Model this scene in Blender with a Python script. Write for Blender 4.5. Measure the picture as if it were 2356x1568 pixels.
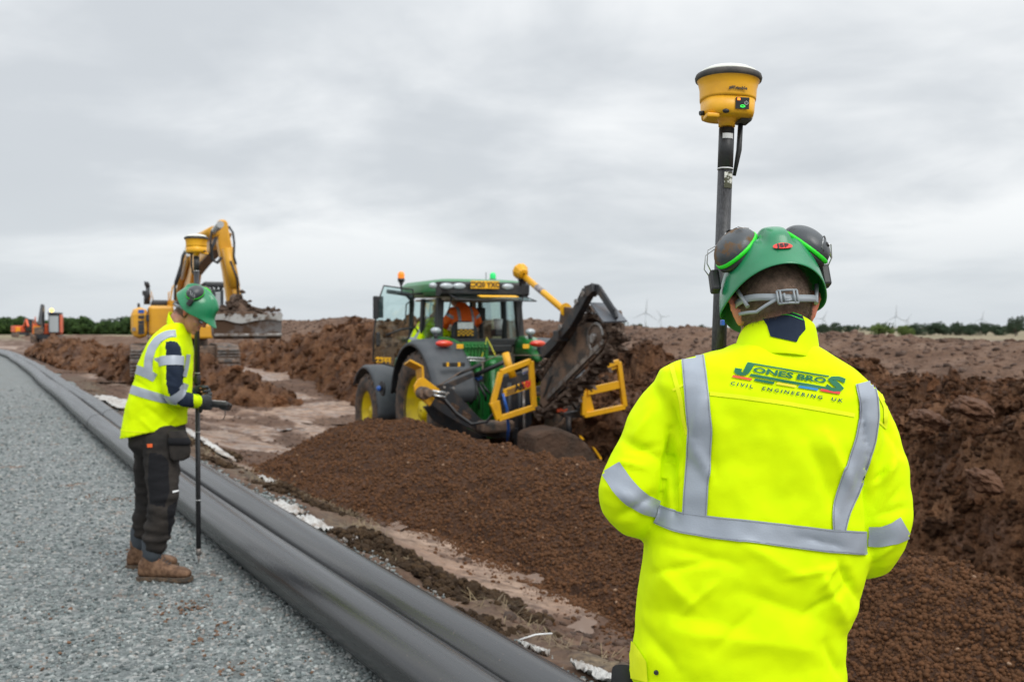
import bpy, bmesh, math, random
import numpy as np
from mathutils import Vector, Matrix, Euler
from mathutils.bvhtree import BVHTree

random.seed(7)
RNG = np.random.default_rng(7)
SC = bpy.context.scene
for o in list(bpy.data.objects):
    bpy.data.objects.remove(o)

# ------------------------------------------------------------------ camera
F, CX, CY, H = 2290.0, 1178.0, 784.0, 1.54      # focal length and centre in reference units, eye height in metres
PITCH = math.atan(32 / F)
cam_d = bpy.data.cameras.new('camera')
cam = bpy.data.objects.new('camera', cam_d)
SC.collection.objects.link(cam)
cam.location = (0, 0, H)
cam.rotation_euler = (math.pi / 2 - PITCH, 0, 0)
cam_d.sensor_width = 36.0
cam_d.lens = 36.0 * F / 2356.0
cam_d.clip_start = 0.05
cam_d.clip_end = 20000
cam_d.dof.use_dof = True
cam_d.dof.focus_distance = 2.12
cam_d.dof.aperture_fstop = 6.3
SC.camera = cam

# ------------------------------------------------------------------ sky and sun
SUN_EL, SUN_AZ = 46.0, 142.0      # high, soft, behind the camera and to the right
world = bpy.data.worlds.new('World')
SC.world = world
world.use_nodes = True
wn, wl = world.node_tree.nodes, world.node_tree.links
wn.clear()
def wnode(t, **kw):
    n = wn.new(t)
    for k, v in kw.items():
        setattr(n, k, v)
    return n
def wmath(op, a, b=None, c=None, clamp=False):
    n = wnode('ShaderNodeMath', operation=op)
    n.use_clamp = clamp
    for i, v in enumerate((a, b, c)):
        if v is None: continue
        if isinstance(v, (int, float)): n.inputs[i].default_value = v
        else: wl.new(v, n.inputs[i])
    return n.outputs[0]
w_out = wnode('ShaderNodeOutputWorld')
w_sky = wnode('ShaderNodeTexSky', sky_type='NISHITA')
w_sky.sun_disc = False
w_sky.sun_elevation = math.radians(SUN_EL)
w_sky.sun_rotation = math.radians(SUN_AZ)
w_b1 = wnode('ShaderNodeBackground')
wl.new(w_sky.outputs[0], w_b1.inputs[0]); w_b1.inputs[1].default_value = 0.08
w_tc = wnode('ShaderNodeTexCoord')
w_sep = wnode('ShaderNodeSeparateXYZ'); wl.new(w_tc.outputs['Generated'], w_sep.inputs[0])
zz = wmath('MAXIMUM', w_sep.outputs[2], 0.0)
den = wmath('ADD', zz, 0.17)
w_cmb = wnode('ShaderNodeCombineXYZ')
wl.new(wmath('DIVIDE', w_sep.outputs[0], den), w_cmb.inputs[0])
wl.new(wmath('DIVIDE', w_sep.outputs[1], den), w_cmb.inputs[1])
w_cmb.inputs[2].default_value = 3.7
def wnoise(scale, detail, rough, dist, off):
    mp = wnode('ShaderNodeMapping'); wl.new(w_cmb.outputs[0], mp.inputs[0]); mp.inputs['Location'].default_value = off
    n = wnode('ShaderNodeTexNoise'); wl.new(mp.outputs[0], n.inputs['Vector'])
    n.inputs['Scale'].default_value = scale; n.inputs['Detail'].default_value = detail
    n.inputs['Roughness'].default_value = rough; n.inputs['Distortion'].default_value = dist
    return n.outputs['Fac']
n1 = wnoise(0.50, 6, 0.5, 0.4, (5.3, 0.4, 0))
n2 = wnoise(1.5, 7, 0.52, 0.3, (4.0, 0.7, 0))
nn = wmath('ADD', wmath('MULTIPLY', n1, 0.64), wmath('MULTIPLY', n2, 0.36))
w_ramp = wnode('ShaderNodeValToRGB'); wl.new(nn, w_ramp.inputs[0])
cr = w_ramp.color_ramp
cr.interpolation = 'B_SPLINE'
cr.elements[0].position = 0.40; cr.elements[0].color = (0.60, 0.635, 0.67, 1)
cr.elements[1].position = 0.56; cr.elements[1].color = (0.97, 0.985, 0.99, 1)
e = cr.elements.new(0.48); e.color = (0.77, 0.80, 0.825, 1)
# overcast brightening towards the zenith
mr = wnode('ShaderNodeMapRange', interpolation_type='SMOOTHSTEP'); wl.new(zz, mr.inputs[0])
mr.inputs[1].default_value = 0.25; mr.inputs[2].default_value = 0.95; mr.inputs[3].default_value = 1.07; mr.inputs[4].default_value = 2.45
# thin even haze near the horizon
mh = wnode('ShaderNodeMapRange', interpolation_type='SMOOTHSTEP'); wl.new(zz, mh.inputs[0])
mh.inputs[1].default_value = 0.0; mh.inputs[2].default_value = 0.13; mh.inputs[3].default_value = 0.85; mh.inputs[4].default_value = 0.0
mx = wnode('ShaderNodeMix', data_type='RGBA'); wl.new(mh.outputs[0], mx.inputs[0]); wl.new(w_ramp.outputs[0], mx.inputs[6])
mx.inputs[7].default_value = (0.615, 0.665, 0.71, 1)
w_b2 = wnode('ShaderNodeBackground')
wl.new(mx.outputs[2], w_b2.inputs[0]); wl.new(mr.outputs[0], w_b2.inputs[1])
w_mix = wnode('ShaderNodeMixShader'); w_mix.inputs[0].default_value = 0.93
wl.new(w_b1.outputs[0], w_mix.inputs[1]); wl.new(w_b2.outputs[0], w_mix.inputs[2]); wl.new(w_mix.outputs[0], w_out.inputs[0])

sun_d = bpy.data.lights.new('sun', 'SUN')
sun = bpy.data.objects.new('sun', sun_d)
SC.collection.objects.link(sun)
sun_d.energy = 1.4
sun_d.angle = math.radians(28)
sun_d.color = (1.0, 0.97, 0.92)
el, az = math.radians(SUN_EL), math.radians(SUN_AZ)
sdir = Vector((math.sin(az) * math.cos(el), math.cos(az) * math.cos(el), math.sin(el)))
sun.rotation_euler = sdir.to_track_quat('Z', 'Y').to_euler()
sun.location = (-20, -30, 60)

SC.view_settings.view_transform = 'Standard'
SC.view_settings.look = 'None'
SC.view_settings.gamma = 1.0
SC.view_settings.use_curve_mapping = False
SC.view_settings.exposure = 0.0
SC.render.engine = 'CYCLES'
SC.cycles.max_bounces = 6
SC.cycles.transparent_max_bounces = 12
SC.cycles.use_denoising = True

# ------------------------------------------------------------------ materials
MATS = {}
def nd(nt, t, **kw):
    n = nt.nodes.new(t)
    for k, v in kw.items(): setattr(n, k, v)
    return n
def mat(name, col, rough=0.5, metal=0.0, col2=None, nscale=8.0, nlo=0.4, nhi=0.65, bump=0.0, bscale=60.0,
        rough2=None, spec=0.5, alpha=None, trans=0.0, emit=None, estr=0.0, detail=4.0, coat=0.0, coord='Object', sheen=0.0, random_col=None, bdist=0.02, stretch=None):
    m = bpy.data.materials.new(name); m.use_nodes = True
    nt = m.node_tree; b = nt.nodes['Principled BSDF']; L = nt.links
    b.inputs['Base Color'].default_value = (*col, 1); b.inputs['Roughness'].default_value = rough
    b.inputs['Metallic'].default_value = metal
    b.inputs['Specular IOR Level'].default_value = spec
    b.inputs['Coat Weight'].default_value = coat
    if sheen: b.inputs['Sheen Weight'].default_value = sheen
    if trans: b.inputs['Transmission Weight'].default_value = trans
    if emit: b.inputs['Emission Color'].default_value = (*emit, 1); b.inputs['Emission Strength'].default_value = estr
    if alpha is not None: b.inputs['Alpha'].default_value = alpha
    tc = nd(nt, 'ShaderNodeTexCoord')
    vec = tc.outputs[coord]
    if stretch:
        mp = nd(nt, 'ShaderNodeMapping'); L.new(vec, mp.inputs[0]); mp.inputs['Scale'].default_value = stretch; vec = mp.outputs[0]
    if col2 is not None:
        n = nd(nt, 'ShaderNodeTexNoise'); n.inputs['Scale'].default_value = nscale; n.inputs['Detail'].default_value = detail
        n.inputs['Roughness'].default_value = 0.6
        L.new(vec, n.inputs['Vector'])
        r = nd(nt, 'ShaderNodeMapRange'); r.inputs[1].default_value = nlo; r.inputs[2].default_value = nhi
        L.new(n.outputs['Fac'], r.inputs[0])
        mx = nd(nt, 'ShaderNodeMix', data_type='RGBA'); L.new(r.outputs[0], mx.inputs[0])
        mx.inputs[6].default_value = (*col, 1); mx.inputs[7].default_value = (*col2, 1)
        last = mx.outputs[2]
        if random_col is not None:
            oi = nd(nt, 'ShaderNodeObjectInfo'); rp = nd(nt, 'ShaderNodeValToRGB'); L.new(oi.outputs['Random'], rp.inputs[0])
            rp.color_ramp.interpolation = 'LINEAR'
            el_ = rp.color_ramp.elements
            el_[0].position = 0; el_[0].color = (*random_col[0], 1); el_[1].position = 1; el_[1].color = (*random_col[-1], 1)
            for i, c in enumerate(random_col[1:-1]):
                q = el_.new((i + 1) / (len(random_col) - 1)); q.color = (*c, 1)
            m2 = nd(nt, 'ShaderNodeMix', data_type='RGBA'); m2.blend_type = 'MULTIPLY'; m2.inputs[0].default_value = 1.0
            L.new(last, m2.inputs[6]); L.new(rp.outputs[0], m2.inputs[7]); last = m2.outputs[2]
        L.new(last, b.inputs['Base Color'])
        if rough2 is not None:
            r2 = nd(nt, 'ShaderNodeMapRange'); L.new(r.outputs[0], r2.inputs[0]); r2.inputs[3].default_value = rough; r2.inputs[4].default_value = rough2
            L.new(r2.outputs[0], b.inputs['Roughness'])
    if bump:
        n = nd(nt, 'ShaderNodeTexNoise'); n.inputs['Scale'].default_value = bscale; n.inputs['Detail'].default_value = 5
        L.new(vec, n.inputs['Vector'])
        bp = nd(nt, 'ShaderNodeBump'); bp.inputs['Strength'].default_value = bump; bp.inputs['Distance'].default_value = bdist
        L.new(n.outputs['Fac'], bp.inputs['Height']); L.new(bp.outputs[0], b.inputs['Normal'])
    MATS[name] = m
    return m

MUD = (0.105, 0.060, 0.036)
hivis = mat('hivis_yellow_fabric', (0.72, 0.95, 0.0), 0.75, spec=0.12, col2=(0.64, 0.89, 0.0), nscale=7, nlo=.45, nhi=.75, bump=0.22, bscale=9, bdist=0.012)
hivis_l = mat('hivis_seam_fabric', (0.82, 0.92, 0.02), 0.7, spec=0.10, bump=0.2, bscale=900, bdist=0.001)
reflect = mat('reflective_tape', (0.36, 0.40, 0.46), 0.42, 0.15, col2=(0.33, 0.37, 0.43), nscale=14, bump=0.12, bscale=300, bdist=0.003)
stitch = mat('grey_stitching', (0.22, 0.24, 0.27), 0.8)
navy = mat('navy_fabric', (0.010, 0.018, 0.038), 0.85, col2=(0.018, 0.028, 0.05), nscale=12, bump=0.3, bscale=700, bdist=0.002, spec=0.25)
logo_green = mat('logo_green_print', (0.0, 0.15, 0.062), 0.6)
logo_dark = mat('logo_dark_print', (0.006, 0.07, 0.06), 0.6)
logo_red = mat('logo_red_print', (0.75, 0.035, 0.03), 0.6)
logo_orange = mat('logo_orange_print', (0.75, 0.10, 0.03), 0.6)
logo_blue = mat('logo_blue_print', (0.0, 0.22, 0.52), 0.6)
logo_yellow = mat('logo_yellow_print', (0.90, 0.75, 0.03), 0.6)
helmet_m = mat('green_helmet_plastic', (0.012, 0.22, 0.092), 0.25, col2=(0.014, 0.20, 0.082), nscale=9, bump=0.05, bscale=40, coat=0.15, rough2=0.4)
badge_m = mat('red_badge', (0.80, 0.045, 0.035), 0.4)
black_p = mat('black_plastic', (0.014, 0.015, 0.017), 0.45, col2=(0.03, 0.03, 0.03), nscale=20)
black_text = mat('black_print', (0.01, 0.01, 0.012), 0.6)
muff_m = mat('muff_grey_plastic', (0.045, 0.052, 0.058), 0.36, col2=(0.13, 0.075, 0.035), nscale=26, nlo=0.50, nhi=0.58, rough2=0.85, bump=0.1, bscale=40)
muff_clean = mat('muff_grey_plastic_clean', (0.045, 0.052, 0.058), 0.36, col2=(0.09, 0.065, 0.045), nscale=26, nlo=0.66, nhi=0.75, bump=0.08, bscale=40)
lime_m = mat('lime_trim', (0.02, 0.75, 0.02), 0.4)
strap_m = mat('grey_strap', (0.27, 0.30, 0.32), 0.45)
skin_m = mat('skin', (0.46, 0.21, 0.145), 0.55, col2=(0.52, 0.27, 0.19), nscale=18, bump=0.12, bscale=140, bdist=0.004)
skin_m.node_tree.nodes['Principled BSDF'].inputs['Subsurface Weight'].default_value = 0.15
skin_m.node_tree.nodes['Principled BSDF'].inputs['Subsurface Scale'].default_value = 0.01
skin_r = mat('reddened_skin', (0.62, 0.19, 0.13), 0.5, col2=(0.52, 0.22, 0.15), nscale=30)
hair_m = mat('short_hair', (0.19, 0.125, 0.09), 0.8, col2=(0.09, 0.062, 0.045), nscale=60, bump=0.8, bscale=500, bdist=0.004)
nt = hair_m.node_tree; _b = nt.nodes['Principled BSDF']; _a = nd(nt, 'ShaderNodeAttribute'); _a.attribute_name = 'fade'
_n = nd(nt, 'ShaderNodeTexNoise'); _n.inputs['Scale'].default_value = 900; _tc = nd(nt, 'ShaderNodeTexCoord'); nt.links.new(_tc.outputs['Object'], _n.inputs['Vector'])
_m = nd(nt, 'ShaderNodeMath', operation='MULTIPLY_ADD'); nt.links.new(_a.outputs['Fac'], _m.inputs[0]); _m.inputs[1].default_value = 2.2; _m.inputs[2].default_value = -1.1
_m2 = nd(nt, 'ShaderNodeMath', operation='ADD'); _m2.use_clamp = True; nt.links.new(_m.outputs[0], _m2.inputs[0]); nt.links.new(_n.outputs['Fac'], _m2.inputs[1]); nt.links.new(_m2.outputs[0], _b.inputs['Alpha'])
hairend_m = mat('short_hair_ends', (0.12, 0.08, 0.055), 0.8, col2=(0.06, 0.042, 0.03), nscale=60)
trouser_m = mat('charcoal_trousers', (0.022, 0.020, 0.019), 0.9, col2=(0.040, 0.034, 0.030), nscale=7, bump=0.3, bscale=400, bdist=0.003, spec=0.2)
trouser_b = mat('black_trouser_panel', (0.012, 0.012, 0.014), 0.9, bump=0.3, bscale=400, bdist=0.003, spec=0.2)
boot_m = mat('muddy_tan_leather', (0.085, 0.040, 0.018), 0.75, col2=(0.20, 0.11, 0.06), nscale=30, bump=0.5, bscale=60, bdist=0.01)
sole_m = mat('muddy_boot_sole', (0.055, 0.045, 0.036), 0.9, col2=(0.13, 0.08, 0.045), nscale=30, bump=0.5, bscale=80)
sock_m = mat('grey_sock', (0.045, 0.055, 0.065), 0.95)
glove_m = mat('black_glove', (0.012, 0.014, 0.016), 0.6, col2=(0.03, 0.04, 0.045), nscale=25, bump=0.2, bscale=200)
lens_m = mat('dark_lens', (0.02, 0.018, 0.018), 0.1)
carbon_m = mat('carbon_fibre', (0.018, 0.018, 0.020), 0.42, col2=(0.040, 0.040, 0.043), nscale=420, detail=0, stretch=(1, 1, 0.25))
gnss_y = mat('receiver_yellow', (0.82, 0.41, 0.010), 0.38, col2=(0.68, 0.32, 0.02), nscale=12, bump=0.04, bscale=60, nlo=0.5, nhi=0.7)
gnss_w = mat('receiver_white', (0.72, 0.73, 0.66), 0.45, col2=(0.45, 0.40, 0.30), nscale=16, nlo=0.55, nhi=0.75)
gnss_rub = mat('receiver_rubber', (0.045, 0.045, 0.045), 0.8, col2=(0.10, 0.09, 0.08), nscale=25)
led_o = mat('amber_led', (1, 0.25, 0.02), 0.4, emit=(1, 0.22, 0.02), estr=1.6)
led_g = mat('green_led', (0.05, 1, 0.1), 0.4, emit=(0.05, 0.9, 0.12), estr=0.9)
white_p = mat('white_label', (0.75, 0.76, 0.76), 0.5, col2=(0.6, 0.6, 0.6), nscale=30)
pipe_m = mat('black_polyethylene_pipe', (0.030, 0.031, 0.035), 0.25, col2=(0.042, 0.042, 0.045), nscale=3.0, nlo=0.4, nhi=0.7, rough2=0.36, bump=0.02, bscale=90, stretch=(1, 1, 1), spec=0.9)
nt = pipe_m.node_tree; _b = nt.nodes['Principled BSDF']; _tc = nd(nt, 'ShaderNodeTexCoord')
_r = nd(nt, 'ShaderNodeMapping'); _r.inputs['Rotation'].default_value = (0, 0, -math.atan2(0.872, -0.4895)); nt.links.new(_tc.outputs['Object'], _r.inputs[0])
_s = nd(nt, 'ShaderNodeMapping'); _s.inputs['Scale'].default_value = (0.35, 26, 26); nt.links.new(_r.outputs[0], _s.inputs[0])
_n = nd(nt, 'ShaderNodeTexNoise'); _n.inputs['Scale'].default_value = 1.6; _n.inputs['Detail'].default_value = 4; nt.links.new(_s.outputs[0], _n.inputs['Vector'])
_q = nd(nt, 'ShaderNodeMapRange'); nt.links.new(_n.outputs['Fac'], _q.inputs[0]); _q.inputs[1].default_value = .3; _q.inputs[2].default_value = .7; _q.inputs[3].default_value = .20; _q.inputs[4].default_value = .34; nt.links.new(_q.outputs[0], _b.inputs['Roughness'])
_x = nd(nt, 'ShaderNodeMix', data_type='RGBA'); nt.links.new(_q.outputs[0], _x.inputs[0]); _x.inputs[6].default_value = (.007, .0075, .009, 1); _x.inputs[7].default_value = (.016, .016, .018, 1)
_d = nd(nt, 'ShaderNodeTexNoise'); _d.inputs['Scale'].default_value = 75; _d.inputs['Detail'].default_value = 2; nt.links.new(_tc.outputs['Object'], _d.inputs['Vector'])
_dr = nd(nt, 'ShaderNodeMapRange'); nt.links.new(_d.outputs['Fac'], _dr.inputs[0]); _dr.inputs[1].default_value = .71; _dr.inputs[2].default_value = .74
_y = nd(nt, 'ShaderNodeMix', data_type='RGBA'); nt.links.new(_dr.outputs[0], _y.inputs[0]); nt.links.new(_x.outputs[2], _y.inputs[6]); _y.inputs[7].default_value = (.09, .06, .045, 1); nt.links.new(_y.outputs[2], _b.inputs['Base Color'])
jd_green = mat('tractor_green_paint', (0.010, 0.17, 0.030), 0.32, col2=(0.03, 0.13, 0.03), nscale=4, coat=0.3)
jd_roof = mat('dusty_green_roof', (0.030, 0.20, 0.065), 0.42, col2=(0.06, 0.22, 0.10), nscale=3, coat=0.2)
jd_yellow = mat('wheel_yellow_paint', (0.72, 0.55, 0.0), 0.45, col2=(0.45, 0.33, 0.03), nscale=5, nlo=0.5, nhi=0.8)
jd_dark = mat('dark_grey_fender', (0.040, 0.046, 0.053), 0.55, col2=(0.055, 0.06, 0.066), nscale=6)
jd_black = mat('matt_black_frame', (0.012, 0.014, 0.017), 0.6, col2=(0.03, 0.027, 0.025), nscale=8)
interior_m = mat('cab_interior', (0.30, 0.25, 0.20), 0.8)
tyre_m = mat('muddy_tyre', (0.035, 0.032, 0.030), 0.85, col2=(0.12, 0.075, 0.05), nscale=9, nlo=0.4, nhi=0.62, bump=0.4, bscale=30)
tread_m = mat('muddy_tread', (0.14, 0.085, 0.055), 0.85, col2=(0.05, 0.042, 0.038), nscale=7, bump=0.6, bscale=25, bdist=0.05)
red_l = mat('red_lamp', (0.60, 0.015, 0.01), 0.25, col2=(0.75, 0.13, 0.02), nscale=3, coat=0.4)
amber_l = mat('amber_beacon', (1.0, 0.26, 0.01), 0.3, emit=(1.0, 0.22, 0.0), estr=0.25)
green_l = mat('green_beacon', (0.02, 0.65, 0.16), 0.3, emit=(0.0, 0.6, 0.15), estr=0.25)
lamp_w = mat('worklight_lens', (0.42, 0.46, 0.48), 0.2, 0.2)
orange_j = mat('orange_hivis', (1.0, 0.16, 0.01), 0.75, col2=(0.95, 0.13, 0.01), nscale=10)
plate_y = mat('number_plate_yellow', (0.80, 0.42, 0.01), 0.5)
steel_m = mat('worn_steel', (0.30, 0.29, 0.28), 0.4, 0.7, col2=(0.14, 0.09, 0.06), nscale=9, rough2=0.8)
shiny_m = mat('bright_zinc', (0.55, 0.56, 0.56), 0.3, 0.8)
implement_y = mat('implement_yellow', (0.74, 0.37, 0.004), 0.42, col2=(0.55, 0.26, 0.02), nscale=6, nlo=0.5, nhi=0.8)
impl_black = mat('implement_black', (0.018, 0.020, 0.024), 0.5, col2=(0.07, 0.048, 0.035), nscale=6, nlo=0.5, nhi=0.7)
muddy_steel = mat('muddy_steel', (0.19, 0.12, 0.08), 0.7, col2=(0.05, 0.045, 0.042), nscale=4.5, nlo=0.42, nhi=0.6, bump=0.5, bscale=30)
chain_m = mat('muddy_chain', (0.10, 0.065, 0.045), 0.75, col2=(0.17, 0.12, 0.09), nscale=12, bump=0.6, bscale=30)
shoe_m = mat('grey_plate', (0.10, 0.11, 0.125), 0.4, 0.3, col2=(0.13, 0.09, 0.07), nscale=5, nlo=0.5, nhi=0.8)
kom_y = mat('excavator_yellow', (0.72, 0.36, 0.02), 0.4, col2=(0.60, 0.29, 0.035), nscale=2.5, nlo=0.4, nhi=0.8)
kom_d = mat('excavator_dark', (0.025, 0.028, 0.034), 0.5)
bucket_m = mat('muddy_bucket', (0.20, 0.19, 0.19), 0.5, 0.3, col2=(0.10, 0.058, 0.036), nscale=3.0, nlo=0.42, nhi=0.55, rough2=0.9)
bucket_w = mat('scraped_bucket', (0.50, 0.50, 0.49), 0.4, 0.3, col2=(0.13, 0.08, 0.05), nscale=5, nlo=0.5, nhi=0.62)
soil_m = mat('soil_lump', MUD, 0.85, col2=(0.06, 0.034, 0.022), nscale=12, bump=0.7, bscale=25, bdist=0.05)
orange_x = mat('orange_machine_paint', (0.75, 0.12, 0.03), 0.45, col2=(0.55, 0.10, 0.04), nscale=2)
amber_x = mat('orange_yellow_panel', (0.80, 0.30, 0.01), 0.45)
beacon_lit = mat('lit_beacon', (1, 0.6, 0.1), 0.4, emit=(1.0, 0.55, 0.06), estr=5.0)
hose_m = mat('black_hose', (0.02, 0.02, 0.022), 0.45)
blue_m = mat('blue_plastic', (0.02, 0.10, 0.40), 0.4)
ribbon_m = mat('worn_yellow_cord', (0.55, 0.50, 0.03), 0.6)
fabric_w = mat('white_geotextile', (0.50, 0.49, 0.47), 0.9, col2=(0.24, 0.18, 0.14), nscale=6, nlo=0.45, nhi=0.7, bump=0.5, bscale=80)
turbine_m = mat('turbine_hazed', (0.50, 0.54, 0.58), 0.5)  # toned towards the sky: distance haze put into the paint colour
leaf_m = mat('hedge_leaves', (0.045, 0.085, 0.022), 0.8, col2=(0.02, 0.045, 0.014), nscale=1.5, random_col=[(0.6, 0.6, 0.6), (1, 1, 1), (1.5, 1.4, 1.2)], spec=0.2)
leaf_far = mat('hazed_leaves', (0.070, 0.100, 0.062), 0.9, col2=(0.05, 0.075, 0.052), nscale=0.3, random_col=[(0.7, 0.7, 0.7), (1, 1, 1), (1.3, 1.3, 1.2)], spec=0.1)  # paler than the hedge leaves, fading with distance is in the colour
bark_m = mat('bark', (0.07, 0.055, 0.045), 0.9)
def glass_mat(name, col, a, rough=0.03):
    m = bpy.data.materials.new(name); m.use_nodes = True
    nt = m.node_tree; nt.nodes.clear()
    o = nd(nt, 'ShaderNodeOutputMaterial'); t = nd(nt, 'ShaderNodeBsdfTransparent'); t.inputs[0].default_value = (*col, 1)
    g = nd(nt, 'ShaderNodeBsdfGlossy'); g.inputs['Roughness'].default_value = rough; g.inputs[0].default_value = (0.9, 0.95, 0.95, 1)
    lw = nd(nt, 'ShaderNodeLayerWeight'); lw.inputs[0].default_value = 0.25
    mm = nd(nt, 'ShaderNodeMath', operation='MULTIPLY_ADD'); nt.links.new(lw.outputs['Fresnel'], mm.inputs[0]); mm.inputs[1].default_value = 0.6; mm.inputs[2].default_value = a
    mx = nd(nt, 'ShaderNodeMixShader'); nt.links.new(mm.outputs[0], mx.inputs[0]); nt.links.new(t.outputs[0], mx.inputs[1]); nt.links.new(g.outputs[0], mx.inputs[2])
    nt.links.new(mx.outputs[0], o.inputs[0]); MATS[name] = m
    return m
glass_m = glass_mat('green_tinted_glass', (0.84, 0.93, 0.92), 0.03)
glass_d = glass_mat('dark_tinted_glass', (0.30, 0.42, 0.44), 0.06)

# ------------------------------------------------------------------ scene helpers
def link(o, parent=None):
    SC.collection.objects.link(o)
    if parent is not None: o.parent = parent
    return o
def tag(o, label=None, cat=None, group=None, kind=None):
    if label: o['label'] = label
    if cat: o['category'] = cat
    if group: o['group'] = group
    if kind: o['kind'] = kind
    return o
def empty(name, loc=(0, 0, 0), rz=0.0, label=None, cat=None, group=None):
    o = bpy.data.objects.new(name, None); SC.collection.objects.link(o)
    o.location = loc; o.rotation_euler = (0, 0, rz); o.empty_display_size = 0.2
    return tag(o, label, cat, group)
def copy_tree(o, parent=None):
    c = o.copy(); SC.collection.objects.link(c); c.parent = parent
    for ch in [x for x in bpy.data.objects if x.parent == o]: copy_tree(ch, c)
    return c

def V(*a): return Vector(a)
class MB:
    """collects shapes; build() links them as one mesh object"""
    def __init__(s): s.v = []; s.f = []; s.sm = []
    def add(s, vs, fs, smooth=False):
        n = len(s.v); s.v += [tuple(p) for p in vs]; s.f += [tuple(i + n for i in f) for f in fs]; s.sm += [smooth] * len(fs)
        return s
    def box(s, c, d, R=None):
        hx, hy, hz = d[0] / 2, d[1] / 2, d[2] / 2
        vs = [Vector((x, y, z)) for x in (-hx, hx) for y in (-hy, hy) for z in (-hz, hz)]
        if R is not None: vs = [R @ v for v in vs]
        vs = [v + Vector(c) for v in vs]
        return s.add(vs, [(0, 1, 3, 2), (4, 6, 7, 5), (0, 4, 5, 1), (2, 3, 7, 6), (0, 2, 6, 4), (1, 5, 7, 3)])
    def bar(s, a, b, w, h, up=(0, 0, 1)):
        a, b = Vector(a), Vector(b); d = (b - a); L = d.length
        z = d.normalized(); x = Vector(up).cross(z)
        if x.length < 1e-4: x = Vector((1, 0, 0)).cross(z)
        x.normalize(); y = z.cross(x)
        R = Matrix((x, y, z)).transposed()
        return s.box((a + b) / 2, (w, h, L), R)
    def cyl(s, a, b, r0, r1=None, n=16, caps=True):
        r1 = r0 if r1 is None else r1
        return s.tube([a, b], [r0, r1], n, caps)
    def tube(s, pts, r, n=10, caps=True, closed=False):
        pts = [Vector(p) for p in pts]; m = len(pts)
        rs = r if isinstance(r, (list, tuple)) else [r] * m
        vs = []; prev = None
        for i, p in enumerate(pts):
            if closed: t = pts[(i + 1) % m] - pts[i - 1]
            else: t = pts[min(i + 1, m - 1)] - pts[max(i - 1, 0)]
            t.normalize()
            if prev is None:
                a = Vector((0, 0, 1)) if abs(t.z) < 0.9 else Vector((1, 0, 0))
                x = a.cross(t).normalized()
            else: x = (prev - t * prev.dot(t)).normalized()
            prev = x; y = t.cross(x)
            for k in range(n):
                an = 2 * math.pi * k / n
                vs.append(p + (x * math.cos(an) + y * math.sin(an)) * rs[i])
        fs = []
        rng = m if closed else m - 1
        for i in range(rng):
            j = (i + 1) % m
            for k in range(n):
                k2 = (k + 1) % n
                fs.append((i * n + k, i * n + k2, j * n + k2, j * n + k))
        s.add(vs, fs, True)
        if caps and not closed:
            b = len(s.v) - len(vs)
            s.f.append(tuple(b + k for k in range(n - 1, -1, -1))); s.sm.append(False)
            s.f.append(tuple(b + (m - 1) * n + k for k in range(n))); s.sm.append(False)
        return s
    def lathe(s, prof, c=(0, 0, 0), R=None, n=32, closed=False, smooth=True, sweep=None):
        """profile of (radius, height) about local z"""
        vs = []; m = len(prof); full = sweep is None
        kk = n if full else n + 1
        for k in range(kk):
            an = 2 * math.pi * k / n if full else sweep[0] + (sweep[1] - sweep[0]) * k / n
            for (r, z) in prof:
                p = Vector((r * math.cos(an), r * math.sin(an), z))
                if R is not None: p = R @ p
                vs.append(p + Vector(c))
        fs = []
        for k in range(n):
            k2 = (k + 1) % kk
            for i in range(m if closed else m - 1):
                i2 = (i + 1) % m
                fs.append((k * m + i, k2 * m + i, k2 * m + i2, k * m + i2))
        return s.add(vs, fs, smooth)
    def prism(s, poly, d):
        """poly: list of 3d points (planar); d: extrusion vector"""
        P = [Vector(p) for p in poly]; d = Vector(d); n = len(P)
        vs = P + [p + d for p in P]
        fs = [tuple(range(n - 1, -1, -1)), tuple(range(n, 2 * n))] + [(i, (i + 1) % n, n + (i + 1) % n, n + i) for i in range(n)]
        return s.add(vs, fs)
    def loft(s, rings, smooth=True, caps=True, closed_ring=True):
        n = len(rings[0]); m = len(rings); vs = [p for r in rings for p in r]; fs = []
        for i in range(m - 1):
            for k in range(n if closed_ring else n - 1):
                k2 = (k + 1) % n
                fs.append((i * n + k, i * n + k2, (i + 1) * n + k2, (i + 1) * n + k))
        s.add(vs, fs, smooth)
        if caps:
            b = len(s.v) - len(vs)
            s.f.append(tuple(b + k for k in range(n - 1, -1, -1))); s.sm.append(smooth)
            s.f.append(tuple(b + (m - 1) * n + k for k in range(n))); s.sm.append(smooth)
        return s
    def ball(s, c, r, R=None, n=16, m=10, zmin=-1.0):
        r = (r, r, r) if isinstance(r, (int, float)) else r
        vs = []; fs = []
        for i in range(m + 1):
            ph = math.asin(zmin) + (math.pi / 2 - math.asin(zmin)) * i / m
            for k in range(n):
                a = 2 * math.pi * k / n
                p = Vector((r[0] * math.cos(ph) * math.cos(a), r[1] * math.cos(ph) * math.sin(a), r[2] * math.sin(ph)))
                if R is not None: p = R @ p
                vs.append(p + Vector(c))
        for i in range(m):
            for k in range(n):
                k2 = (k + 1) % n
                fs.append((i * n + k, i * n + k2, (i + 1) * n + k2, (i + 1) * n + k))
        return s.add(vs, fs, True)
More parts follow.
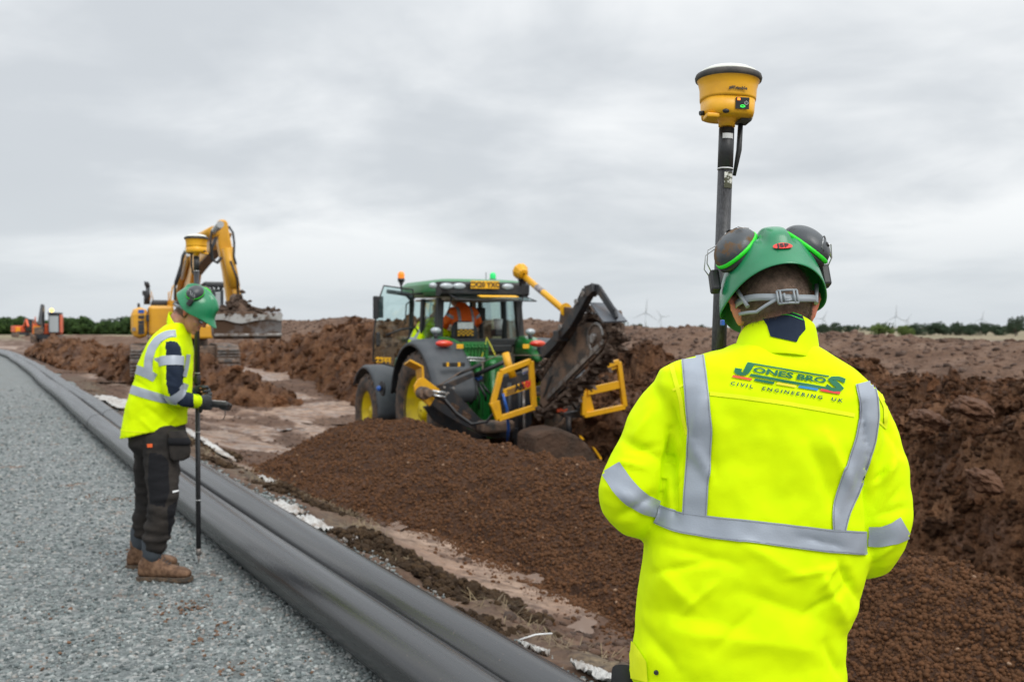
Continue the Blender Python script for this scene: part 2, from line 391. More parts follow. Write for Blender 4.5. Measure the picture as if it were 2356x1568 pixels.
    def build(s, name, m, parent=None, bevel=0.0, solid=0.0, sub=0, fix=True, weld=False):
        me = bpy.data.meshes.new(name)
        me.from_pydata(s.v, [], s.f)
        me.polygons.foreach_set('use_smooth', s.sm)
        if isinstance(m, bpy.types.Material): me.materials.append(m)
        if fix or weld:
            bm = bmesh.new(); bm.from_mesh(me)
            if weld: bmesh.ops.remove_doubles(bm, verts=bm.verts, dist=1e-4)
            bmesh.ops.recalc_face_normals(bm, faces=bm.faces); bm.to_mesh(me); bm.free()
        me.update()
        o = bpy.data.objects.new(name, me); link(o, parent)
        if solid:
            md = o.modifiers.new('solid', 'SOLIDIFY'); md.thickness = solid; md.offset = 0
        if bevel:
            md = o.modifiers.new('bevel', 'BEVEL'); md.width = bevel; md.segments = 2; md.limit_method = 'ANGLE'; md.angle_limit = math.radians(40)
            md.harden_normals = False
        if sub:
            md = o.modifiers.new('sub', 'SUBSURF'); md.levels = sub; md.render_levels = sub
        return o

def ell(c, a, b, n=24, R=None, p=2.0, z=(0, 0, 0)):
    """superellipse ring about c in xy (or R-rotated)"""
    out = []
    for k in range(n):
        t = 2 * math.pi * k / n; ct, st = math.cos(t), math.sin(t)
        q = Vector((a * math.copysign(abs(ct) ** (2 / p), ct), b * math.copysign(abs(st) ** (2 / p), st), 0))
        if R is not None: q = R @ q
        out.append(Vector(c) + q)
    return out

UP_, FW_ = Vector((0, math.sin(PITCH), math.cos(PITCH))), Vector((0, math.cos(PITCH), -math.sin(PITCH)))
EYE = Vector((0, 0, H))
def ray(px, py):
    return (Vector((1, 0, 0)) * ((px - CX) / F) + UP_ * ((CY - py) / F) + FW_)
def P(px, py, Y):
    d = ray(px, py); return EYE + d * (Y / d.y)
def PG(px, py, z):
    d = ray(px, py); return EYE + d * ((z - H) / d.z)
def pix(p):
    q = p - EYE; d = q.dot(FW_); return CX + F * q.x / d, CY - F * q.dot(UP_) / d
class Frame:
    """a thing's own axes: x to its right, y forward, z up"""
    def __init__(s, o, rz, root=None):
        s.o = Vector(o); s.rz = rz; s.X = Vector((math.cos(rz), math.sin(rz), 0)); s.Y = Vector((-math.sin(rz), math.cos(rz), 0))
    def loc(s, w):
        q = w - s.o; return Vector((q.dot(s.X), q.dot(s.Y), q.z))
    def ty(s, px, py, yl):        # on the plane local y = yl
        d = ray(px, py); t = (yl - (EYE - s.o).dot(s.Y)) / d.dot(s.Y); return s.loc(EYE + d * t)
    def tx(s, px, py, xl):
        d = ray(px, py); t = (xl - (EYE - s.o).dot(s.X)) / d.dot(s.X); return s.loc(EYE + d * t)

def bvh_of(o):
    dg = bpy.context.evaluated_depsgraph_get()
    return BVHTree.FromObject(o, dg)
def remesh(o, voxel, smooth=3, fac=0.5):
    md = o.modifiers.new('r', 'REMESH'); md.mode = 'VOXEL'; md.voxel_size = voxel; md.use_smooth_shade = True
    if smooth:
        md = o.modifiers.new('s', 'SMOOTH'); md.iterations = smooth; md.factor = fac
    dg = bpy.context.evaluated_depsgraph_get(); dg.update()
    me = bpy.data.meshes.new_from_object(o.evaluated_get(dg))
    old = o.data; o.modifiers.clear(); o.data = me; bpy.data.meshes.remove(old)
    me.polygons.foreach_set('use_smooth', [True] * len(me.polygons))
    return o
def text_mesh(s, size, extrude=0.0, font_shear=0.0, bold=0.0, space=1.0, align='CENTER', res=2):
    cu = bpy.data.curves.new('t', 'FONT'); cu.body = s; cu.size = size; cu.extrude = extrude; cu.shear = font_shear
    cu.offset = bold; cu.space_character = space; cu.align_x = align; cu.resolution_u = res
    o = bpy.data.objects.new('t', cu); SC.collection.objects.link(o)
    dg = bpy.context.evaluated_depsgraph_get(); dg.update()
    me = bpy.data.meshes.new_from_object(o.evaluated_get(dg))
    bpy.data.objects.remove(o); bpy.data.curves.remove(cu)
    return me
def text_obj(name, s, size, m, parent, M4, extrude=0.002, **kw):
    me = text_mesh(s, size, extrude, **kw); me.transform(M4); me.materials.clear(); me.materials.append(m); me.name = name
    return link(bpy.data.objects.new(name, me), parent)
def face_M(p, right, up):
    r = Vector(right).normalized(); u = Vector(up).normalized(); n = r.cross(u).normalized(); u = n.cross(r)
    M = Matrix((r, u, n)).transposed().to_4x4(); M.translation = Vector(p); return M

# value noise for terrain (vectorised)
def _h(ix, iy, seed):
    n = (ix.astype(np.int64) * 374761393 + iy.astype(np.int64) * 668265263 + seed * 974634777) & 0xFFFFFFFF
    n = ((n ^ (n >> 13)) * 1274126177) & 0xFFFFFFFF
    return ((n ^ (n >> 16)) & 0xFFFFFF) / float(0xFFFFFF)
def vn(x, y, seed=0):
    ix, iy = np.floor(x), np.floor(y); fx, fy = x - ix, y - iy
    fx = fx * fx * (3 - 2 * fx); fy = fy * fy * (3 - 2 * fy)
    a, b, c, d = _h(ix, iy, seed), _h(ix + 1, iy, seed), _h(ix, iy + 1, seed), _h(ix + 1, iy + 1, seed)
    return (a + (b - a) * fx) * (1 - fy) + (c + (d - c) * fx) * fy - 0.5
def fbm(x, y, sc, octv=4, seed=0, gain=0.5):
    r = 0; a = 1.0
    for i in range(octv):
        r = r + a * vn(x * sc + 17.3 * i, y * sc - 9.1 * i, seed + i); sc *= 2.03; a *= gain
    return r
def cells(x, y, sc, seed=0):
    """distance to nearest feature point and that cell's random value"""
    x, y = x * sc, y * sc; ix, iy = np.floor(x), np.floor(y)
    best = np.full(x.shape, 9.0); val = np.zeros(x.shape)
    for dx in (-1, 0, 1):
        for dy in (-1, 0, 1):
            cx, cy = ix + dx, iy + dy
            px = cx + _h(cx, cy, seed); py = cy + _h(cx, cy, seed + 5)
            d = (px - x) ** 2 + (py - y) ** 2; k = d < best
            best = np.where(k, d, best); val = np.where(k, _h(cx, cy, seed + 9), val)
    return np.sqrt(best), val
def sst(x, a, b):
    t = np.clip((x - a) / (b - a), 0, 1); return t * t * (3 - 2 * t)
def grid_obj(name, X, Y, Z, m, parent=None, attrs=None, flip=False):
    nr, nc = X.shape
    co = np.stack([X, Y, Z], -1).reshape(-1, 3)
    i = np.arange(nr * nc).reshape(nr, nc)
    q = np.stack([i[:-1, :-1], i[:-1, 1:], i[1:, 1:], i[1:, :-1]], -1).reshape(-1, 4)
    if flip: q = q[:, ::-1]
    me = bpy.data.meshes.new(name)
    me.vertices.add(len(co)); me.vertices.foreach_set('co', co.astype(np.float32).ravel())
    me.loops.add(q.size); me.loops.foreach_set('vertex_index', q.ravel().astype(np.int32))
    me.polygons.add(len(q)); me.polygons.foreach_set('loop_start', np.arange(0, q.size, 4, dtype=np.int32))
    me.update(calc_edges=True); me.validate()
    me.polygons.foreach_set('use_smooth', np.ones(len(me.polygons), dtype=bool))
    for k, a in (attrs or {}).items():
        at = me.attributes.new(k, 'FLOAT', 'POINT'); at.data.foreach_set('value', a.astype(np.float32).ravel())
    me.materials.append(m)
    return link(bpy.data.objects.new(name, me), parent)
def scatter(name, pts, scale, m, label=None, sub=1, disp=0.5, squash=(1, 1, 0.7), variants=4, smooth=False, parent=None, shape='ROCK', nfreq=1.3):
    """one object of countless small pieces set on points"""
    me = bpy.data.meshes.new(name); pts = np.asarray(pts, dtype=np.float32)
    me.vertices.add(len(pts)); me.vertices.foreach_set('co', pts.ravel())
    at = me.attributes.new('sc', 'FLOAT', 'POINT'); at.data.foreach_set('value', np.asarray(scale, dtype=np.float32))
    me.materials.append(m)
    o = link(bpy.data.objects.new(name, me), parent)
    tag(o, label, kind='stuff')
    nt = bpy.data.node_groups.new(name, 'GeometryNodeTree')
    nt.interface.new_socket('Geometry', in_out='INPUT', socket_type='NodeSocketGeometry')
    nt.interface.new_socket('Geometry', in_out='OUTPUT', socket_type='NodeSocketGeometry')
    N, L = nt.nodes.new, nt.links.new
    gi, go = N('NodeGroupInput'), N('NodeGroupOutput')
    iop = N('GeometryNodeInstanceOnPoints'); join = N('GeometryNodeGeometryToInstance')
    for k in range(variants):
        if shape == 'ROCK':
            ic = N('GeometryNodeMeshIcoSphere'); ic.inputs['Radius'].default_value = 1.0; ic.inputs['Subdivisions'].default_value = sub
            g = ic.outputs[0]
        else:
            ic = N('GeometryNodeMeshIcoSphere'); ic.inputs['Radius'].default_value = 1.0; ic.inputs['Subdivisions'].default_value = sub
            se = N('GeometryNodeSplitEdges'); L(ic.outputs[0], se.inputs[0])
            sl = N('GeometryNodeScaleElements'); L(se.outputs[0], sl.inputs[0]); sl.inputs['Scale'].default_value = 0.62
            g = sl.outputs[0]
        sp = N('GeometryNodeSetPosition'); L(g, sp.inputs[0])
        pos = N('GeometryNodeInputPosition')
        tn = N('ShaderNodeTexNoise'); tn.noise_dimensions = '3D'; tn.inputs['Scale'].default_value = nfreq; tn.inputs['Detail'].default_value = 3
        vo = N('ShaderNodeVectorMath'); vo.operation = 'ADD'; L(pos.outputs[0], vo.inputs[0]); vo.inputs[1].default_value = (k * 7.3, k * 3.1, k * 5.9)
        L(vo.outputs[0], tn.inputs['Vector'])
        vs = N('ShaderNodeVectorMath'); vs.operation = 'SUBTRACT'; L(tn.outputs['Color'], vs.inputs[0]); vs.inputs[1].default_value = (0.5, 0.5, 0.5)
        vm = N('ShaderNodeVectorMath'); vm.operation = 'SCALE'; L(vs.outputs[0], vm.inputs[0]); vm.inputs['Scale'].default_value = disp * 2.5
        L(vm.outputs[0], sp.inputs['Offset'])
        tr = N('GeometryNodeTransform'); L(sp.outputs[0], tr.inputs[0]); tr.inputs['Scale'].default_value = squash
        sh = N('GeometryNodeSetShadeSmooth'); L(tr.outputs[0], sh.inputs[0]); sh.inputs['Shade Smooth'].default_value = smooth
        mt = N('GeometryNodeSetMaterial'); L(sh.outputs[0], mt.inputs[0]); mt.inputs['Material'].default_value = m
        L(mt.outputs[0], join.inputs[0])
    L(gi.outputs[0], iop.inputs['Points']); L(join.outputs[0], iop.inputs['Instance'])
    iop.inputs['Pick Instance'].default_value = True
    ri = N('FunctionNodeRandomValue'); ri.data_type = 'INT'; ri.inputs[4].default_value = 0; ri.inputs[5].default_value = variants - 1
    L(ri.outputs[2], iop.inputs['Instance Index'])
    rr = N('FunctionNodeRandomValue'); rr.data_type = 'FLOAT_VECTOR'
    rr.inputs[0].default_value = (-0.6, -0.6, 0) if shape == 'ROCK' else (-3, -3, 0); rr.inputs[1].default_value = (0.6, 0.6, 6.28) if shape == 'ROCK' else (3, 3, 6.28)
    L(rr.outputs[0], iop.inputs['Rotation'])
    na = N('GeometryNodeInputNamedAttribute'); na.data_type = 'FLOAT'; na.inputs['Name'].default_value = 'sc'
    L(na.outputs[0], iop.inputs['Scale'])
    L(iop.outputs[0], go.inputs[0])
    md = o.modifiers.new('pieces', 'NODES'); md.node_group = nt
    return o

# ------------------------------------------------------------------ terrain
UX, UY = -0.4895, 0.8720                        # along the road
def ST(x, y): return UX * x + UY * y, UY * x - UX * y
def XY(s, t): return UX * s + UY * t, UY * s - UX * t
def pipe_t(s):
    return np.interp(s, [-6, 0, 6, 10, 14, 20, 26, 38, 55, 62, 80, 140], [1.66, 1.66, 1.68, 1.72, 1.78, 1.93, 2.02, 2.28, 2.42, 2.30, 1.2, -6.0])
def road_edge(s): return pipe_t(s) + 0.78 + 0.10 * np.sin(s * 0.9) + 0.06 * np.sin(s * 2.3 + 1)
def wet_mask(x, y):
    s, t = ST(x, y)
    n = fbm(x, y, 0.55, 4, 11) + 0.55 * fbm(s * 0.35, t * 1.6, 1.2, 3, 21)
    return sst(n, -0.10, 0.10)
def base_h(x, y):
    s, t = ST(x, y); e = t - road_edge(s)
    low = -0.62 + 0.62 * sst(s, 20, 34)
    low = np.where(s > 34, 0.0, low)
    g = low * (1 - np.exp(-np.maximum(e, 0) / 1.3)) * (e > 0)
    far = sst(np.hypot(x, y), 90, 400)
    g = g - 2.0 * far * (x > -60)
    # lumpy turf edge beside the stone
    edge = np.exp(-((e - 0.32) / 0.26) ** 2) * (s < 30)
    g = g + edge * (0.055 + 0.11 * np.clip(fbm(x, y, 2.6, 4, 5), -0.3, 1))
    n = fbm(x, y, 0.8, 3, 3) * 0.10 + fbm(x, y, 4.5, 4, 4) * 0.045
    w = wet_mask(x, y)
    mud = sst(e, 0.05, 0.9)
    g = g + mud * (n * (1.15 - 0.95 * w) + 0.02 * np.abs(fbm(x, y, 9, 3, 8)) * (1 - w))
    # wheel ruts
    for tr in (4.75, 5.15, 6.1, 6.6, 7.9):
        g = g - mud * 0.045 * np.exp(-((t - tr - 0.25 * np.sin(s * 0.21 + tr)) / 0.11) ** 2) * sst(s, 13, 16) * (0.6 + 0.4 * np.sin(s * 9))
    g = g - 0.03 * sst(s, 12, 15) * mud * np.abs(vn(s * 0.5, t * 5.0, 77)) * 2
    # the open trench behind the tractor
    tr = sst(t, 6.35, 6.75) * (1 - sst(t, 7.3, 7.75)) * (1 - sst(s, 11.4, 12.4))
    g = g - (0.25 + 0.6 * sst(s, 6.5, 9.5)) * tr
    return g
def heap_h(x, y):
    s, t = ST(x, y)
    zc = 0.30 + 0.05 * np.sin(s * 0.8) - 0.10 * sst(-s, -11.8, -9.5) - 0.22 * sst(-s, -5.5, -1) - 0.40 * np.maximum(s - 13.4, 0)
    tc = 5.15 + 0.10 * np.sin(s * 0.9 + 1) + 0.0 * s
    d = t - tc
    sl = np.where(d < 0, 0.39 + 0.04 * np.sin(s * 1.1) + .20 * (1 - sst(s, 6.5, 12)), 0.62)
    a = np.sqrt(d * d + 0.10) - 0.31
    z = zc - sl * a
    lump = fbm(x, y, 1.2, 3, 31) * 0.11 + fbm(x, y, 6, 5, 33, .6) * 0.075
    dd, v = cells(x, y, 16, 3); dd2, v2 = cells(x, y, 34, 8)
    return z + lump + (0.5 - dd) * 0.050 * v + (0.5 - dd2) * 0.030 * v2
def bank_h(x, y):
    s, t = ST(x, y)
    tc = np.interp(s, [0, 5, 11, 18, 25, 32, 40, 60], [9.2, 9.3, 9.7, 10.6, 11.6, 11.8, 11.2, 10])
    zc = np.interp(s, [-3, 2, 6, 10, 14, 20, 24, 27, 31, 34, 37, 42, 60], [0.70, 0.74, 0.80, 0.72, 0.80, 1.0, 1.22, 1.42, 1.46, 1.2, 0.85, 0.55, 0.15])
    d = t - tc
    w = 0.8
    z = zc - np.where(d < 0, 0.78 + 0.22 * sst(s, 13, 20), 0.6) * (np.sqrt(d * d + w * w) - w)
    # rough ridge on the near side of the excavator
    tc2 = np.interp(s, [14, 22, 24, 29, 40, 70], [9.4, 8.0, 7.4, 5.9, 4.9, 4.6]) ; zc2 = np.interp(s, [21, 23.5, 25, 28, 38, 46, 60, 70], [-1.6, -0.75, -0.25, 0.42, 0.50, 0.68, 0.6, -0.4])
    z2 = zc2 - 0.62 * (np.sqrt((t - tc2) ** 2 + 0.2) - 0.45)
    z = np.maximum(z, z2)
    n = fbm(x, y, 0.55, 3, 41) * 0.42
    r = 0
    for k, (sc, am) in enumerate([(1.1, 0.42), (2.3, 0.26), (5.0, 0.14), (11.0, 0.06)]):
        wx = x + 0.35 * fbm(x, y, sc, 2, 60 + k) ; wy = y + 0.35 * fbm(y, x, sc, 2, 70 + k)
        dd, v = cells(wx, wy, sc, 50 + k)
        r = r + am * ((v - 0.5) * 1.3 + (0.55 - dd) * 0.9)
    z = z - 1.5 * np.maximum(0, 8.1 - t) * (1 - sst(s, 19, 23)) * (t > 5.5)
    up = np.maximum(sst(z, -1.0, 0.1), 1 - sst(s, 14, 20))
    return z - 0.10 * (1 - up) + (n * 0.6 + r * 0.75) * (0.30 + 0.70 * up)
def bund_h(x, y):
    s, t = ST(x, y)
    tc = np.interp(s, [-10, 10, 30, 50, 75, 100, 160], [16, 16, 16, 15.2, 11.5, 10.5, 10])
    zc = np.interp(s, [-10, 8, 12, 16, 22, 28, 40, 58, 66, 74, 90, 120, 170], [1.1, 1.14, 1.22, 1.34, 1.50, 1.64, 1.85, 1.8, 0.9, 0.85, 0.75, 0.55, 0.1])
    d = t - tc
    z = zc - 0.42 * (np.sqrt(d * d + 2.0) - 1.41) - 0.25 * np.maximum(-d - 2, 0) * 0
    z = z + fbm(x, y, 0.25, 3, 81) * 0.22 + fbm(x, y, 1.3, 4, 83) * 0.13
    q = np.abs(fbm(s * 1.0, t * 0.35, 2.2, 3, 88))
    dd, v = cells(x, y, 3.2, 90)
    return z + 0.07 * q + 0.06 * (0.5 - dd) * (0.4 + v)

def soil_mat(name, dark, mid, light, sc=1.0, rough=(0.95, 0.8), bump=0.6, bscale=30, bdist=0.04, pale=0.0, palec=(0.30, 0.2, 0.15)):
    m = bpy.data.materials.new(name); m.use_nodes = True; nt = m.node_tree; L = nt.links; b = nt.nodes['Principled BSDF']
    tc = nd(nt, 'ShaderNodeTexCoord')
    def no(s, d=6, r=0.62, off=0):
        mp = nd(nt, 'ShaderNodeMapping'); L.new(tc.outputs['Object'], mp.inputs[0]); mp.inputs['Location'].default_value = (off, off * 2, off * 3)
        n = nd(nt, 'ShaderNodeTexNoise'); n.inputs['Scale'].default_value = s; n.inputs['Detail'].default_value = d; n.inputs['Roughness'].default_value = r
        L.new(mp.outputs[0], n.inputs['Vector']); return n.outputs['Fac']
    r = nd(nt, 'ShaderNodeValToRGB'); L.new(no(1.7 * sc), r.inputs[0])
    r.color_ramp.elements[0].position = 0.36; r.color_ramp.elements[0].color = (*dark, 1)
    r.color_ramp.elements[1].position = 0.66; r.color_ramp.elements[1].color = (*light, 1)
    e = r.color_ramp.elements.new(0.5); e.color = (*mid, 1)
    g = nd(nt, 'ShaderNodeMapRange'); L.new(no(28 * sc, 5, 0.7, 5), g.inputs[0]); g.inputs[1].default_value = 0.3; g.inputs[2].default_value = 0.7
    g.inputs[3].default_value = 0.62; g.inputs[4].default_value = 1.38
    mx = nd(nt, 'ShaderNodeMix', data_type='RGBA'); mx.blend_type = 'MULTIPLY'; mx.inputs[0].default_value = 1
    cb = nd(nt, 'ShaderNodeCombineColor'); [L.new(g.outputs[0], cb.inputs[i]) for i in range(3)]
    L.new(r.outputs[0], mx.inputs[6]); L.new(cb.outputs[0], mx.inputs[7]); last = mx.outputs[2]
    if pale:
        p = nd(nt, 'ShaderNodeMapRange'); L.new(no(0.9 * sc, 4, 0.6, 11), p.inputs[0]); p.inputs[1].default_value = 0.56; p.inputs[2].default_value = 0.66; p.inputs[4].default_value = pale
        m3 = nd(nt, 'ShaderNodeMix', data_type='RGBA'); L.new(p.outputs[0], m3.inputs[0]); L.new(last, m3.inputs[6]); m3.inputs[7].default_value = (*palec, 1); last = m3.outputs[2]
    L.new(last, b.inputs['Base Color'])
    rr = nd(nt, 'ShaderNodeMapRange'); L.new(no(3 * sc, 4, 0.6, 9), rr.inputs[0]); rr.inputs[1].default_value = 0.35; rr.inputs[2].default_value = 0.65
    rr.inputs[3].default_value = rough[0]; rr.inputs[4].default_value = rough[1]; L.new(rr.outputs[0], b.inputs['Roughness'])
    b.inputs['Specular IOR Level'].default_value = 0.3
    bp = nd(nt, 'ShaderNodeBump'); bp.inputs['Strength'].default_value = bump; bp.inputs['Distance'].default_value = bdist
    L.new(no(bscale, 6, 0.65, 3), bp.inputs['Height']); L.new(bp.outputs[0], b.inputs['Normal'])
    MATS[name] = m; return m
heap_m = soil_mat('fine_crumbed_soil', (0.042, 0.020, 0.011), (0.060, 0.029, 0.016), (0.082, 0.041, 0.023), 1.6, bscale=45)  # darker than the crumbs on it: shade of the gaps painted in
bank_m = soil_mat('wet_clay_lumps', (0.058, 0.024, 0.010), (0.130, 0.058, 0.025), (0.190, 0.094, 0.046), 0.9, rough=(0.9, 0.65), bump=1.0, bscale=14, bdist=0.08, pale=0.35, palec=(0.16, 0.105, 0.085))
bund_m = soil_mat('dry_topsoil', (0.088, 0.048, 0.029), (0.135, 0.077, 0.049), (0.18, 0.112, 0.076), 0.7, bump=0.9, bscale=7, bdist=0.12)

def ground_material():
    m = bpy.data.materials.new('trampled_mud'); m.use_nodes = True; nt = m.node_tree; L = nt.links; b = nt.nodes['Principled BSDF']
    tc = nd(nt, 'ShaderNodeTexCoord')
    def no(s, d=6, r=0.62, off=0, st=(1, 1, 1)):
        mp = nd(nt, 'ShaderNodeMapping'); L.new(tc.outputs['Object'], mp.inputs[0]); mp.inputs['Location'].default_value = (off, off * 2, off * 3); mp.inputs['Scale'].default_value = st
        n = nd(nt, 'ShaderNodeTexNoise'); n.inputs['Scale'].default_value = s; n.inputs['Detail'].default_value = d; n.inputs['Roughness'].default_value = r
        L.new(mp.outputs[0], n.inputs['Vector']); return n.outputs['Fac']
    def mixc(f, a, c, mode='MIX'):
        x = nd(nt, 'ShaderNodeMix', data_type='RGBA'); x.blend_type = mode
        if isinstance(f, float): x.inputs[0].default_value = f
        else: L.new(f, x.inputs[0])
        for i, q in ((6, a), (7, c)):
            if isinstance(q, tuple): x.inputs[i].default_value = (*q, 1)
            else: L.new(q, x.inputs[i])
        return x.outputs[2]
    def mr_(v, a, c, lo=0.0, hi=1.0):
        r = nd(nt, 'ShaderNodeMapRange'); L.new(v, r.inputs[0]); r.inputs[1].default_value = a; r.inputs[2].default_value = c; r.inputs[3].default_value = lo; r.inputs[4].default_value = hi; return r.outputs[0]
    def att(n):
        a = nd(nt, 'ShaderNodeAttribute'); a.attribute_name = n; return a.outputs['Fac']
    def ml(a, c, op='MULTIPLY'):
        x = nd(nt, 'ShaderNodeMath', operation=op); x.use_clamp = True
        L.new(a, x.inputs[0]); 
        if isinstance(c, float): x.inputs[1].default_value = c
        else: L.new(c, x.inputs[1])
        return x.outputs[0]
    wet = att('wet'); edge = att('edge'); field = att('field')
    darkm = mixc(mr_(no(3.2), .35, .65), (0.062, 0.031, 0.018), (0.125, 0.070, 0.043))
    slick = mixc(mr_(no(1.1, 5, .6, 4), .36, .58), (0.215, 0.125, 0.078), (0.34, 0.235, 0.17))
    slick = mixc(mr_(no(5, 6, .75, 14), .47, .60, 0.0, 0.92), slick, (0.10, 0.060, 0.040))
    c = mixc(ml(wet, mr_(no(6.5, 5, .7, 7), .30, .46)), darkm, slick)
    turf = mixc(mr_(no(16, 4, .6, 21), .42, .66), (0.055, 0.038, 0.027), (0.17, 0.125, 0.075))
    c = mixc(edge, c, turf)
    tan = mixc(mr_(no(.05, 4, .6, 2), .4, .6), (0.24, 0.185, 0.115), (0.16, 0.145, 0.08))
    c = mixc(field, c, tan)
    g = mr_(no(40, 4, .7, 5), .3, .7, 0.75, 1.25); cb = nd(nt, 'ShaderNodeCombineColor'); [L.new(g, cb.inputs[i]) for i in range(3)]
    c = mixc(1.0, c, cb.outputs[0], 'MULTIPLY')
    L.new(c, b.inputs['Base Color'])
    L.new(mr_(ml(wet, mr_(no(2.6, 4, .6, 17), .40, .56)), 0.0, 1.0, 0.88, 0.30), b.inputs['Roughness'])
    b.inputs['Specular IOR Level'].default_value = 0.4
    bp = nd(nt, 'ShaderNodeBump'); bp.inputs['Strength'].default_value = 0.5; bp.inputs['Distance'].default_value = 0.03
    L.new(no(16, 6, .62, 3), bp.inputs['Height']); L.new(bp.outputs[0], b.inputs['Normal'])
    return m
ground_m = ground_material()

# ground: one sheet out to the horizon, finest close to where one stands
rad = 1 / np.linspace(1 / 1.2, 1 / 70.0, 150)
rad = np.unique(np.concatenate([[0.35, 0.6, 0.9], rad, np.geomspace(4, 70, 430), np.geomspace(71, 9000, 90)]))
ang = np.radians(np.concatenate([np.linspace(-180, -46, 40)[:-1], np.linspace(-46, 46, 620), np.linspace(46, 180, 40)[1:]]))
Rr, Aa = np.meshgrid(rad, ang, indexing='ij')
gx, gy = Rr * np.sin(Aa), Rr * np.cos(Aa)
gs, gt = ST(gx, gy); ge = gt - road_edge(gs)
gz = base_h(gx, gy)
gz = np.where(ge < 0.02, gz - 0.10 * sst(-ge, -0.02, 0.12), gz)
att_w = wet_mask(gx, gy) * sst(ge, 0.45, 1.0) * (1 - sst(np.hypot(gx, gy), 120, 160))
att_e = np.exp(-((ge - 0.33) / 0.30) ** 4) * (gs < 34) * (0.35 + 0.65 * sst(fbm(gx, gy, 1.7, 3, 5), -0.2, 0.1))
att_f = np.maximum(sst(np.hypot(gx, gy), 120, 170), sst(-gt, 5.5, 7.0))
ground = grid_obj('ground', gx, gy, gz, ground_m, attrs={'wet': att_w, 'edge': att_e, 'field': att_f})
tag(ground, kind='structure', label='wet trampled brown mud between the pipes and the spoil')

# stone haul road
def road_material():
    m = bpy.data.materials.new('crushed_stone_road'); m.use_nodes = True; nt = m.node_tree; L = nt.links; b = nt.nodes['Principled BSDF']
    tc = nd(nt, 'ShaderNodeTexCoord')
    vo = nd(nt, 'ShaderNodeTexVoronoi'); vo.inputs['Scale'].default_value = 42; L.new(tc.outputs['Object'], vo.inputs['Vector'])
    sp = nd(nt, 'ShaderNodeSeparateColor'); L.new(vo.outputs['Color'], sp.inputs[0])
    r = nd(nt, 'ShaderNodeValToRGB'); L.new(sp.outputs[0], r.inputs[0])
    cs = [(0, (0.07, 0.08, 0.08)), (0.35, (0.125, 0.14, 0.138)), (0.7, (0.175, 0.19, 0.185)), (1, (0.28, 0.28, 0.27))]
    r.color_ramp.elements[0].position, r.color_ramp.elements[0].color = 0, (*cs[0][1], 1)
    r.color_ramp.elements[1].position, r.color_ramp.elements[1].color = 1, (*cs[3][1], 1)
    for p, c in cs[1:3]:
        e = r.color_ramp.elements.new(p); e.color = (*c, 1)
    def no(s, d=4, off=0):
        mp = nd(nt, 'ShaderNodeMapping'); L.new(tc.outputs['Object'], mp.inputs[0]); mp.inputs['Location'].default_value = (off, off, 0)
        n = nd(nt, 'ShaderNodeTexNoise'); n.inputs['Scale'].default_value = s; n.inputs['Detail'].default_value = d; L.new(mp.outputs[0], n.inputs['Vector']); return n.outputs['Fac']
    def mixf(v, a, c, col, last):
        q = nd(nt, 'ShaderNodeMapRange'); L.new(v, q.inputs[0]); q.inputs[1].default_value = a; q.inputs[2].default_value = c
        x = nd(nt, 'ShaderNodeMix', data_type='RGBA'); L.new(q.outputs[0], x.inputs[0]); L.new(last, x.inputs[6]); x.inputs[7].default_value = (*col, 1); return x.outputs[2]
    last = mixf(no(6, 5), .56, .72, (0.10, 0.105, 0.10), r.outputs[0])
    last = mixf(no(2.3, 6, 4), .63, .70, (0.14, 0.082, 0.05), last)
    L.new(last, b.inputs['Base Color']); b.inputs['Roughness'].default_value = 0.7
    bp = nd(nt, 'ShaderNodeBump'); bp.inputs['Strength'].default_value = 1.0; bp.inputs['Distance'].default_value = 0.012; bp.invert = True
    L.new(vo.outputs['Distance'], bp.inputs['Height']); L.new(bp.outputs[0], b.inputs['Normal'])
    return m
rs = np.concatenate([np.linspace(-6, 14, 260), np.geomspace(14.1, 260, 200)])
rt = np.linspace(0, 1, 90)
S_, T_ = np.meshgrid(rs, rt, indexing='ij')
T2 = -6.0 + (road_edge(S_) + 0.05 * np.sin(S_ * 7) + 6.0) * T_
rx, ry = XY(S_, T2)
rz_ = fbm(rx, ry, 0.7, 3, 2) * 0.018 + fbm(rx, ry, 6, 3, 6) * 0.014 - 0.08 * sst(T_, 0.985, 1.0) - 0.05 * sst(1 - T_, 0.97, 1.0)
road = grid_obj('gravel_road', rx, ry, rz_, road_material(), flip=True)
tag(road, kind='structure', label='grey crushed stone haul road left of the pipes')
stone_m = mat('crushed_stone', (1, 1, 1), 0.7, col2=(0.86, 0.9, 0.9), nscale=40, spec=0.4,
              random_col=[(0.045, 0.056, 0.056), (0.11, 0.13, 0.13), (0.16, 0.18, 0.178), (0.21, 0.235, 0.23), (0.115, 0.128, 0.125), (0.36, 0.375, 0.365), (0.22, 0.18, 0.155)])
def sample(n, slo, shi, tlo, thi, dens):
    s = RNG.uniform(slo, shi, n); t = RNG.uniform(tlo, thi, n); x, y = XY(s, t)
    k = (y > 0.4) & (np.abs(x) < 0.62 * y + 1.2)
    x, y = x[k], y[k]; d = np.hypot(x, y)
    k = RNG.uniform(0, 1, len(x)) < dens(d); return x[k], y[k]
x, y = sample(520000, 1.0, 30, -6.0, 2.9, lambda d: np.clip((5.4 / np.maximum(d, 1)) ** 1.8, 0, 1) * (d > 2.2) * (1 - sst(d, 16, 30)))
s, t = ST(x, y); k = t < road_edge(s) - 0.01 + RNG.uniform(-0.1, 0.1, len(s)); x, y = x[k], y[k]
d = np.hypot(x, y)
z = fbm(x, y, 0.7, 3, 2) * 0.018 + fbm(x, y, 6, 3, 6) * 0.014 + 0.001
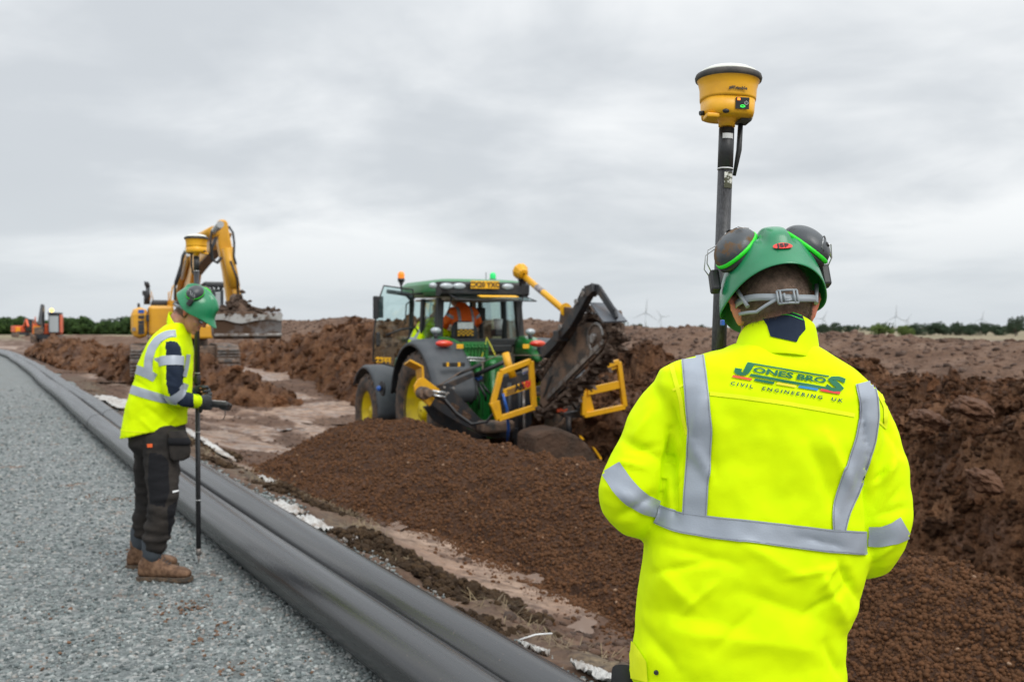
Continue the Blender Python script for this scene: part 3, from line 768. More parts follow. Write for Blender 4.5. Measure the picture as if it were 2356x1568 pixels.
scatter('gravel', np.stack([x, y, z], 1), (0.0042 + 0.0120 * RNG.uniform(0, 1, len(x)) ** 1.8) * (1 + 0.05 * np.clip(d - 5, 0, 20)), stone_m, 'loose grey angular stones covering the haul road', sub=1, disp=0.55, squash=(1, 0.8, 0.7), variants=5)
print('gravel', len(x))
# crumbs of mud dropped on the stone
cx = []
for i in range(46):
    c = PG(RNG.uniform(0, 1000), RNG.uniform(1000, 1560), 0); 
    for q in range(RNG.integers(2, 12)):
        cx.append((c.x + RNG.normal() * 0.05, c.y + RNG.normal() * 0.07, 0.012))
for (px, py) in [(300, 1305), (330, 1300), (345, 1330), (210, 1140), (250, 1150), (285, 1150), (560, 1530), (500, 1460), (430, 1400), (470, 1380), (395, 1400)]:
    c = PG(px, py, 0)
    for q in range(36): cx.append((c.x + RNG.normal() * 0.06, c.y + RNG.normal() * 0.10, 0.008))
cx = np.array(cx); s, t = ST(cx[:, 0], cx[:, 1]); cx = cx[t < pipe_t(s) - 0.2]
crumb_m = mat('mud_crumb', (0.15, 0.085, 0.05), 0.9, col2=(0.09, 0.05, 0.03), nscale=30, random_col=[(0.8, 0.8, 0.8), (1.2, 1.1, 1)])
scatter('mud_crumbs', cx - [0, 0, .004], 0.003 + 0.012 * RNG.uniform(0, 1, len(cx)) ** 2, crumb_m, 'brown mud crumbs dropped on the grey stone', squash=(1, 1, .5))

# spoil heap of fine soil, left of the trench
hs = np.concatenate([np.linspace(0.8, 9, 520), np.linspace(9.02, 16.6, 330)]); ht = np.linspace(2.7, 7.9, 360)
S_, T_ = np.meshgrid(hs, ht, indexing='ij'); hx, hy = XY(S_, T_)
hz = heap_h(hx, hy)
hb_ = base_h(hx, hy); fl_ = sst(T_, 6.0, 6.5) * (1 - sst(S_, 10.5, 12)) * (1 - sst(T_, 7.6, 7.9))
hz = np.maximum(hz, hb_ - 0.12 + fl_ * (0.17 + 0.05 * fbm(hx, hy, 5, 4, 36)))
heap = grid_obj('spoil_heap', hx, hy, hz, heap_m, flip=True)
tag(heap, kind='structure', label='long heap of fine dark brown soil beside the trench')
x, y = sample(900000, 1.0, 16, 2.7, 7.8, lambda d: np.clip((5.5 / np.maximum(d, 1)) ** 1.7, 0, 1))
z = heap_h(x, y); bz = base_h(x, y); n_ = fbm(x, y, 2, 3, 99)
s, t = ST(x, y); k = (z > bz - 0.02 + 0.14 * n_) | ((z > bz - .45) & (RNG.uniform(0, 1, len(z)) < .55 * np.exp((z - bz) / .10) * (0.3 + 1.4 * np.clip(n_ + .4, 0, 1)))) | ((t > 6.3) & (s < 11.5) & (n_ < .3)); bz = bz + .05 * (t > 6.3); x, y, z = x[k], y[k], np.maximum(z, bz)[k]; d = np.hypot(x, y)
crumb2 = mat('soil_crumb', (0.112, 0.053, 0.025), 0.9, col2=(0.068, 0.033, 0.016), nscale=30, spec=0.15, random_col=[(0.75, 0.75, 0.75), (1, 1, 1), (1.05, 1.02, 1.0), (1.3, 1.25, 1.22)])
sc_ = (0.0038 + 0.015 * RNG.uniform(0, 1, len(x)) ** 5.0) * (1 + 0.045 * np.clip(d - 4, 0, 10))
scatter('soil_crumbs', np.stack([x, y, z + 0.004], 1), sc_, crumb2, 'loose crumbs of dark brown soil covering the heap', sub=1, disp=0.5, squash=(1, .9, .85), variants=7, smooth=True)
print('crumbs', len(x))
k = RNG.uniform(0, 1, len(x)) < 0.0011
scatter('pebbles', np.stack([x, y, z + 0.012], 1)[k], RNG.uniform(0.005, 0.014, k.sum()) * (1 + 0.06 * np.clip(d[k] - 5, 0, 9)), mat('pale_pebble', (0.30, 0.20, 0.125), 0.7, col2=(0.30, 0.2, 0.14), nscale=10, random_col=[(.6, .5, .4), (1.1, 1.05, 1)]), 'small pale pebbles lying in the dark soil', sub=2, disp=0.25, smooth=True)

# bank of wet clay lumps, right of and beyond the trench
bs = np.concatenate([np.linspace(-3, 14, 560), np.linspace(14.04, 34, 300), np.linspace(34.1, 72, 240)]); bt = np.linspace(3.4, 14.6, 340)
S_, T_ = np.meshgrid(bs, bt, indexing='ij'); bx, by = XY(S_, T_)
bz = bank_h(bx, by); gb = base_h(bx, by)
toe = np.where(T_ < 8.6, -1.0, 0)
bz = np.where((T_ < 6.9) & (S_ < 21), gb - 0.3, bz)
bank = grid_obj('clay_bank', bx, by, np.maximum(bz, gb - 0.15), bank_m, flip=True)
tag(bank, kind='structure', label='long rough bank of dark wet clay lumps beyond the trench')
def lumps(n, slo, shi, tlo, thi, dens):
    x, y = sample(n, slo, shi, tlo, thi, dens); z = bank_h(x, y); g = base_h(x, y); k = z > g - 0.05
    s, t = ST(x, y); k &= ~((t < 7.0) & (s < 21)); return x[k], y[k], z[k]
lump_m = mat('wet_clay_clod', (0.132, 0.059, 0.026), 0.85, col2=(0.185, 0.094, 0.048), nscale=5, nlo=.45, nhi=.7, rough2=0.6, bump=1.0, bscale=22, bdist=0.04, spec=0.2,
             random_col=[(0.55, 0.55, 0.55), (0.9, 0.9, 0.9), (1.1, 1.05, 1.0), (1.5, 1.4, 1.35)])
x, y, z = lumps(34000, -2, 60, 3.4, 14.5, lambda d: np.clip((14 / np.maximum(d, 1)) ** .7, 0, 1))
sc_ = 0.022 + 0.12 * RNG.uniform(0, 1, len(x)) ** 4.0
scatter('clay_clods', np.stack([x, y, z], 1), sc_, lump_m, 'large and small torn clods of wet brown clay on the bank', sub=3, disp=0.95, squash=(1.25, .85, .65), variants=9, smooth=False, nfreq=1.9)
x, y, z = lumps(230000, -2, 24, 7.0, 12.8, lambda d: np.clip((9 / np.maximum(d, 1)) ** 1.6, 0, 1))
scatter('clay_crumbs', np.stack([x, y, z], 1), 0.009 + 0.038 * RNG.uniform(0, 1, len(x)) ** 3.2, lump_m, 'small clay crumbs lying over the bank', sub=1, disp=0.6, squash=(1.1, .9, .7), smooth=False)
# dark turf lumps beside the stone
x, y = sample(90000, 2.2, 26, 1.9, 4.2, lambda d: np.clip((7 / np.maximum(d, 1)) ** 1.1, 0, 1))
s, t = ST(x, y); e = t - road_edge(s); n_ = fbm(s, t, 1.3, 3, 55) + .5 * fbm(s, t, 5, 2, 56)
k = (e > .02) & (e < .85) & (n_ > -.02 + .8 * np.abs(e - .33) ** 1.2); x, y, n_ = x[k], y[k], n_[k]
turf_m = mat('dark_turf', (0.062, 0.036, 0.022), 0.95, col2=(0.11, 0.075, 0.045), nscale=40, bump=.8, bscale=60, random_col=[(.55, .55, .55), (1, 1, 1), (1.3, 1.25, 1.1)], spec=.15)
scatter('turf_lumps', np.stack([x, y, base_h(x, y) + .10 * np.clip(n_, 0, .6) * RNG.uniform(0, 1, len(x))], 1), 0.007 + 0.032 * RNG.uniform(0, 1, len(x)) ** 3, turf_m, 'dark clumps of torn turf lying between the pipes and the mud', sub=1, disp=.7, squash=(1.1, 1, .8), variants=6)
# clods strewn over the mud
x, y = sample(60000, 2, 34, 2.6, 9, lambda d: np.clip((8 / np.maximum(d, 1)) ** 1.3, 0, 1))
s, t = ST(x, y); e = t - road_edge(s); k = (e > 0.1) & (wet_mask(x, y) + 0.35 * RNG.uniform(-1, 1, len(x)) < 0.55) ; x, y, s = x[k], y[k], s[k]
z = base_h(x, y)
scatter('mud_clods', np.stack([x, y, z], 1), 0.006 + 0.04 * RNG.uniform(0, 1, len(x)) ** 5, mat('mud_clod', (0.105, 0.064, 0.042), 0.85, col2=(0.07, 0.04, 0.027), nscale=14, bump=.5, bscale=30, random_col=[(.6, .6, .6), (1.3, 1.2, 1.15)]), 'small brown clods scattered over the trampled mud', sub=1, disp=0.6, squash=(1.1, 1, .55), smooth=True)

# topsoil bund on the horizon
us = np.concatenate([np.linspace(-8, 40, 420), np.geomspace(40.2, 175, 260)]); ut = np.linspace(-8, 8, 150)
S_, T_ = np.meshgrid(us, ut, indexing='ij'); T_ = T_ + np.interp(S_, [-10, 10, 30, 50, 75, 100, 160], [16, 16, 16, 15.2, 11.5, 10.5, 10]); ux, uy = XY(S_, T_)
uz = bund_h(ux, uy)
bund = grid_obj('topsoil_bund', ux, uy, np.maximum(uz, base_h(ux, uy) - 0.3), bund_m, flip=True)
tag(bund, kind='structure', label='long smooth bund of pale brown topsoil along the horizon')
x, y = sample(26000, 0, 60, 10, 20, lambda d: np.clip((22 / np.maximum(d, 1)) ** 1.0, 0, 1)); z = bund_h(x, y)
k = z > bank_h(x, y); x, y, z = x[k], y[k], z[k]
scatter('topsoil_clods', np.stack([x, y, z], 1), 0.02 + 0.07 * RNG.uniform(0, 1, len(x)) ** 3, mat('topsoil_clod', (0.12, 0.077, 0.057), 0.95, col2=(0.08, 0.05, 0.036), nscale=8, random_col=[(.6, .6, .6), (1.35, 1.25, 1.15)]), 'small dry clods on the pale topsoil bund', sub=1, disp=.5, smooth=True, squash=(1.1, 1, .6))

# puddles
puddle_m = mat('shallow_muddy_water', (0.24, 0.175, 0.14), 0.06, spec=0.6)
def puddle(cx_, cy_, rx_, ry_, z, seed):
    rg = np.random.default_rng(seed); mb = MB(); n = 28; pts = []
    ph = rg.uniform(0, 6, 5)
    for k in range(n):
        a = 2 * math.pi * k / n; r = 1 + sum(0.16 * math.sin((j + 2) * a + ph[j]) for j in range(4))
        pts.append((cx_ + rx_ * r * math.cos(a), cy_ + ry_ * r * math.sin(a), z))
    mb.add([(cx_, cy_, z)] + pts, [(0, 1 + k, 1 + (k + 1) % n) for k in range(n)])
    o = mb.build('puddle', puddle_m); tag(o, kind='structure', label='shallow pale puddle lying in the mud'); return o
def zb(p): return float(base_h(np.array([p.x]), np.array([p.y]))[0])
for i, (px, py, rx_, ry_) in enumerate([(195, 856, 1.6, 0.7), (740, 962, 1.1, 0.9), (560, 925, .5, .5), (1210, 1335, .14, .2), (1330, 1440, .12, .18), (905, 1212, .16, .2), (650, 990, .35, .5), (250, 880, .8, .5)]):
    p = PG(px, py, -0.4 if py > 900 else -0.05)
    for _ in range(4): p = PG(px, py, zb(p))
    puddle(p.x, p.y, rx_, ry_, zb(p) + 0.012, i)

# dry straw in the turf edge
mb = MB()
for i in range(3400):
    s = RNG.uniform(2, 20); e = abs(RNG.normal() * 0.16) + 0.22 + RNG.uniform(0, .25) * (i % 3 == 0); t = float(road_edge(np.array(s))) + e
    if fbm(np.array(s * 1.0), np.array(t), 1.4, 2, 5) < -0.08: continue
    x, y = XY(s, t); z = zb(V(x, y, 0)); a = RNG.uniform(0, 6.28); l = RNG.uniform(.04, .13); h = RNG.uniform(-.01, .045)
    dx, dy = math.cos(a) * l, math.sin(a) * l; w = 0.0016 + 0.0001 * s
    mb.add([(x - dy / l * w, y + dx / l * w, z), (x + dy / l * w, y - dx / l * w, z), (x + dx + dy / l * w, y + dy, z + h + .01), (x + dx - dy / l * w, y + dy, z + h + .01)], [(0, 1, 2, 3)])
tag(mb.build('dry_straw', mat('dry_straw', (0.22, 0.165, 0.09), 0.8, col2=(0.10, 0.072, 0.045), nscale=3), fix=False), kind='stuff', label='dry straw bits in the turf beside the stone')
# ragged white geotextile showing at the road edge
def geotextile(pxs, wid, label, seed, lift=0.02):
    rg = np.random.default_rng(seed); pts = []
    for (px, py) in pxs:
        p = PG(px, py, -0.03)
        for _ in range(3): p = PG(px, py, zb(p) + .02)
        pts.append(p)
    pts = [pts[0].lerp(pts[-1], k / 24) if len(pts) == 2 else (lambda u: pts[min(int(u), len(pts) - 2)].lerp(pts[min(int(u), len(pts) - 2) + 1], u - min(int(u), len(pts) - 2)))(k / 24 * (len(pts) - 1)) for k in range(25)]
    vs = []; m = 9
    nrm = Vector((UY, -UX, 0))
    for k, p in enumerate(pts):
        w0 = wid * (0.5 + rg.uniform(.0, .5)) * math.sin(math.pi * (k + 1.5) / 27) ** .4; w1 = wid * (0.5 + rg.uniform(.0, .5)) * math.sin(math.pi * (k + 1.5) / 27) ** .4
        for j in range(m):
            q = p + nrm * (-w0 + (w0 + w1) * j / (m - 1))
            z = max(zb(q), p.z - .04) + lift + 0.014 * math.sin(j * 1.7 + k * .6) + rg.uniform(-.006, .006)
            vs.append((q.x, q.y, z))
    mb = MB(); mb.add(vs, [(a * m + b, a * m + b + 1, (a + 1) * m + b + 1, (a + 1) * m + b) for a in range(24) for b in range(m - 1)], True)
    o = mb.build('geotextile_sheet', fabric_w, solid=0.004)
    tag(o, label, 'fabric', 'white geotextile showing beside the pipes')
geotextile([(232, 912), (262, 922), (285, 945)], .30, 'crumpled white geotextile patch just behind the back of the man with the pole', 1, .05)
geotextile([(425, 985), (470, 1015), (540, 1062)], .10, 'long white geotextile edge running beside the survey pole of the left man', 2, .04)
geotextile([(598, 1090), (632, 1108)], .06, 'small white geotextile scrap at the far pipe near the tip of the soil heap', 3)
geotextile([(632, 1152), (690, 1180)], .11, 'flat white ribbed geotextile piece against the far pipe, larger than the scraps beside it', 4)
geotextile([(694, 1186), (752, 1216)], .10, 'tapering white geotextile piece right after the flat ribbed one', 5)
geotextile([(795, 1242), (830, 1228)], .045, 'torn white geotextile scrap between two dark turf lumps', 6)
geotextile([(1200, 1480), (1262, 1500)], .035, 'thin white geotextile strip beside the near end of the far pipe', 7)
geotextile([(1318, 1526), (1420, 1566)], .045, 'frayed white geotextile strip nearest to the front man', 8)
mb = MB(); a, b_ = PG(1195, 1480, .0), PG(1270, 1470, .0); mb.tube([a + V(0, 0, .02), (a + b_) / 2 + V(0, 0, .035), b_ + V(0, 0, .03)], .004, 6)
tag(mb.build('loose_strap', white_p), 'thin pale strap lying in the mud by the far pipe', 'strap')

# big clods by the trench
clodm = mat('clay_block', (0.085, 0.036, 0.016), 0.85, col2=(0.13, 0.06, 0.030), nscale=5, bump=1.0, bscale=14, bdist=.06)
def clod(name, px, py, Y, r, seed, label, m=clodm, rot=0):
    bm = bmesh.new(); bmesh.ops.create_icosphere(bm, subdivisions=5, radius=1)
    from mathutils import noise as mn
    for v in bm.verts:
        n = mn.fractal(v.co * 1.3 + V(seed * 3.1, 0, 0), 1, 2, 5); n2 = mn.voronoi(v.co * 2.0 + V(0, seed * 2.7, 0))[0]; n3 = mn.ridged_multi_fractal(v.co * 2.2 + V(seed, 0, 0), .9, 2.1, 5, 1, 2)
        v.co = v.co * (1 + 0.30 * n + 0.35 * (n2[1] - n2[0]) * .6 - .04 * n3); v.co.x *= r[0]; v.co.y *= r[1]; v.co.z *= r[2]
    me = bpy.data.meshes.new(name); bm.to_mesh(me); bm.free(); me.materials.append(m); me.polygons.foreach_set('use_smooth', [True] * len(me.polygons))
    o = link(bpy.data.objects.new(name, me)); o.location = P(px, py, Y); o.rotation_euler = (0.1, 0.35, rot); tag(o, label, 'clod'); return o
clod('clay_clod', 2140, 965, 9.5, (.17, .17, .08), 5, 'flat jutting clay slab high on the bank right of the front man')
clod('clay_clod', 2240, 940, 9.2, (.20, .18, .09), 6, 'large overhanging clay slab at the top of the bank right of the front man')
clod('clay_clod', 2265, 1105, 8.4, (.15, .14, .09), 7, 'clay block sticking out midway down the bank at the right')

def settle(root):      # children were modelled in world axes: take the root's place off them
    for ch in bpy.data.objects:
        if ch.parent == root: ch.location = ch.location - root.location
# ------------------------------------------------------------------ the two pipes
PR = 0.135
def make_pipe(dt, label, dz=0.0):
    ss = np.concatenate([np.linspace(1.2, 14, 90), np.linspace(14.3, 62, 110), np.linspace(63, 130, 40)])
    pts = []
    for s in ss:
        t = float(pipe_t(s)) + dt + 0.012 * math.sin(s * 0.6 + dt * 9)
        x, y = XY(s, t); pts.append(V(x, y, PR - 0.006 + dz))
    mb = MB()
    sm = []
    for i, p in enumerate(pts):
        a = pts[max(i - 2, 0):i + 3]; sm.append(sum(a, V(0, 0, 0)) / len(a))
    mb.tube(sm, PR, 56)
    o = mb.build('pipe', pipe_m); tag(o, label, 'pipe', 'black pipes laid along the haul road')
    return o, sm
pipe_a, pa = make_pipe(0.0, 'black plastic pipe on the stone road, the nearer of the two')
pipe_b, pb = make_pipe(2 * PR + 0.012, 'black plastic pipe on the mud side, half hidden behind the other pipe')
def bead(parent, path, s0):
    i = min(range(len(path)), key=lambda k: abs(ST(path[k].x, path[k].y)[0] - s0)); d = (path[i + 1] - path[i]).normalized(); p = path[i]
    mb = MB(); mb.tube([p - d * .014, p - d * .006, p + d * .006, p + d * .014], [PR + .001, PR + .004, PR + .004, PR + .001], 40)
    mb.build('weld_bead', black_p, parent)
p0 = PG(205, 955, 0.14)
bead(pipe_a, pa, ST(*PG(207, 990, 0.05).xy)[0]); bead(pipe_b, pb, ST(*PG(280, 965, 0.1).xy)[0]); bead(pipe_b, pb, 46)

# ------------------------------------------------------------------ survey poles with receivers
def survey_pole(foot, top, yaw, label, bands=True, flip=False):
    """top = centre of the receiver's underside; yaw turns the receiver's front panel"""
    foot, top = Vector(foot), Vector(top); ax = (top - foot); Lp = ax.length; axn = ax.normalized()
    root = empty('survey_pole', foot, 0, label, 'survey pole', 'survey poles with yellow receivers')
    xr = Vector((1, 0, 0)); xr = (xr - axn * xr.dot(axn)).normalized(); R = Matrix((xr, axn.cross(xr), axn)).transposed() @ Matrix.Rotation(yaw, 3, 'Z')
    def W(x, y, z): return R @ Vector((x, y, z))
    B = W(0, 0, Lp)   # underside of receiver
    mb = MB(); mb.tube([W(0, 0, 0.10), W(0, 0, 1.22)], 0.0155, 20); mb.build('lower_section', carbon_m, root)
    mb = MB(); mb.tube([W(0, 0, 1.20), W(0, 0, Lp - 0.10)], 0.0170, 20); mb.build('upper_section', carbon_m, root)
    mb = MB(); mb.tube([W(0, 0, 0), W(0, 0, 0.07)], [0.001, 0.010], 14); mb.tube([W(0, 0, .07), W(0, 0, 0.11)], 0.0165, 14); mb.build('point', steel_m, root)
    mb = MB(); mb.tube([W(0, 0, 1.17), W(0, 0, 1.23)], 0.021, 20); mb.box(W(.024, 0, 1.2), (.02, .02, .03), R); mb.build('clamp', black_p, root, bevel=.002)
    for z in (0.42, 0.86, 1.24):
        mb = MB(); mb.tube([W(0, 0, z), W(0, 0, z + .004)], 0.0174, 20); mb.build('mark_ring', white_p, root)
    mb = MB(); mb.tube([W(0, 0, Lp - 0.10), W(0, 0, Lp - .004)], 0.0178, 24); mb.build('collar', black_p, root)
    mb = MB(); mb.tube([W(0, 0, Lp - 0.1), W(0, 0, Lp - 0.097)], 0.0184, 24); mb.build('mark_ring', white_p, root)
    # labels wrapped on the tube
    def wrap(name, z0, z1, a0, a1, m, r=.0190):
        k = 10; vs = []
        for j in range(k + 1):
            a = a0 + (a1 - a0) * j / k
            for z in (z0, z1): vs.append(W(r * math.cos(a), r * math.sin(a), z))
        mb = MB(); mb.add(vs, [(2 * j, 2 * j + 2, 2 * j + 3, 2 * j + 1) for j in range(k)], True); return mb.build(name, m, root)
    wrap('label', Lp - .030, Lp - .018, -2.3, -.9, white_p, .0186)
    wrap('worn_sticker', Lp - .145, Lp - .108, -1.9, -.6, mat('worn_sticker', (.7, .7, .64), .6, col2=(.06, .06, .03), nscale=70, nlo=.45, nhi=.55), .0178)
    # antenna whip
    mb = MB(); mb.tube([B + W(.035, .01, .012), B + W(.034, .012, -.05), B + W(.025, .012, -.11)], [.006, .0065, .004], 10); mb.build('radio_antenna', black_p, root)
    # receiver body, slightly square towards the bottom
    def ring(r, z, p=2.0, off=0.0): return [B + W(*(Vector(v))) for v in ell((0, off, z), r, r, 40, p=p)]
    mb = MB(); mb.loft([ring(.019, 0), ring(.0195, .012), ring(.024, .019), ring(.034, .024)], caps=True); body = mb.build('receiver_neck', gnss_y, root)
    mb = MB(); mb.loft([ring(.049, .018, 3.2), ring(.0555, .021, 3.2), ring(.058, .030, 3.0), ring(.0605, .058, 2.6)]); rec = mb.build('receiver_case', gnss_y, root)
    mb = MB(); mb.loft([ring(.0625, .0585, 2.4), ring(.0635, .064, 2.3), ring(.0650, .085, 2.1), ring(.070, .103, 2.0), ring(.073, .106, 2)]); up = mb.build('receiver_upper_case', gnss_y, root)
    mb = MB(); mb.loft([ring(.070, .1045), ring(.0755, .106), ring(.0770, .112), ring(.0750, .1185), ring(.069, .121)]); mb.build('rubber_rim', gnss_rub, root)
    mb = MB(); mb.loft([ring(.0685, .1195), ring(.064, .127), ring(.052, .1335), ring(.034, .1375), ring(.012, .139)]); mb.build('antenna_dome', gnss_w, root)
    # front panel faces local -y
    def fp(x, z, d=.0015):
        y = -(.0572 + (z - .030) / .028 * .0028); return B + W(x, y - d, z)
    def quad(name, x0, x1, z0, z1, m, d, par, th=.002):
        mb = MB(); mb.prism([fp(x0, z0, d), fp(x1, z0, d), fp(x1, z1, d), fp(x0, z1, d)], W(0, -th, 0)); return mb.build(name, m, par, bevel=.0006)
    pn = quad('control_panel', .0025, .034, .0275, .0535, black_p, .0015, rec)
    quad('led', .0055, .0125, .046, .0515, led_o, .0038, pn, .0012)
    mb = MB(); c = fp(.019, .0335, .004); mb.tube([c + W(.005 * math.cos(a) , 0, .0024 * math.sin(a)) for a in np.linspace(0, 2 * math.pi, 16)[:-1]], .0009, 6, closed=True); mb.build('led', led_g, pn)
    mb = MB(); c = fp(.027, .041, .004); mb.tube([c + W(.0038 * math.cos(a), 0, .0038 * math.sin(a)) for a in np.linspace(math.radians(125), math.radians(415), 14)], .0006, 5); mb.tube([c + W(0, 0, .001), c + W(0, 0, .0048)], .0006, 5); mb.build('power_symbol', white_p, pn)
    n = W(0, -1, 0); right = W(1, 0, 0); upv = W(0, 0, 1)
    text_obj('lettering', 'Trimble', .0105, gnss_rub, up, face_M(B + W(.010, -.0662, .070), right, upv), extrude=.0006, bold=.0003)
    mb = MB(); c = B + W(-.0105, -.0662, .0735); [mb.box(c + W(-.003 + .003 * k, 0, -.001 + .001 * k), (.0022, .001, .006), R) for k in range(3)]; mb.build('emblem', gnss_rub, up)
    mb = MB(); mb.ball(B + W(-.018, -.057, .022), (.008, .006, .005), R, 14, 8); mb.build('port_cap', black_p, rec)
    mb = MB(); mb.tube([B + W(-.057, -.01, .027), B + W(-.067, -.012, .025)], .0055, 12); mb.build('connector', black_p, rec)
    mb = MB(); mb.box(B + W(-.044, -.03, .014), (.03, .04, .010), R); mb.build('battery_foot', gnss_y, rec, bevel=.003)
    mb = MB(); mb.ball(B + W(.050, .03, .035), (.020, .020, .015), R, 18, 12); mb.build('side_dome', gnss_w, rec)
    mb = MB(); mb.box(B + W(.040, .004, .016), (.026, .05, .008), R); mb.build('base_plate', gnss_rub, rec, bevel=.002)
    return root
top_r = P(1672, 292, 2.32); low_r = P(1654, 800, 2.30)
k = (0.0 - low_r.z) / (top_r.z - low_r.z); foot_r = low_r + (top_r - low_r) * k
pole_r = survey_pole(foot_r, top_r, 0.05, 'black carbon pole with yellow and white receiver rising beside the helmet of the front man')
foot_l = PG(457, 1300, 0.0); top_l = P(452, 588, 6.46)
pole_l = survey_pole(foot_l, top_l, math.radians(150), 'muddy black pole with yellow receiver held upright by the left man')

# ------------------------------------------------------------------ people: parts of a body
def chain(mb, pts, rad, n=16, sub=3):
    """limb through joints with radii, smoothly interpolated, rounded ends"""
    P_ = [Vector(p) for p in pts]; out = []; rr = []
    m = len(P_)
    for i in range(m - 1):
        p0, p1, p2, p3 = P_[max(i - 1, 0)], P_[i], P_[i + 1], P_[min(i + 2, m - 1)]
        for k in range(sub):
            u = k / sub
            out.append(0.5 * ((2 * p1) + (p2 - p0) * u + (2 * p0 - 5 * p1 + 4 * p2 - p3) * u * u + (3 * p1 - p0 - 3 * p2 + p3) * u ** 3))
            rr.append(rad[i] + (rad[i + 1] - rad[i]) * u)
    out.append(P_[-1]); rr.append(rad[-1])
    d0 = (out[0] - out[1]).normalized(); d1 = (out[-1] - out[-2]).normalized()
    a, ra, b, rb = out[0], rr[0], out[-1], rr[-1]
    out = [a + d0 * ra * .95, a + d0 * ra * .7] + out + [b + d1 * rb * .7, b + d1 * rb * .95]; rr = [ra * .25, ra * .7] + rr + [rb * .7, rb * .25]
    mb.tube(out, rr, n)
def add_head(mb, M, ears=True):
    """M: 4x4, origin at head centre, +y to the face, z up; one size for everybody"""
    def T(*p): return M @ Vector(p)
    R = M.to_3x3()
    mb.ball(T(0, -.012, .022), (.074, .094, .098), R, 24, 18)
    # face and jaw
    mb.loft([[T(*v) for v in ell((0, c, z), a, b, 20)] for (z, c, a, b) in [(.05, .02, .066, .075), (.01, .026, .066, .074), (-.03, .030, .062, .068), (-.065, .036, .052, .056), (-.095, .045, .036, .040), (-.108, .05, .018, .022)]])
    mb.loft([[T(*v) for v in ell((0, c, z), a, b, 10)] for (z, c, a, b) in [(.022, .090, .009, .012), (.0, .100, .010, .015), (-.02, .106, .015, .018), (-.030, .103, .016, .015)]])      # nose
    for sx in (-1, 1):
        mb.ball(T(sx * .031, .078, .022), (.017, .018, .010), R, 10, 8, )     # brow and eye area
        mb.ball(T(sx * .040, .066, -.022), (.020, .02, .018), R, 10, 8)
    mb.ball(T(0, .093, -.056), (.024, .012, .008), R, 12, 8); mb.ball(T(0, .090, -.066), (.020, .012, .007), R, 12, 8)
    mb.ball(T(0, .082, -.094), (.018, .016, .014), R, 12, 8)
    if ears:
        for sx in (-1, 1):
            mb.tube([T(sx * .074, -.004, -.032), T(sx * .083, -.014, -.012), T(sx * .094, -.026, .012), T(sx * .096, -.026, .028), T(sx * .087, -.012, .036), T(sx * .077, .002, .026)], [.007, .0075, .0065, .006, .006, .005], 8)
            mb.loft([[T(sx * (.072 + .015 * q), -.008 - .004 * q + .014 * math.cos(a), .004 + .026 * math.sin(a)) for a in np.linspace(0, 2 * math.pi, 12)[:-1]] for q in (0, 1)])
def add_neck(mb, a, b, r0=.062, r1=.058): chain(mb, [a, b], [r0, r1], 18, 2)
def add_hand(mb, M, curl=1.0, s=1.0, thumb=1, spread=.018):
    """palm along +y from the wrist, fingers curl towards -z; thumb on the +x side when thumb=1"""
    def T(x, y, z): return M @ Vector((x * s, y * s, z * s))
    mb.loft([[T(*v) for v in [(a * math.cos(q), y, b * math.sin(q) + zo) for q in np.linspace(0, 2 * math.pi, 15)[:-1]]] for (y, a, b, zo) in [(-.02, .026, .020, 0), (.0, .029, .021, 0), (.035, .040, .019, 0), (.075, .043, .017, 0), (.092, .040, .013, 0)]])
    L = [(.046, .028, .022), (.050, .032, .024), (.046, .030, .023), (.036, .023, .020)]
    for i in range(4):
        x = thumb * (.031 - i * .0205); y = .082 - abs(i - 1) * .004; z = 0.0; a = 0.30 * curl; pts = [T(x * .9, y - .02, z), T(x, y, z)]; rad = [.0105, .0102]
        for j, l in enumerate(L[i]):
            y += math.cos(a) * l; z -= math.sin(a) * l; pts.append(T(x * (1 + .06 * j), y, z)); rad.append(.0098 - .0008 * j); a += 0.95 * curl
        chain(mb, pts, [r * s for r in rad], 8, 2)
    a = thumb
    chain(mb, [T(a * .020, .015, -.006), T(a * .044, .040, -.016), T(a * .052, .068, -.034 * curl - .006), T(a * .046, .090, -.052 * curl - .006)], [.015 * s, .0135 * s, .0115 * s, .0095 * s], 8, 2)
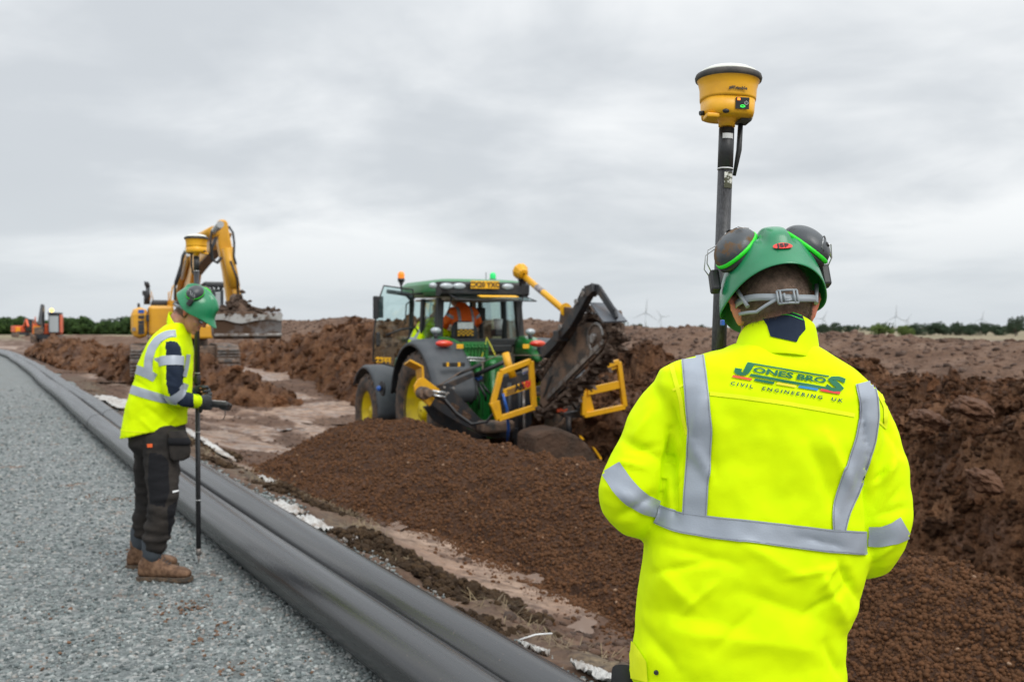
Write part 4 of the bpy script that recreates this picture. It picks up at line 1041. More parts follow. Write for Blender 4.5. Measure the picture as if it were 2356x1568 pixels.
def boot(root, M, side):
    """M: ankle-down frame, origin on the ground below the ankle, +y to the toe"""
    def T(x, y, z): return M @ Vector((x, y, z))
    def rg(y, a, z0, z1, n=16):
        return [T(a * math.copysign(abs(math.cos(q)) ** .8, math.cos(q)), y, z0 + (z1 - z0) * (.5 + .5 * math.copysign(abs(math.sin(q)) ** .8, math.sin(q)))) for q in np.linspace(0, 2 * math.pi, n + 1)[:-1]]
    mb = MB(); mb.loft([rg(-.083, .022, .030, .08), rg(-.075, .036, .024, .115), rg(-.04, .040, .022, .135), rg(0, .042, .022, .135), rg(.04, .044, .022, .115), rg(.08, .048, .022, .098), rg(.12, .051, .022, .085), rg(.165, .048, .022, .078), rg(.195, .036, .024, .066), rg(.207, .018, .030, .050)])
    chain(mb, [T(0, -.02, .09), T(0, -.022, .17)], [.048, .049], 18, 2)
    b = mb.build('boot', boot_m, root); remesh(b, .006, 4); b.data.materials.clear(); b.data.materials.append(boot_m)
    mb = MB(); mb.loft([[T(x * w, y, z) for (x, y) in [(-.030, -.088), (.030, -.088), (.044, -.05), (.040, .01), (.048, .09), (.054, .14), (.042, .195), (.015, .216), (-.015, .216), (-.042, .195), (-.052, .14), (-.047, .09), (-.040, .01), (-.044, -.05)]] for (z, w) in [(0.002, .96), (.012, 1.03), (.030, 1.0)]], smooth=False)
    mb.build('sole', sole_m, b, bevel=.003)
    mb = MB()
    for k in range(5): mb.tube([T(-.020, .025 + .016 * k, .140 - .010 * k), T(0, .030 + .016 * k, .143 - .010 * k), T(.020, .025 + .016 * k, .140 - .010 * k)], .0022, 6)
    mb.tube([T(0, .022, .145), T(.02, .035, .16), T(.028, .05, .13)], .0020, 6); mb.tube([T(0, .022, .145), T(-.02, .035, .16), T(-.02, .055, .12)], .002, 6)
    mb.build('laces', sock_m, b)
    return b

def helmet(M, parent, badge=True, detail=True):
    """M: origin at head centre, +y to the face"""
    def T(x, y, z): return M @ Vector((x, y, z))
    N = 72; K = 16
    def shell(ph, v, off=0.0):
        c, s_ = math.cos(ph), math.sin(ph)          # ph = 0 at +x, pi/2 at face
        A, B_ = .110 + off, .136 + off; Hh = .128 + off
        rim = -.010 + .030 * max(0, -s_) ** 2.0 * 1 - .012 * abs(c) ** 6
        rim += .012 * max(0, s_) ** 2
        el_ = v * math.pi / 2
        rr = max(math.cos(el_), 1e-4) ** .80
        fl = max(0, 1 - v / .14) ** 1.6
        peak = max(0, s_) ** 5
        back = max(0, -s_) ** 3
        r = rr + fl * (.012 + .34 * peak + .045 * back)
        x, y = A * r * c, B_ * r * s_ - 0.004
        z = .030 + rim * (1 - v) ** 1.2 + Hh * math.sin(el_) - fl * (.004 + .012 * peak)
        # raised centre crown and flanking channels
        top = sst(np.array(v), .30, .40).item()
        w = abs(x)
        ridge = .012 * (1 - sst(np.array(w), .020, .027).item()) - .004 * (math.exp(-((w - .034) / .005) ** 2)) + .003 * math.exp(-((w - .046) / .006) ** 2)
        k = 1 + ridge * top / .13
        return x * k, y * k, .03 + (z - .03) * (1 + ridge * top / .12) if z > .03 else z
    mb = MB(); vs = []; fs = []
    vv = [0, .03, .07, .11, .16, .22, .3, .38, .46, .54, .62, .7, .78, .86, .93, .98, 1.0]
    for v in vv:
        for k in range(N): vs.append(T(*shell(2 * math.pi * k / N, v)))
    for i in range(len(vv) - 1):
        for k in range(N): fs.append((i * N + k, i * N + (k + 1) % N, (i + 1) * N + (k + 1) % N, (i + 1) * N + k))
    mb.add(vs, fs, True)
    h = mb.build('helmet', helmet_m, parent)
    md = h.modifiers.new('solid', 'SOLIDIFY'); md.thickness = .0032; md.offset = -1
    md = h.modifiers.new('sub', 'SUBSURF'); md.levels = 1; md.render_levels = 1
    if badge:
        vs = []; n = 28
        def bp(u, w, off): # on the back: small patch around ph=-90
            ph = -math.pi / 2 + u / .114; return T(*shell(ph, .225 + w, off))
        mb = MB(); ctr = bp(0, 0, .0035)
        mb.add([ctr] + [bp(.0215 * math.cos(a), .044 * math.sin(a), .0035) for a in np.linspace(0, 2 * math.pi, n + 1)[:-1]], [(0, 1 + k, 1 + (k + 1) % n) for k in range(n)])
        mb.build('badge', badge_m, h, solid=.001)
        me = text_mesh('JSP', .021, 0, bold=.0008, space=1.05); me.materials.append(black_text)
        for v in me.vertices:
            v.co = bp(v.co.x * .95, (v.co.y - .0072) * 3.6, .0050)
        me.name = 'lettering'; link(bpy.data.objects.new('badge_lettering', me), h)
    # ear defenders folded up on the shell
    for sx in (-1, 1):
        if detail: n_ = Vector((sx * .62, -.42, .64)).normalized(); c = Vector((sx * .074, -.054, .124))
        else: n_ = Vector((sx * .72, -.25, .62)).normalized(); c = Vector((sx * .078, -.035, .125))
        u = Vector((0, 0, 1)).cross(n_).normalized() * sx; w_ = n_.cross(u)
        w_ = Vector(n_).cross(u)
        R3 = Matrix((u, w_, n_)).transposed(); R4 = M.to_3x3() @ R3
        def Q(x, y, z): return M @ (c + R3 @ Vector((x, y, z)))
        prof = [(0, .034), (.018, .032), (.031, .024), (.040, .012), (.043, .001)]
        mb = MB(); mb.ball(Q(0, 0, 0), (.049, .057, .040), R4, 28, 12, 0.0)
        cup = mb.build('ear_defender', muff_m if sx < 0 else muff_clean, h)
        mb = MB(); mb.loft([[Q(.0495 * s_ * math.cos(a), .0575 * s_ * math.sin(a), z) for a in np.linspace(0, 2 * math.pi, 33)[:-1]] for (s_, z) in [(.98, .003), (1.02, .0015), (1.02, -.0045), (.98, -.006)]]); mb.build('lime_rim', lime_m, cup)
        mb = MB(); mb.loft([[Q(.0495 * s_ * math.cos(a), .0575 * s_ * math.sin(a), z) for a in np.linspace(0, 2 * math.pi, 33)[:-1]] for (s_, z) in [(.9, -.004), (1.0, -.008), (1.0, -.016), (.85, -.022)]]); mb.build('cushion', black_p, cup)
        me = text_mesh('SONIS' if False else 'III', .009, .0, bold=.0004)
        bpy.data.meshes.remove(me)
        # yoke plate across the cup and its pivot
        mb = MB(); mb.prism([Q(-.022, -.050, .010), Q(.018, -.050, .012), Q(.006, -.020, .038), Q(-.004, -.020, .038)], R4 @ Vector((0, 0, .003))); mb.tube([Q(-.002, -.036, .022), Q(-.002, -.040, .031)], .0055, 12)
        mb.build('yoke', jd_black, cup, bevel=.001)
        # wire arm down to the slot on the helmet side
        slot = Vector((sx * .119, -.012, .070))
        mb = MB(); mb.box(M @ slot, (.020, .030, .048), M.to_3x3()); sl = mb.build('slot_mount', black_p, h, bevel=.005)
        for q in (-1, 1):
            mb = MB(); mb.tube([M @ (slot + V(sx * .008, .012 * q, .02)), M @ (slot + V(sx * .016, .016 * q - .004, .035)), M @ (slot + V(sx * .014, .014 * q - .02, .060)), Q(.004 + .030 * q, -.046, .014), Q(.030 * q * .6, -.03, .034)], .0013, 6)
            mb.build('wire_arm', shiny_m, h)
    return h, T
def head_strap(M, h, ysc=1.0):
    def ringp(ph, z, off): return M @ Vector(((.080 + off) * math.cos(ph), -.010 + (.102 + off) * math.sin(ph), z + .0))
    mb = MB(); vs = []; n = 40
    for k in range(n + 1):
        ph = math.radians(188) + math.radians(164) * k / n
        z = -.018 + .004 * math.sin(ph * 2) + .026 * math.cos(ph) ** 2
        for dz in (-.0075, .0075): vs.append(ringp(ph, z + dz, .006))
    mb.add(vs, [(2 * k, 2 * k + 2, 2 * k + 3, 2 * k + 1) for k in range(n)], True)
    st = mb.build('nape_strap', strap_m, h, solid=.0022)
    mb = MB(); vs = []
    for k in range(15):
        ph = math.radians(195) + math.radians(62) * k / 14; z = -.034 + .016 * abs(k - 7) / 7
        for dz in (-.003, .004): vs.append(ringp(ph, z + dz, .0065))
    mb.add(vs, [(2 * k, 2 * k + 2, 2 * k + 3, 2 * k + 1) for k in range(14)], True); mb.build('lower_strap', strap_m, st, solid=.002)
    # buckle
    def b(x, z, off=.012): return ringp(-math.pi / 2 + x / .09, z - .018, off)
    mb = MB()
    for q in ((-.022, -.013, .018, -.013), (-.022, .015, .018, .015), (-.022, -.013, -.022, .015), (.018, -.013, .018, .015), (.011, -.013, .011, .015), (-.016, -.013, -.016, .015)):
        mb.tube([b(q[0], q[1]), b((q[0] + q[2]) / 2, (q[1] + q[3]) / 2), b(q[2], q[3])], .0023, 8)
    mb.tube([b(-.009, -.008), b(-.003, -.009, .015), b(.004, -.006)], .0022, 8); mb.tube([b(-.008, -.008), b(-.009, .008)], .0024, 8)
    mb.build('buckle', strap_m, st)
    for sx in (-1, 1):     # ribs up into the shell
        ph = math.radians(270 + sx * 56)
        mb = MB(); mb.tube([ringp(ph, -.014, .006), ringp(ph + sx * .10, .008, .008), ringp(ph + sx * .22, .035, .012)], [.0045, .004, .005], 8); mb.build('cradle_rib', strap_m, st)
    return st

class Skin:
    """cast flat pieces (tapes, prints, seams) on to a finished garment"""
    def __init__(s, o): s.o = o; s.b = bvh_of(o)
    def cast(s, org, d, off):
        h = s.b.ray_cast(Vector(org), Vector(d))
        if h[0] is None: return None
        n = h[1]; n = n if n.dot(d) < 0 else -n
        return h[0] + n * off
    def ribbon(s, name, pts, m, parent, off=.0025, nseg=40, ncol=6, d=(0, 1, 0), fromY=0.0, solid=.0012, smooth=True):
        """pts: list of (px, py, width px); cast from the eye"""
        A = np.array(pts, float); L = np.concatenate([[0], np.cumsum(np.hypot(np.diff(A[:, 0]), np.diff(A[:, 1])))]); u = np.linspace(0, L[-1], nseg + 1)
        X, Y, W = (np.interp(u, L, A[:, i]) for i in range(3))
        def smo(a):
            b = a.copy()
            for _ in range(4): b[1:-1] = (b[:-2] + 2 * b[1:-1] + b[2:]) / 4
            return b
        if smooth: X, Y, W = smo(X), smo(Y), smo(W)
        tx, ty = np.gradient(X), np.gradient(Y); l = np.hypot(tx, ty); nx, ny = -ty / l, tx / l
        vs = []; ok = []
        for i in range(nseg + 1):
            for j in range(ncol + 1):
                w = (j / ncol - .5) * W[i]; dr = ray(X[i] + nx[i] * w, Y[i] + ny[i] * w).normalized()
                p = s.cast(EYE, dr, off); ok.append(p is not None); vs.append(p if p is not None else EYE)
        fs = []
        for i in range(nseg):
            for j in range(ncol):
                q = [i * (ncol + 1) + j, i * (ncol + 1) + j + 1, (i + 1) * (ncol + 1) + j + 1, (i + 1) * (ncol + 1) + j]
                if all(ok[k] for k in q):
                    dd = [(vs[q[a]] - vs[q[a - 1]]).length for a in range(4)]
                    if max(dd) < .05 * max(1, vs[q[0]].y / 2): fs.append(tuple(q))
        mb = MB(); mb.add(vs, fs, True); o = mb.build(name, m, parent, fix=False)
        bm = bmesh.new(); bm.from_mesh(o.data); bmesh.ops.delete(bm, geom=[v for v in bm.verts if not v.link_faces], context='VERTS'); bm.to_mesh(o.data); bm.free()
        return o
    def poly(s, name, pxs, m, parent, off=.003, res=None):
        """flat print: polygon in reference units cast from the eye, subdivided"""
        bm = bmesh.new(); vs = [bm.verts.new((x, -y, 0)) for x, y in pxs]; bm.faces.new(vs)
        return s._cast_bm(name, bm, m, parent, off, res or 6)
    def _cast_bm(s, name, bm, m, parent, off, res):
        bmesh.ops.triangulate(bm, faces=bm.faces)
        for _ in range(5):
            es = [e for e in bm.edges if e.calc_length() > res]
            if not es: break
            bmesh.ops.subdivide_edges(bm, edges=es, cuts=1); bmesh.ops.triangulate(bm, faces=bm.faces)
        dead = []
        for v in bm.verts:
            p = s.cast(EYE, ray(v.co.x, -v.co.y).normalized(), off)
            if p is None: dead.append(v)
            else: v.co = p
        bmesh.ops.delete(bm, geom=dead, context='VERTS')
        me = bpy.data.meshes.new(name); bm.to_mesh(me); bm.free(); me.materials.append(m)
        return link(bpy.data.objects.new(name, me), parent)
    def text(s, name, st, m, parent, fn, size=1.0, off=.0032, res=9, **kw):
        me = text_mesh(st, size, 0, **kw); bm = bmesh.new(); bm.from_mesh(me); bpy.data.meshes.remove(me)
        for v in bm.verts:
            a, b = fn(v.co.x, v.co.y); v.co = (a, -b, 0)
        return s._cast_bm(name, bm, m, parent, off, res)
    def band(s, name, c, ax, hw, m, parent, rmax, off=.0025, n=64, x0=None, arc=(0, 360), wob=0.0):
        """tape round a limb: rays from the axis outwards"""
        c, ax = Vector(c), Vector(ax).normalized(); x = Vector((0, 0, 1)).cross(ax)
        if x.length < .2: x = Vector((1, 0, 0)) - ax * ax.x
        if x0 is not None: x = Vector(x0) - ax * Vector(x0).dot(ax)
        x.normalize(); y = ax.cross(x); cols = 4; vs = []; ok = []
        for i in range(n + 1):
            a = math.radians(arc[0] + (arc[1] - arc[0]) * i / n); d = x * math.cos(a) + y * math.sin(a)
            for j in range(cols + 1):
                o_ = c + ax * ((j / cols - .5) * 2 * hw + wob * math.sin(3 * a)); h = s.b.ray_cast(o_, d)
                good = h[0] is not None and h[3] < rmax
                ok.append(good); vs.append(h[0] + d * off if good else o_)
        fs = []
        for i in range(n):
            for j in range(cols):
                q = [i * (cols + 1) + j, i * (cols + 1) + j + 1, (i + 1) * (cols + 1) + j + 1, (i + 1) * (cols + 1) + j]
                if all(ok[k] for k in q) and max((vs[q[a]] - vs[q[a - 1]]).length for a in range(4)) < .06: fs.append(tuple(q))
        mb = MB(); mb.add(vs, fs, True); o = mb.build(name, m, parent, fix=False)
        bm = bmesh.new(); bm.from_mesh(o.data); bmesh.ops.delete(bm, geom=[v for v in bm.verts if not v.link_faces], context='VERTS'); bm.to_mesh(o.data); bm.free()
        return o
def fold_displace(o, folds, noise=.003, nsc=9.0, back=True, ymax=None):
    """gentle cloth relief: ridges and valleys along lines seen from behind"""
    from mathutils import noise as mn
    me = o.data; n = len(me.vertices); co = np.empty(n * 3); no = np.empty(n * 3)
    me.vertices.foreach_get('co', co); me.vertices.foreach_get('normal', no); co = co.reshape(-1, 3); no = no.reshape(-1, 3)
    q = co - np.array([0, 0, H]); dd = q @ np.array(FW_); px = CX + F * q[:, 0] / dd; py = CY - F * (q @ np.array(UP_)) / dd
    face = np.clip(-(no @ np.array(FW_)) * 1.6 + .2, 0, 1); D = np.zeros(n)
    for (x0, y0, x1, y1, w, a) in folds:
        dx, dy = x1 - x0, y1 - y0; L2 = dx * dx + dy * dy
        u = np.clip(((px - x0) * dx + (py - y0) * dy) / L2, 0, 1); dist = np.hypot(px - x0 - u * dx, py - y0 - u * dy)
        side = np.sign((px - x0) * dy - (py - y0) * dx)
        D += a * (0.6 * np.exp(-(dist / w) ** 2) + 0.4 * np.exp(-dist / (w * .8))) * np.sin(np.pi * np.clip(u, .04, .96)) ** .5
    D = D * face
    for i in range(n):
        p = Vector(co[i]); D[i] += noise * mn.fractal(p * nsc, 1.0, 2.0, 3) + noise * .7 * mn.noise(Vector((p.x * nsc * .6, p.y * nsc * .6, p.z * nsc * 1.8)) )
    co = co + no * D[:, None]
    me.vertices.foreach_set('co', co.ravel()); me.update()

# ------------------------------------------------------------------ the man in front, seen from behind
YB = 2.10
man = empty('person', P(1745, 752, YB) - V(0, 0, H), 0, 'man seen from behind, green helmet, yellow hi-vis jacket with company print, nearest the camera', 'person')
def px2r(w, Y): return w / F * Y
tor = [  # py, left px, right px, half depth, centre depth
    (792, 1700, 1868, .085, 2.11), (806, 1668, 1895, .095, 2.11), (820, 1618, 1925, .10, 2.11), (838, 1556, 1958, .108, 2.11), (862, 1516, 1990, .115, 2.11),
    (895, 1500, 2022, .122, 2.11), (940, 1506, 2032, .128, 2.11), (1000, 1522, 2022, .132, 2.11), (1060, 1522, 2010, .134, 2.11), (1120, 1514, 2000, .136, 2.11),
    (1180, 1506, 1997, .140, 2.11), (1240, 1490, 1993, .145, 2.11), (1300, 1482, 1984, .148, 2.11), (1370, 1474, 1962, .150, 2.11), (1430, 1464, 1938, .152, 2.11),
    (1500, 1456, 1934, .156, 2.11), (1570, 1450, 1940, .158, 2.11), (1640, 1447, 1946, .160, 2.11), (1700, 1446, 1950, .160, 2.11)]
def roll(px): return (px - 1760) * 0.10      # the shoulders drop to the right
mb = MB(); rings = []
for (py, l, r, b, Yc) in tor:
    n = 44; cx_ = (l + r) / 2; rg = []
    for k in range(n):
        a = 2 * math.pi * k / n; ct, st_ = math.cos(a), math.sin(a); e_ = 2 / 2.5
        ux = math.copysign(abs(ct) ** e_, ct); uy = math.copysign(abs(st_) ** e_, st_)
        pxx = cx_ + ux * (r - l) / 2
        tilt = roll(pxx) * (sst(np.array(float(py)), 780, 860).item() * (1 - .55 * sst(np.array(float(py)), 1250, 1500).item()))
        q = P(pxx, py + tilt * (.55 if py < 900 else .75), Yc); rg.append(Vector((q.x, Yc + b * uy, q.z)))
    rings.append(rg)
mb.loft(rings)
armL = [(1560, 898, 2.115, 60), (1524, 955, 2.11, 68), (1496, 1030, 2.10, 72), (1458, 1100, 2.09, 72), (1449, 1155, 2.09, 66), (1478, 1182, 2.14, 58), (1530, 1180, 2.24, 54), (1590, 1155, 2.36, 48)]
armR = [(1965, 935, 2.115, 58), (1998, 990, 2.115, 64), (2014, 1060, 2.11, 68), (2020, 1140, 2.10, 69), (2021, 1210, 2.09, 67), (2012, 1254, 2.10, 62), (1990, 1275, 2.15, 56), (1950, 1262, 2.25, 52), (1900, 1225, 2.36, 48)]
for arm in (armL, armR):
    chain(mb, [P(x, y, Y) for x, y, Y, r in arm], [px2r(r, Y) for x, y, Y, r in arm], 24, 4)
jacket = mb.build('jacket', hivis, man)
# body inside first, in world coordinates
def unparent_shift(o, root): o.location = -root.location
remesh(jacket, .0062, 5, .5)
jacket.data.materials.clear(); jacket.data.materials.append(hivis)
folds = [(1540, 985, 1552, 1180, 9, -.010), (1522, 1150, 1545, 1010, 9, -.008), (1620, 905, 1600, 1010, 14, .005), (1548, 930, 1562, 1010, 8, -.006), (1590, 1010, 1640, 1110, 16, .005),
         (2000, 1050, 2000, 1270, 8, -.011), (1985, 930, 2000, 1040, 9, -.007), (2040, 1075, 2010, 1110, 8, -.007), (2005, 1120, 2060, 1060, 14, .006), (1955, 1075, 1915, 1210, 18, .003), (1900, 1000, 1960, 1130, 18, .005), (1860, 1010, 1935, 1200, 20, -.004),
         (1930, 1290, 1975, 1380, 12, -.007), (1880, 1300, 1950, 1440, 22, .006), (1930, 1440, 1700, 1360, 30, -.004), (1500, 1290, 1600, 1400, 26, .004), (1480, 1400, 1700, 1440, 34, -.004), (1560, 1450, 1900, 1500, 36, .004), (1700, 1240, 1850, 1330, 26, .004),
         (1510, 1250, 1700, 1300, 18, -.003), (1830, 1230, 1950, 1260, 12, -.003), (1650, 940, 1660, 1150, 34, .003), (1780, 1000, 1760, 1200, 44, -.003), (1430, 1010, 1530, 1060, 16, -.005), (1400, 1120, 1510, 1180, 14, .004), (1420, 1190, 1500, 1140, 14, -.006),
         (2030, 960, 2070, 1040, 14, -.004), (2010, 1190, 2080, 1165, 12, -.004), (2005, 1290, 2060, 1250, 12, .004), (1470, 1440, 1560, 1540, 20, -.004), (1900, 1480, 1935, 1560, 14, -.005)]
folds = [(a, b, c, d, w * .8, h * 1.9) for (a, b, c, d, w, h) in folds]
folds += [(1540, 1090, 1566, 1040, 6, -.006), (1545, 1130, 1565, 1100, 6, -.005), (1660, 1330, 1560, 1420, 9, .006), (1740, 1400, 1640, 1500, 12, -.006), (1960, 1340, 1850, 1420, 8, -.008), (1955, 1300, 1800, 1330, 8, .006), (1985, 1060, 1960, 1150, 8, -.003), (1420, 1060, 1490, 1075, 7, .006), (1440, 1035, 1520, 1025, 7, -.006), (1500, 950, 1450, 1020, 8, .006), (2060, 1010, 2040, 1130, 9, .006), (2070, 1120, 2030, 1180, 7, -.006), (1490, 1320, 1640, 1290, 9, -.006), (1880, 1360, 1930, 1290, 6, .007)]
fold_displace(jacket, folds, .0055, 9.0)
sk = Skin(jacket)
jacket_parts = []
def jr(*a, **k): o = sk.ribbon(*a, **k); jacket_parts.append(o); return o
tl = [(1594, 816, 52), (1600, 870, 54), (1605, 930, 55), (1612, 990, 56), (1608, 1060, 56), (1602, 1130, 56), (1599, 1186, 56)]
tr_ = [(1988, 880, 44), (1997, 920, 44), (1998, 960, 46), (1990, 1010, 48), (1972, 1070, 50), (1950, 1130, 50), (1934, 1175, 42), (1930, 1218, 30)]
tb = [(1508, 1180, 44), (1560, 1200, 48), (1650, 1213, 51), (1750, 1224, 52), (1850, 1236, 53), (1920, 1244, 53), (1992, 1248, 53)]
jr('reflective_strip', tl, reflect, jacket, nseg=70, ncol=8, off=.0035); jr('reflective_strip', tr_, reflect, jacket, nseg=70, ncol=8, off=.0035); jr('reflective_strip', tb, reflect, jacket, off=.0045, nseg=90, ncol=8)
def edges(pts, dist):
    out = []
    for s_ in (-1, 1):
        A = np.array(pts, float); tx, ty = np.gradient(A[:, 0]), np.gradient(A[:, 1]); l = np.hypot(tx, ty)
        out.append([(A[i, 0] - ty[i] / l[i] * s_ * (A[i, 2] / 2 - dist), A[i, 1] + tx[i] / l[i] * s_ * (A[i, 2] / 2 - dist), 1.3) for i in range(len(A))])
    return out
for pts, of in ((tl, .0046), (tr_, .0046), (tb, .0056)):
    for e_ in edges(pts, 3.0): jr('stitching', e_, stitch, jacket, off=of, nseg=70, ncol=1)
# sleeve tapes
al = [(1406, 1075, 50), (1428, 1110, 50), (1455, 1140, 48), (1485, 1160, 44), (1513, 1170, 38)]
jr('reflective_strip', al, reflect, jacket, nseg=30, ncol=6, off=.003)
ar = [(1998, 1233, 44), (2030, 1234, 46), (2060, 1225, 48), (2083, 1212, 52)]
jr('reflective_strip', ar, reflect, jacket, nseg=30, ncol=6, off=.003)
# yoke seam and armhole seams
jr('seam', [(1633, 905, 9), (1700, 912, 9), (1800, 926, 9), (1900, 943, 9), (1966, 955, 9)], hivis_l, jacket, off=.0016, ncol=2)
jr('seam', [(1546, 842, 10), (1556, 880, 10), (1567, 920, 9), (1572, 960, 9), (1582, 1000, 7)], hivis_l, jacket, off=.0016, ncol=2)
jr('seam', [(2022, 905, 10), (2036, 935, 10), (2037, 980, 8)], hivis_l, jacket, off=.0016, ncol=2)
jr('seam', [(1548, 897, 6), (1572, 885, 6)], hivis_l, jacket, off=.0016, ncol=2, nseg=8)
jr('seam', [(2020, 968, 6), (2040, 985, 6)], hivis_l, jacket, off=.0016, ncol=2, nseg=8)
# pocket flap and stud at the hem
o = sk.poly('pocket_flap', [(1450, 1470), (1462, 1478), (1490, 1520), (1493, 1568), (1455, 1560)], hivis_l, jacket, off=.004); jacket_parts.append(o)
c0 = sk.cast(EYE, ray(1510, 1545).normalized(), .001)
if c0: mb = MB(); mb.cyl(c0, c0 + V(0, -.005, 0), .0052, .0045, 16); jacket_parts.append(mb.build('stud', black_p, jacket, bevel=.001))
# company print
def lg(u, v): return 1690 + u + v * .10, 861 + .155 * u - v
def lp(name, uv, m): jacket_parts.append(sk.poly(name, [lg(*q) for q in uv], m, jacket, .0032, 5))
def ltxt(s_, u0, u1, v0, v1, m, sl=.18, off=.0033, **kw):
    me = text_mesh(s_, 20, 0, align='LEFT', **kw); A = [(v.co.x, v.co.y) for v in me.vertices]; bpy.data.meshes.remove(me)
    x0, x1, y0, y1 = min(a[0] for a in A), max(a[0] for a in A), min(a[1] for a in A), max(a[1] for a in A)
    fn = lambda a, b: lg(u0 + (a - x0) / (x1 - x0) * (u1 - u0) + sl * ((b - y0) / (y1 - y0) - .5) * (v1 - v0), v0 + (b - y0) / (y1 - y0) * (v1 - v0))
    jacket_parts.append(sk.text('logo_lettering', s_, m, jacket, fn, size=20, off=off, align='LEFT', **kw))
lp('logo_letter', [(27, 31), (44, 31), (32, 7), (18, 7)], logo_green)
lp('logo_letter', [(0, 14), (17, 14), (14, 8), (20, 6), (32, 7), (24, 1), (12, -1), (2, 1), (-2, 6)], logo_green)
lp('logo_bar', [(40, 31), (212, 29.5), (214, 26), (42, 27.5)], logo_green)
ltxt('ONES', 41, 132, 10.5, 23.5, logo_green, bold=.8)
ltxt('BRO', 141, 208, 10.5, 23.5, logo_green, bold=.8)
ltxt('S', 209, 251, -5, 31, logo_green, bold=1.0)
lp('logo_bar', [(33, 1), (212, -3), (214, 3), (37, 7)], logo_green)
for i, m_ in enumerate([logo_orange, logo_green, logo_yellow, logo_blue, logo_red]):
    u = -6 + i * 50.5; lp('logo_stripe', [(u, -8), (u + 45, -9), (u + 47, -3.5), (u + 3, -2.5)], m_)
ltxt('CIVIL  ENGINEERING  UK', -7, 250, -26, -18, logo_dark, bold=.5, space=1.5)
jacket.data.name = 'jacket'
# collar
col = MB(); cr_ = []
cc = P(1782, 800, 2.12)
for (px, pyb, pyf, a, b, dy) in [(1783, 812, 850, 100, .108, 2.115), (1785, 790, 835, 92, .104, 2.12), (1788, 760, 800, 86, .100, 2.125), (1796, 738, 775, 76, .094, 2.13), (1798, 724, 765, 70, .090, 2.135), (1799, 720, 762, 66, .087, 2.135)]:
    rg = []
    for k in range(48):
        t_ = 2 * math.pi * k / 48; c_, s_ = math.cos(t_), math.sin(t_)
        wr = 1 + .018 * math.sin(3 * t_ + px * .1) + .012 * math.sin(7 * t_ + pyb * .13)
        pyy = pyb + (pyf - pyb) * (.5 + .5 * s_) + (20 * c_ if pyb < 795 else 8 * c_) * (1 if c_ > 0 else .6)
        q = P(px + a * c_ * wr, pyy, dy); rg.append(Vector((q.x, dy + b * s_ * wr, q.z)))
    cr_.append(rg)
col.loft(cr_, caps=False); collar = col.build('collar', hivis, jacket, solid=.004, sub=1)
sc = Skin(collar)
nv = sc.poly('navy_panel', [(1747, 722), (1775, 715), (1812, 713), (1843, 722), (1850, 740), (1852, 758), (1838, 774), (1832, 787), (1790, 778), (1773, 774), (1765, 748)], navy, collar, .0022, 5)
for off_, pts in ((.0034, [(1750, 727, 1.2), (1780, 720, 1.2), (1815, 718, 1.2), (1842, 727, 1.2)]), (.0034, [(1755, 735, 1.2), (1785, 727, 1.2), (1815, 725, 1.2), (1846, 737, 1.2)])):
    sc.ribbon('stitching', pts, lime_m, collar, off=off_, nseg=24, ncol=1)
# the body itself: one skin from head to feet
mb = MB()
Mh = Matrix.Translation(P(1778, 716, 2.135)) @ Matrix.Rotation(math.radians(-21), 4, 'X') @ Matrix.Rotation(math.radians(-3), 4, 'Y')
add_head(mb, Mh)
nb = P(1782, 835, 2.15)
chain(mb, [Mh @ V(0, -.012, -.03), Mh @ V(0, -.012, -.07), nb, nb + V(0, 0, -.06)], [.062, .054, .052, .075], 20, 3)
hipc = P(1700, 752, 2.13); hipc.z = .93
chain(mb, [nb + V(0, 0, -.10), nb.lerp(hipc, .35), nb.lerp(hipc, .7), hipc], [.085, .095, .10, .105], 20, 3)
for sx, arm in ((-1, armL), (1, armR)):
    sh = P(arm[0][0], arm[0][1], 2.115); el_ = P(arm[4][0], arm[4][1], arm[4][2]); wr_ = P(arm[-1][0], arm[-1][1], arm[-1][2])
    chain(mb, [nb + V(sx * .07, 0, -.09), sh.lerp(nb, .2), sh, el_.lerp(sh, .5), el_, wr_.lerp(el_, .5), wr_], [.050, .034, .030, .030, .029, .029, .028], 16, 2)
    tgt = (P(1720, 1130, 2.52) if sx > 0 else P(1690, 1120, 2.52)); dy_ = (tgt - wr_).normalized(); zz_ = Vector((0, 0, 1)); xx_ = dy_.cross(zz_).normalized(); zz_ = xx_.cross(dy_)
    Mm = Matrix((xx_, dy_, zz_)).transposed().to_4x4(); Mm.translation = wr_ + dy_ * .03
    add_hand(mb, Mm, .75, 1.0, thumb=-sx)
    hip = hipc + V(sx * .085, 0, -.03); kn = V(hip.x + sx * .02, 2.15, .50); an = V(hip.x + sx * .03, 2.10, .09)
    chain(mb, [hipc + V(sx * .04, 0, .02), hip, hip.lerp(kn, .5), kn, kn.lerp(an, .4), an], [.09, .085, .072, .054, .052, .038], 16, 2)
    chain(mb, [an, an + V(0, .07, -.04), an + V(0, .14, -.05)], [.036, .034, .028], 12, 2)
body = mb.build('body', skin_m, man); remesh(body, .0062, 3, .5); body.data.materials.clear(); body.data.materials.append(skin_m)
# reddened ears as a skin tone of their own
me = body.data; me.materials.append(skin_r)
for p in me.polygons:
    q = Mh.inverted() @ p.center
    if abs(q.x) > .0765 and abs(q.z) < .06 and abs(q.y) < .05: p.material_index = 1
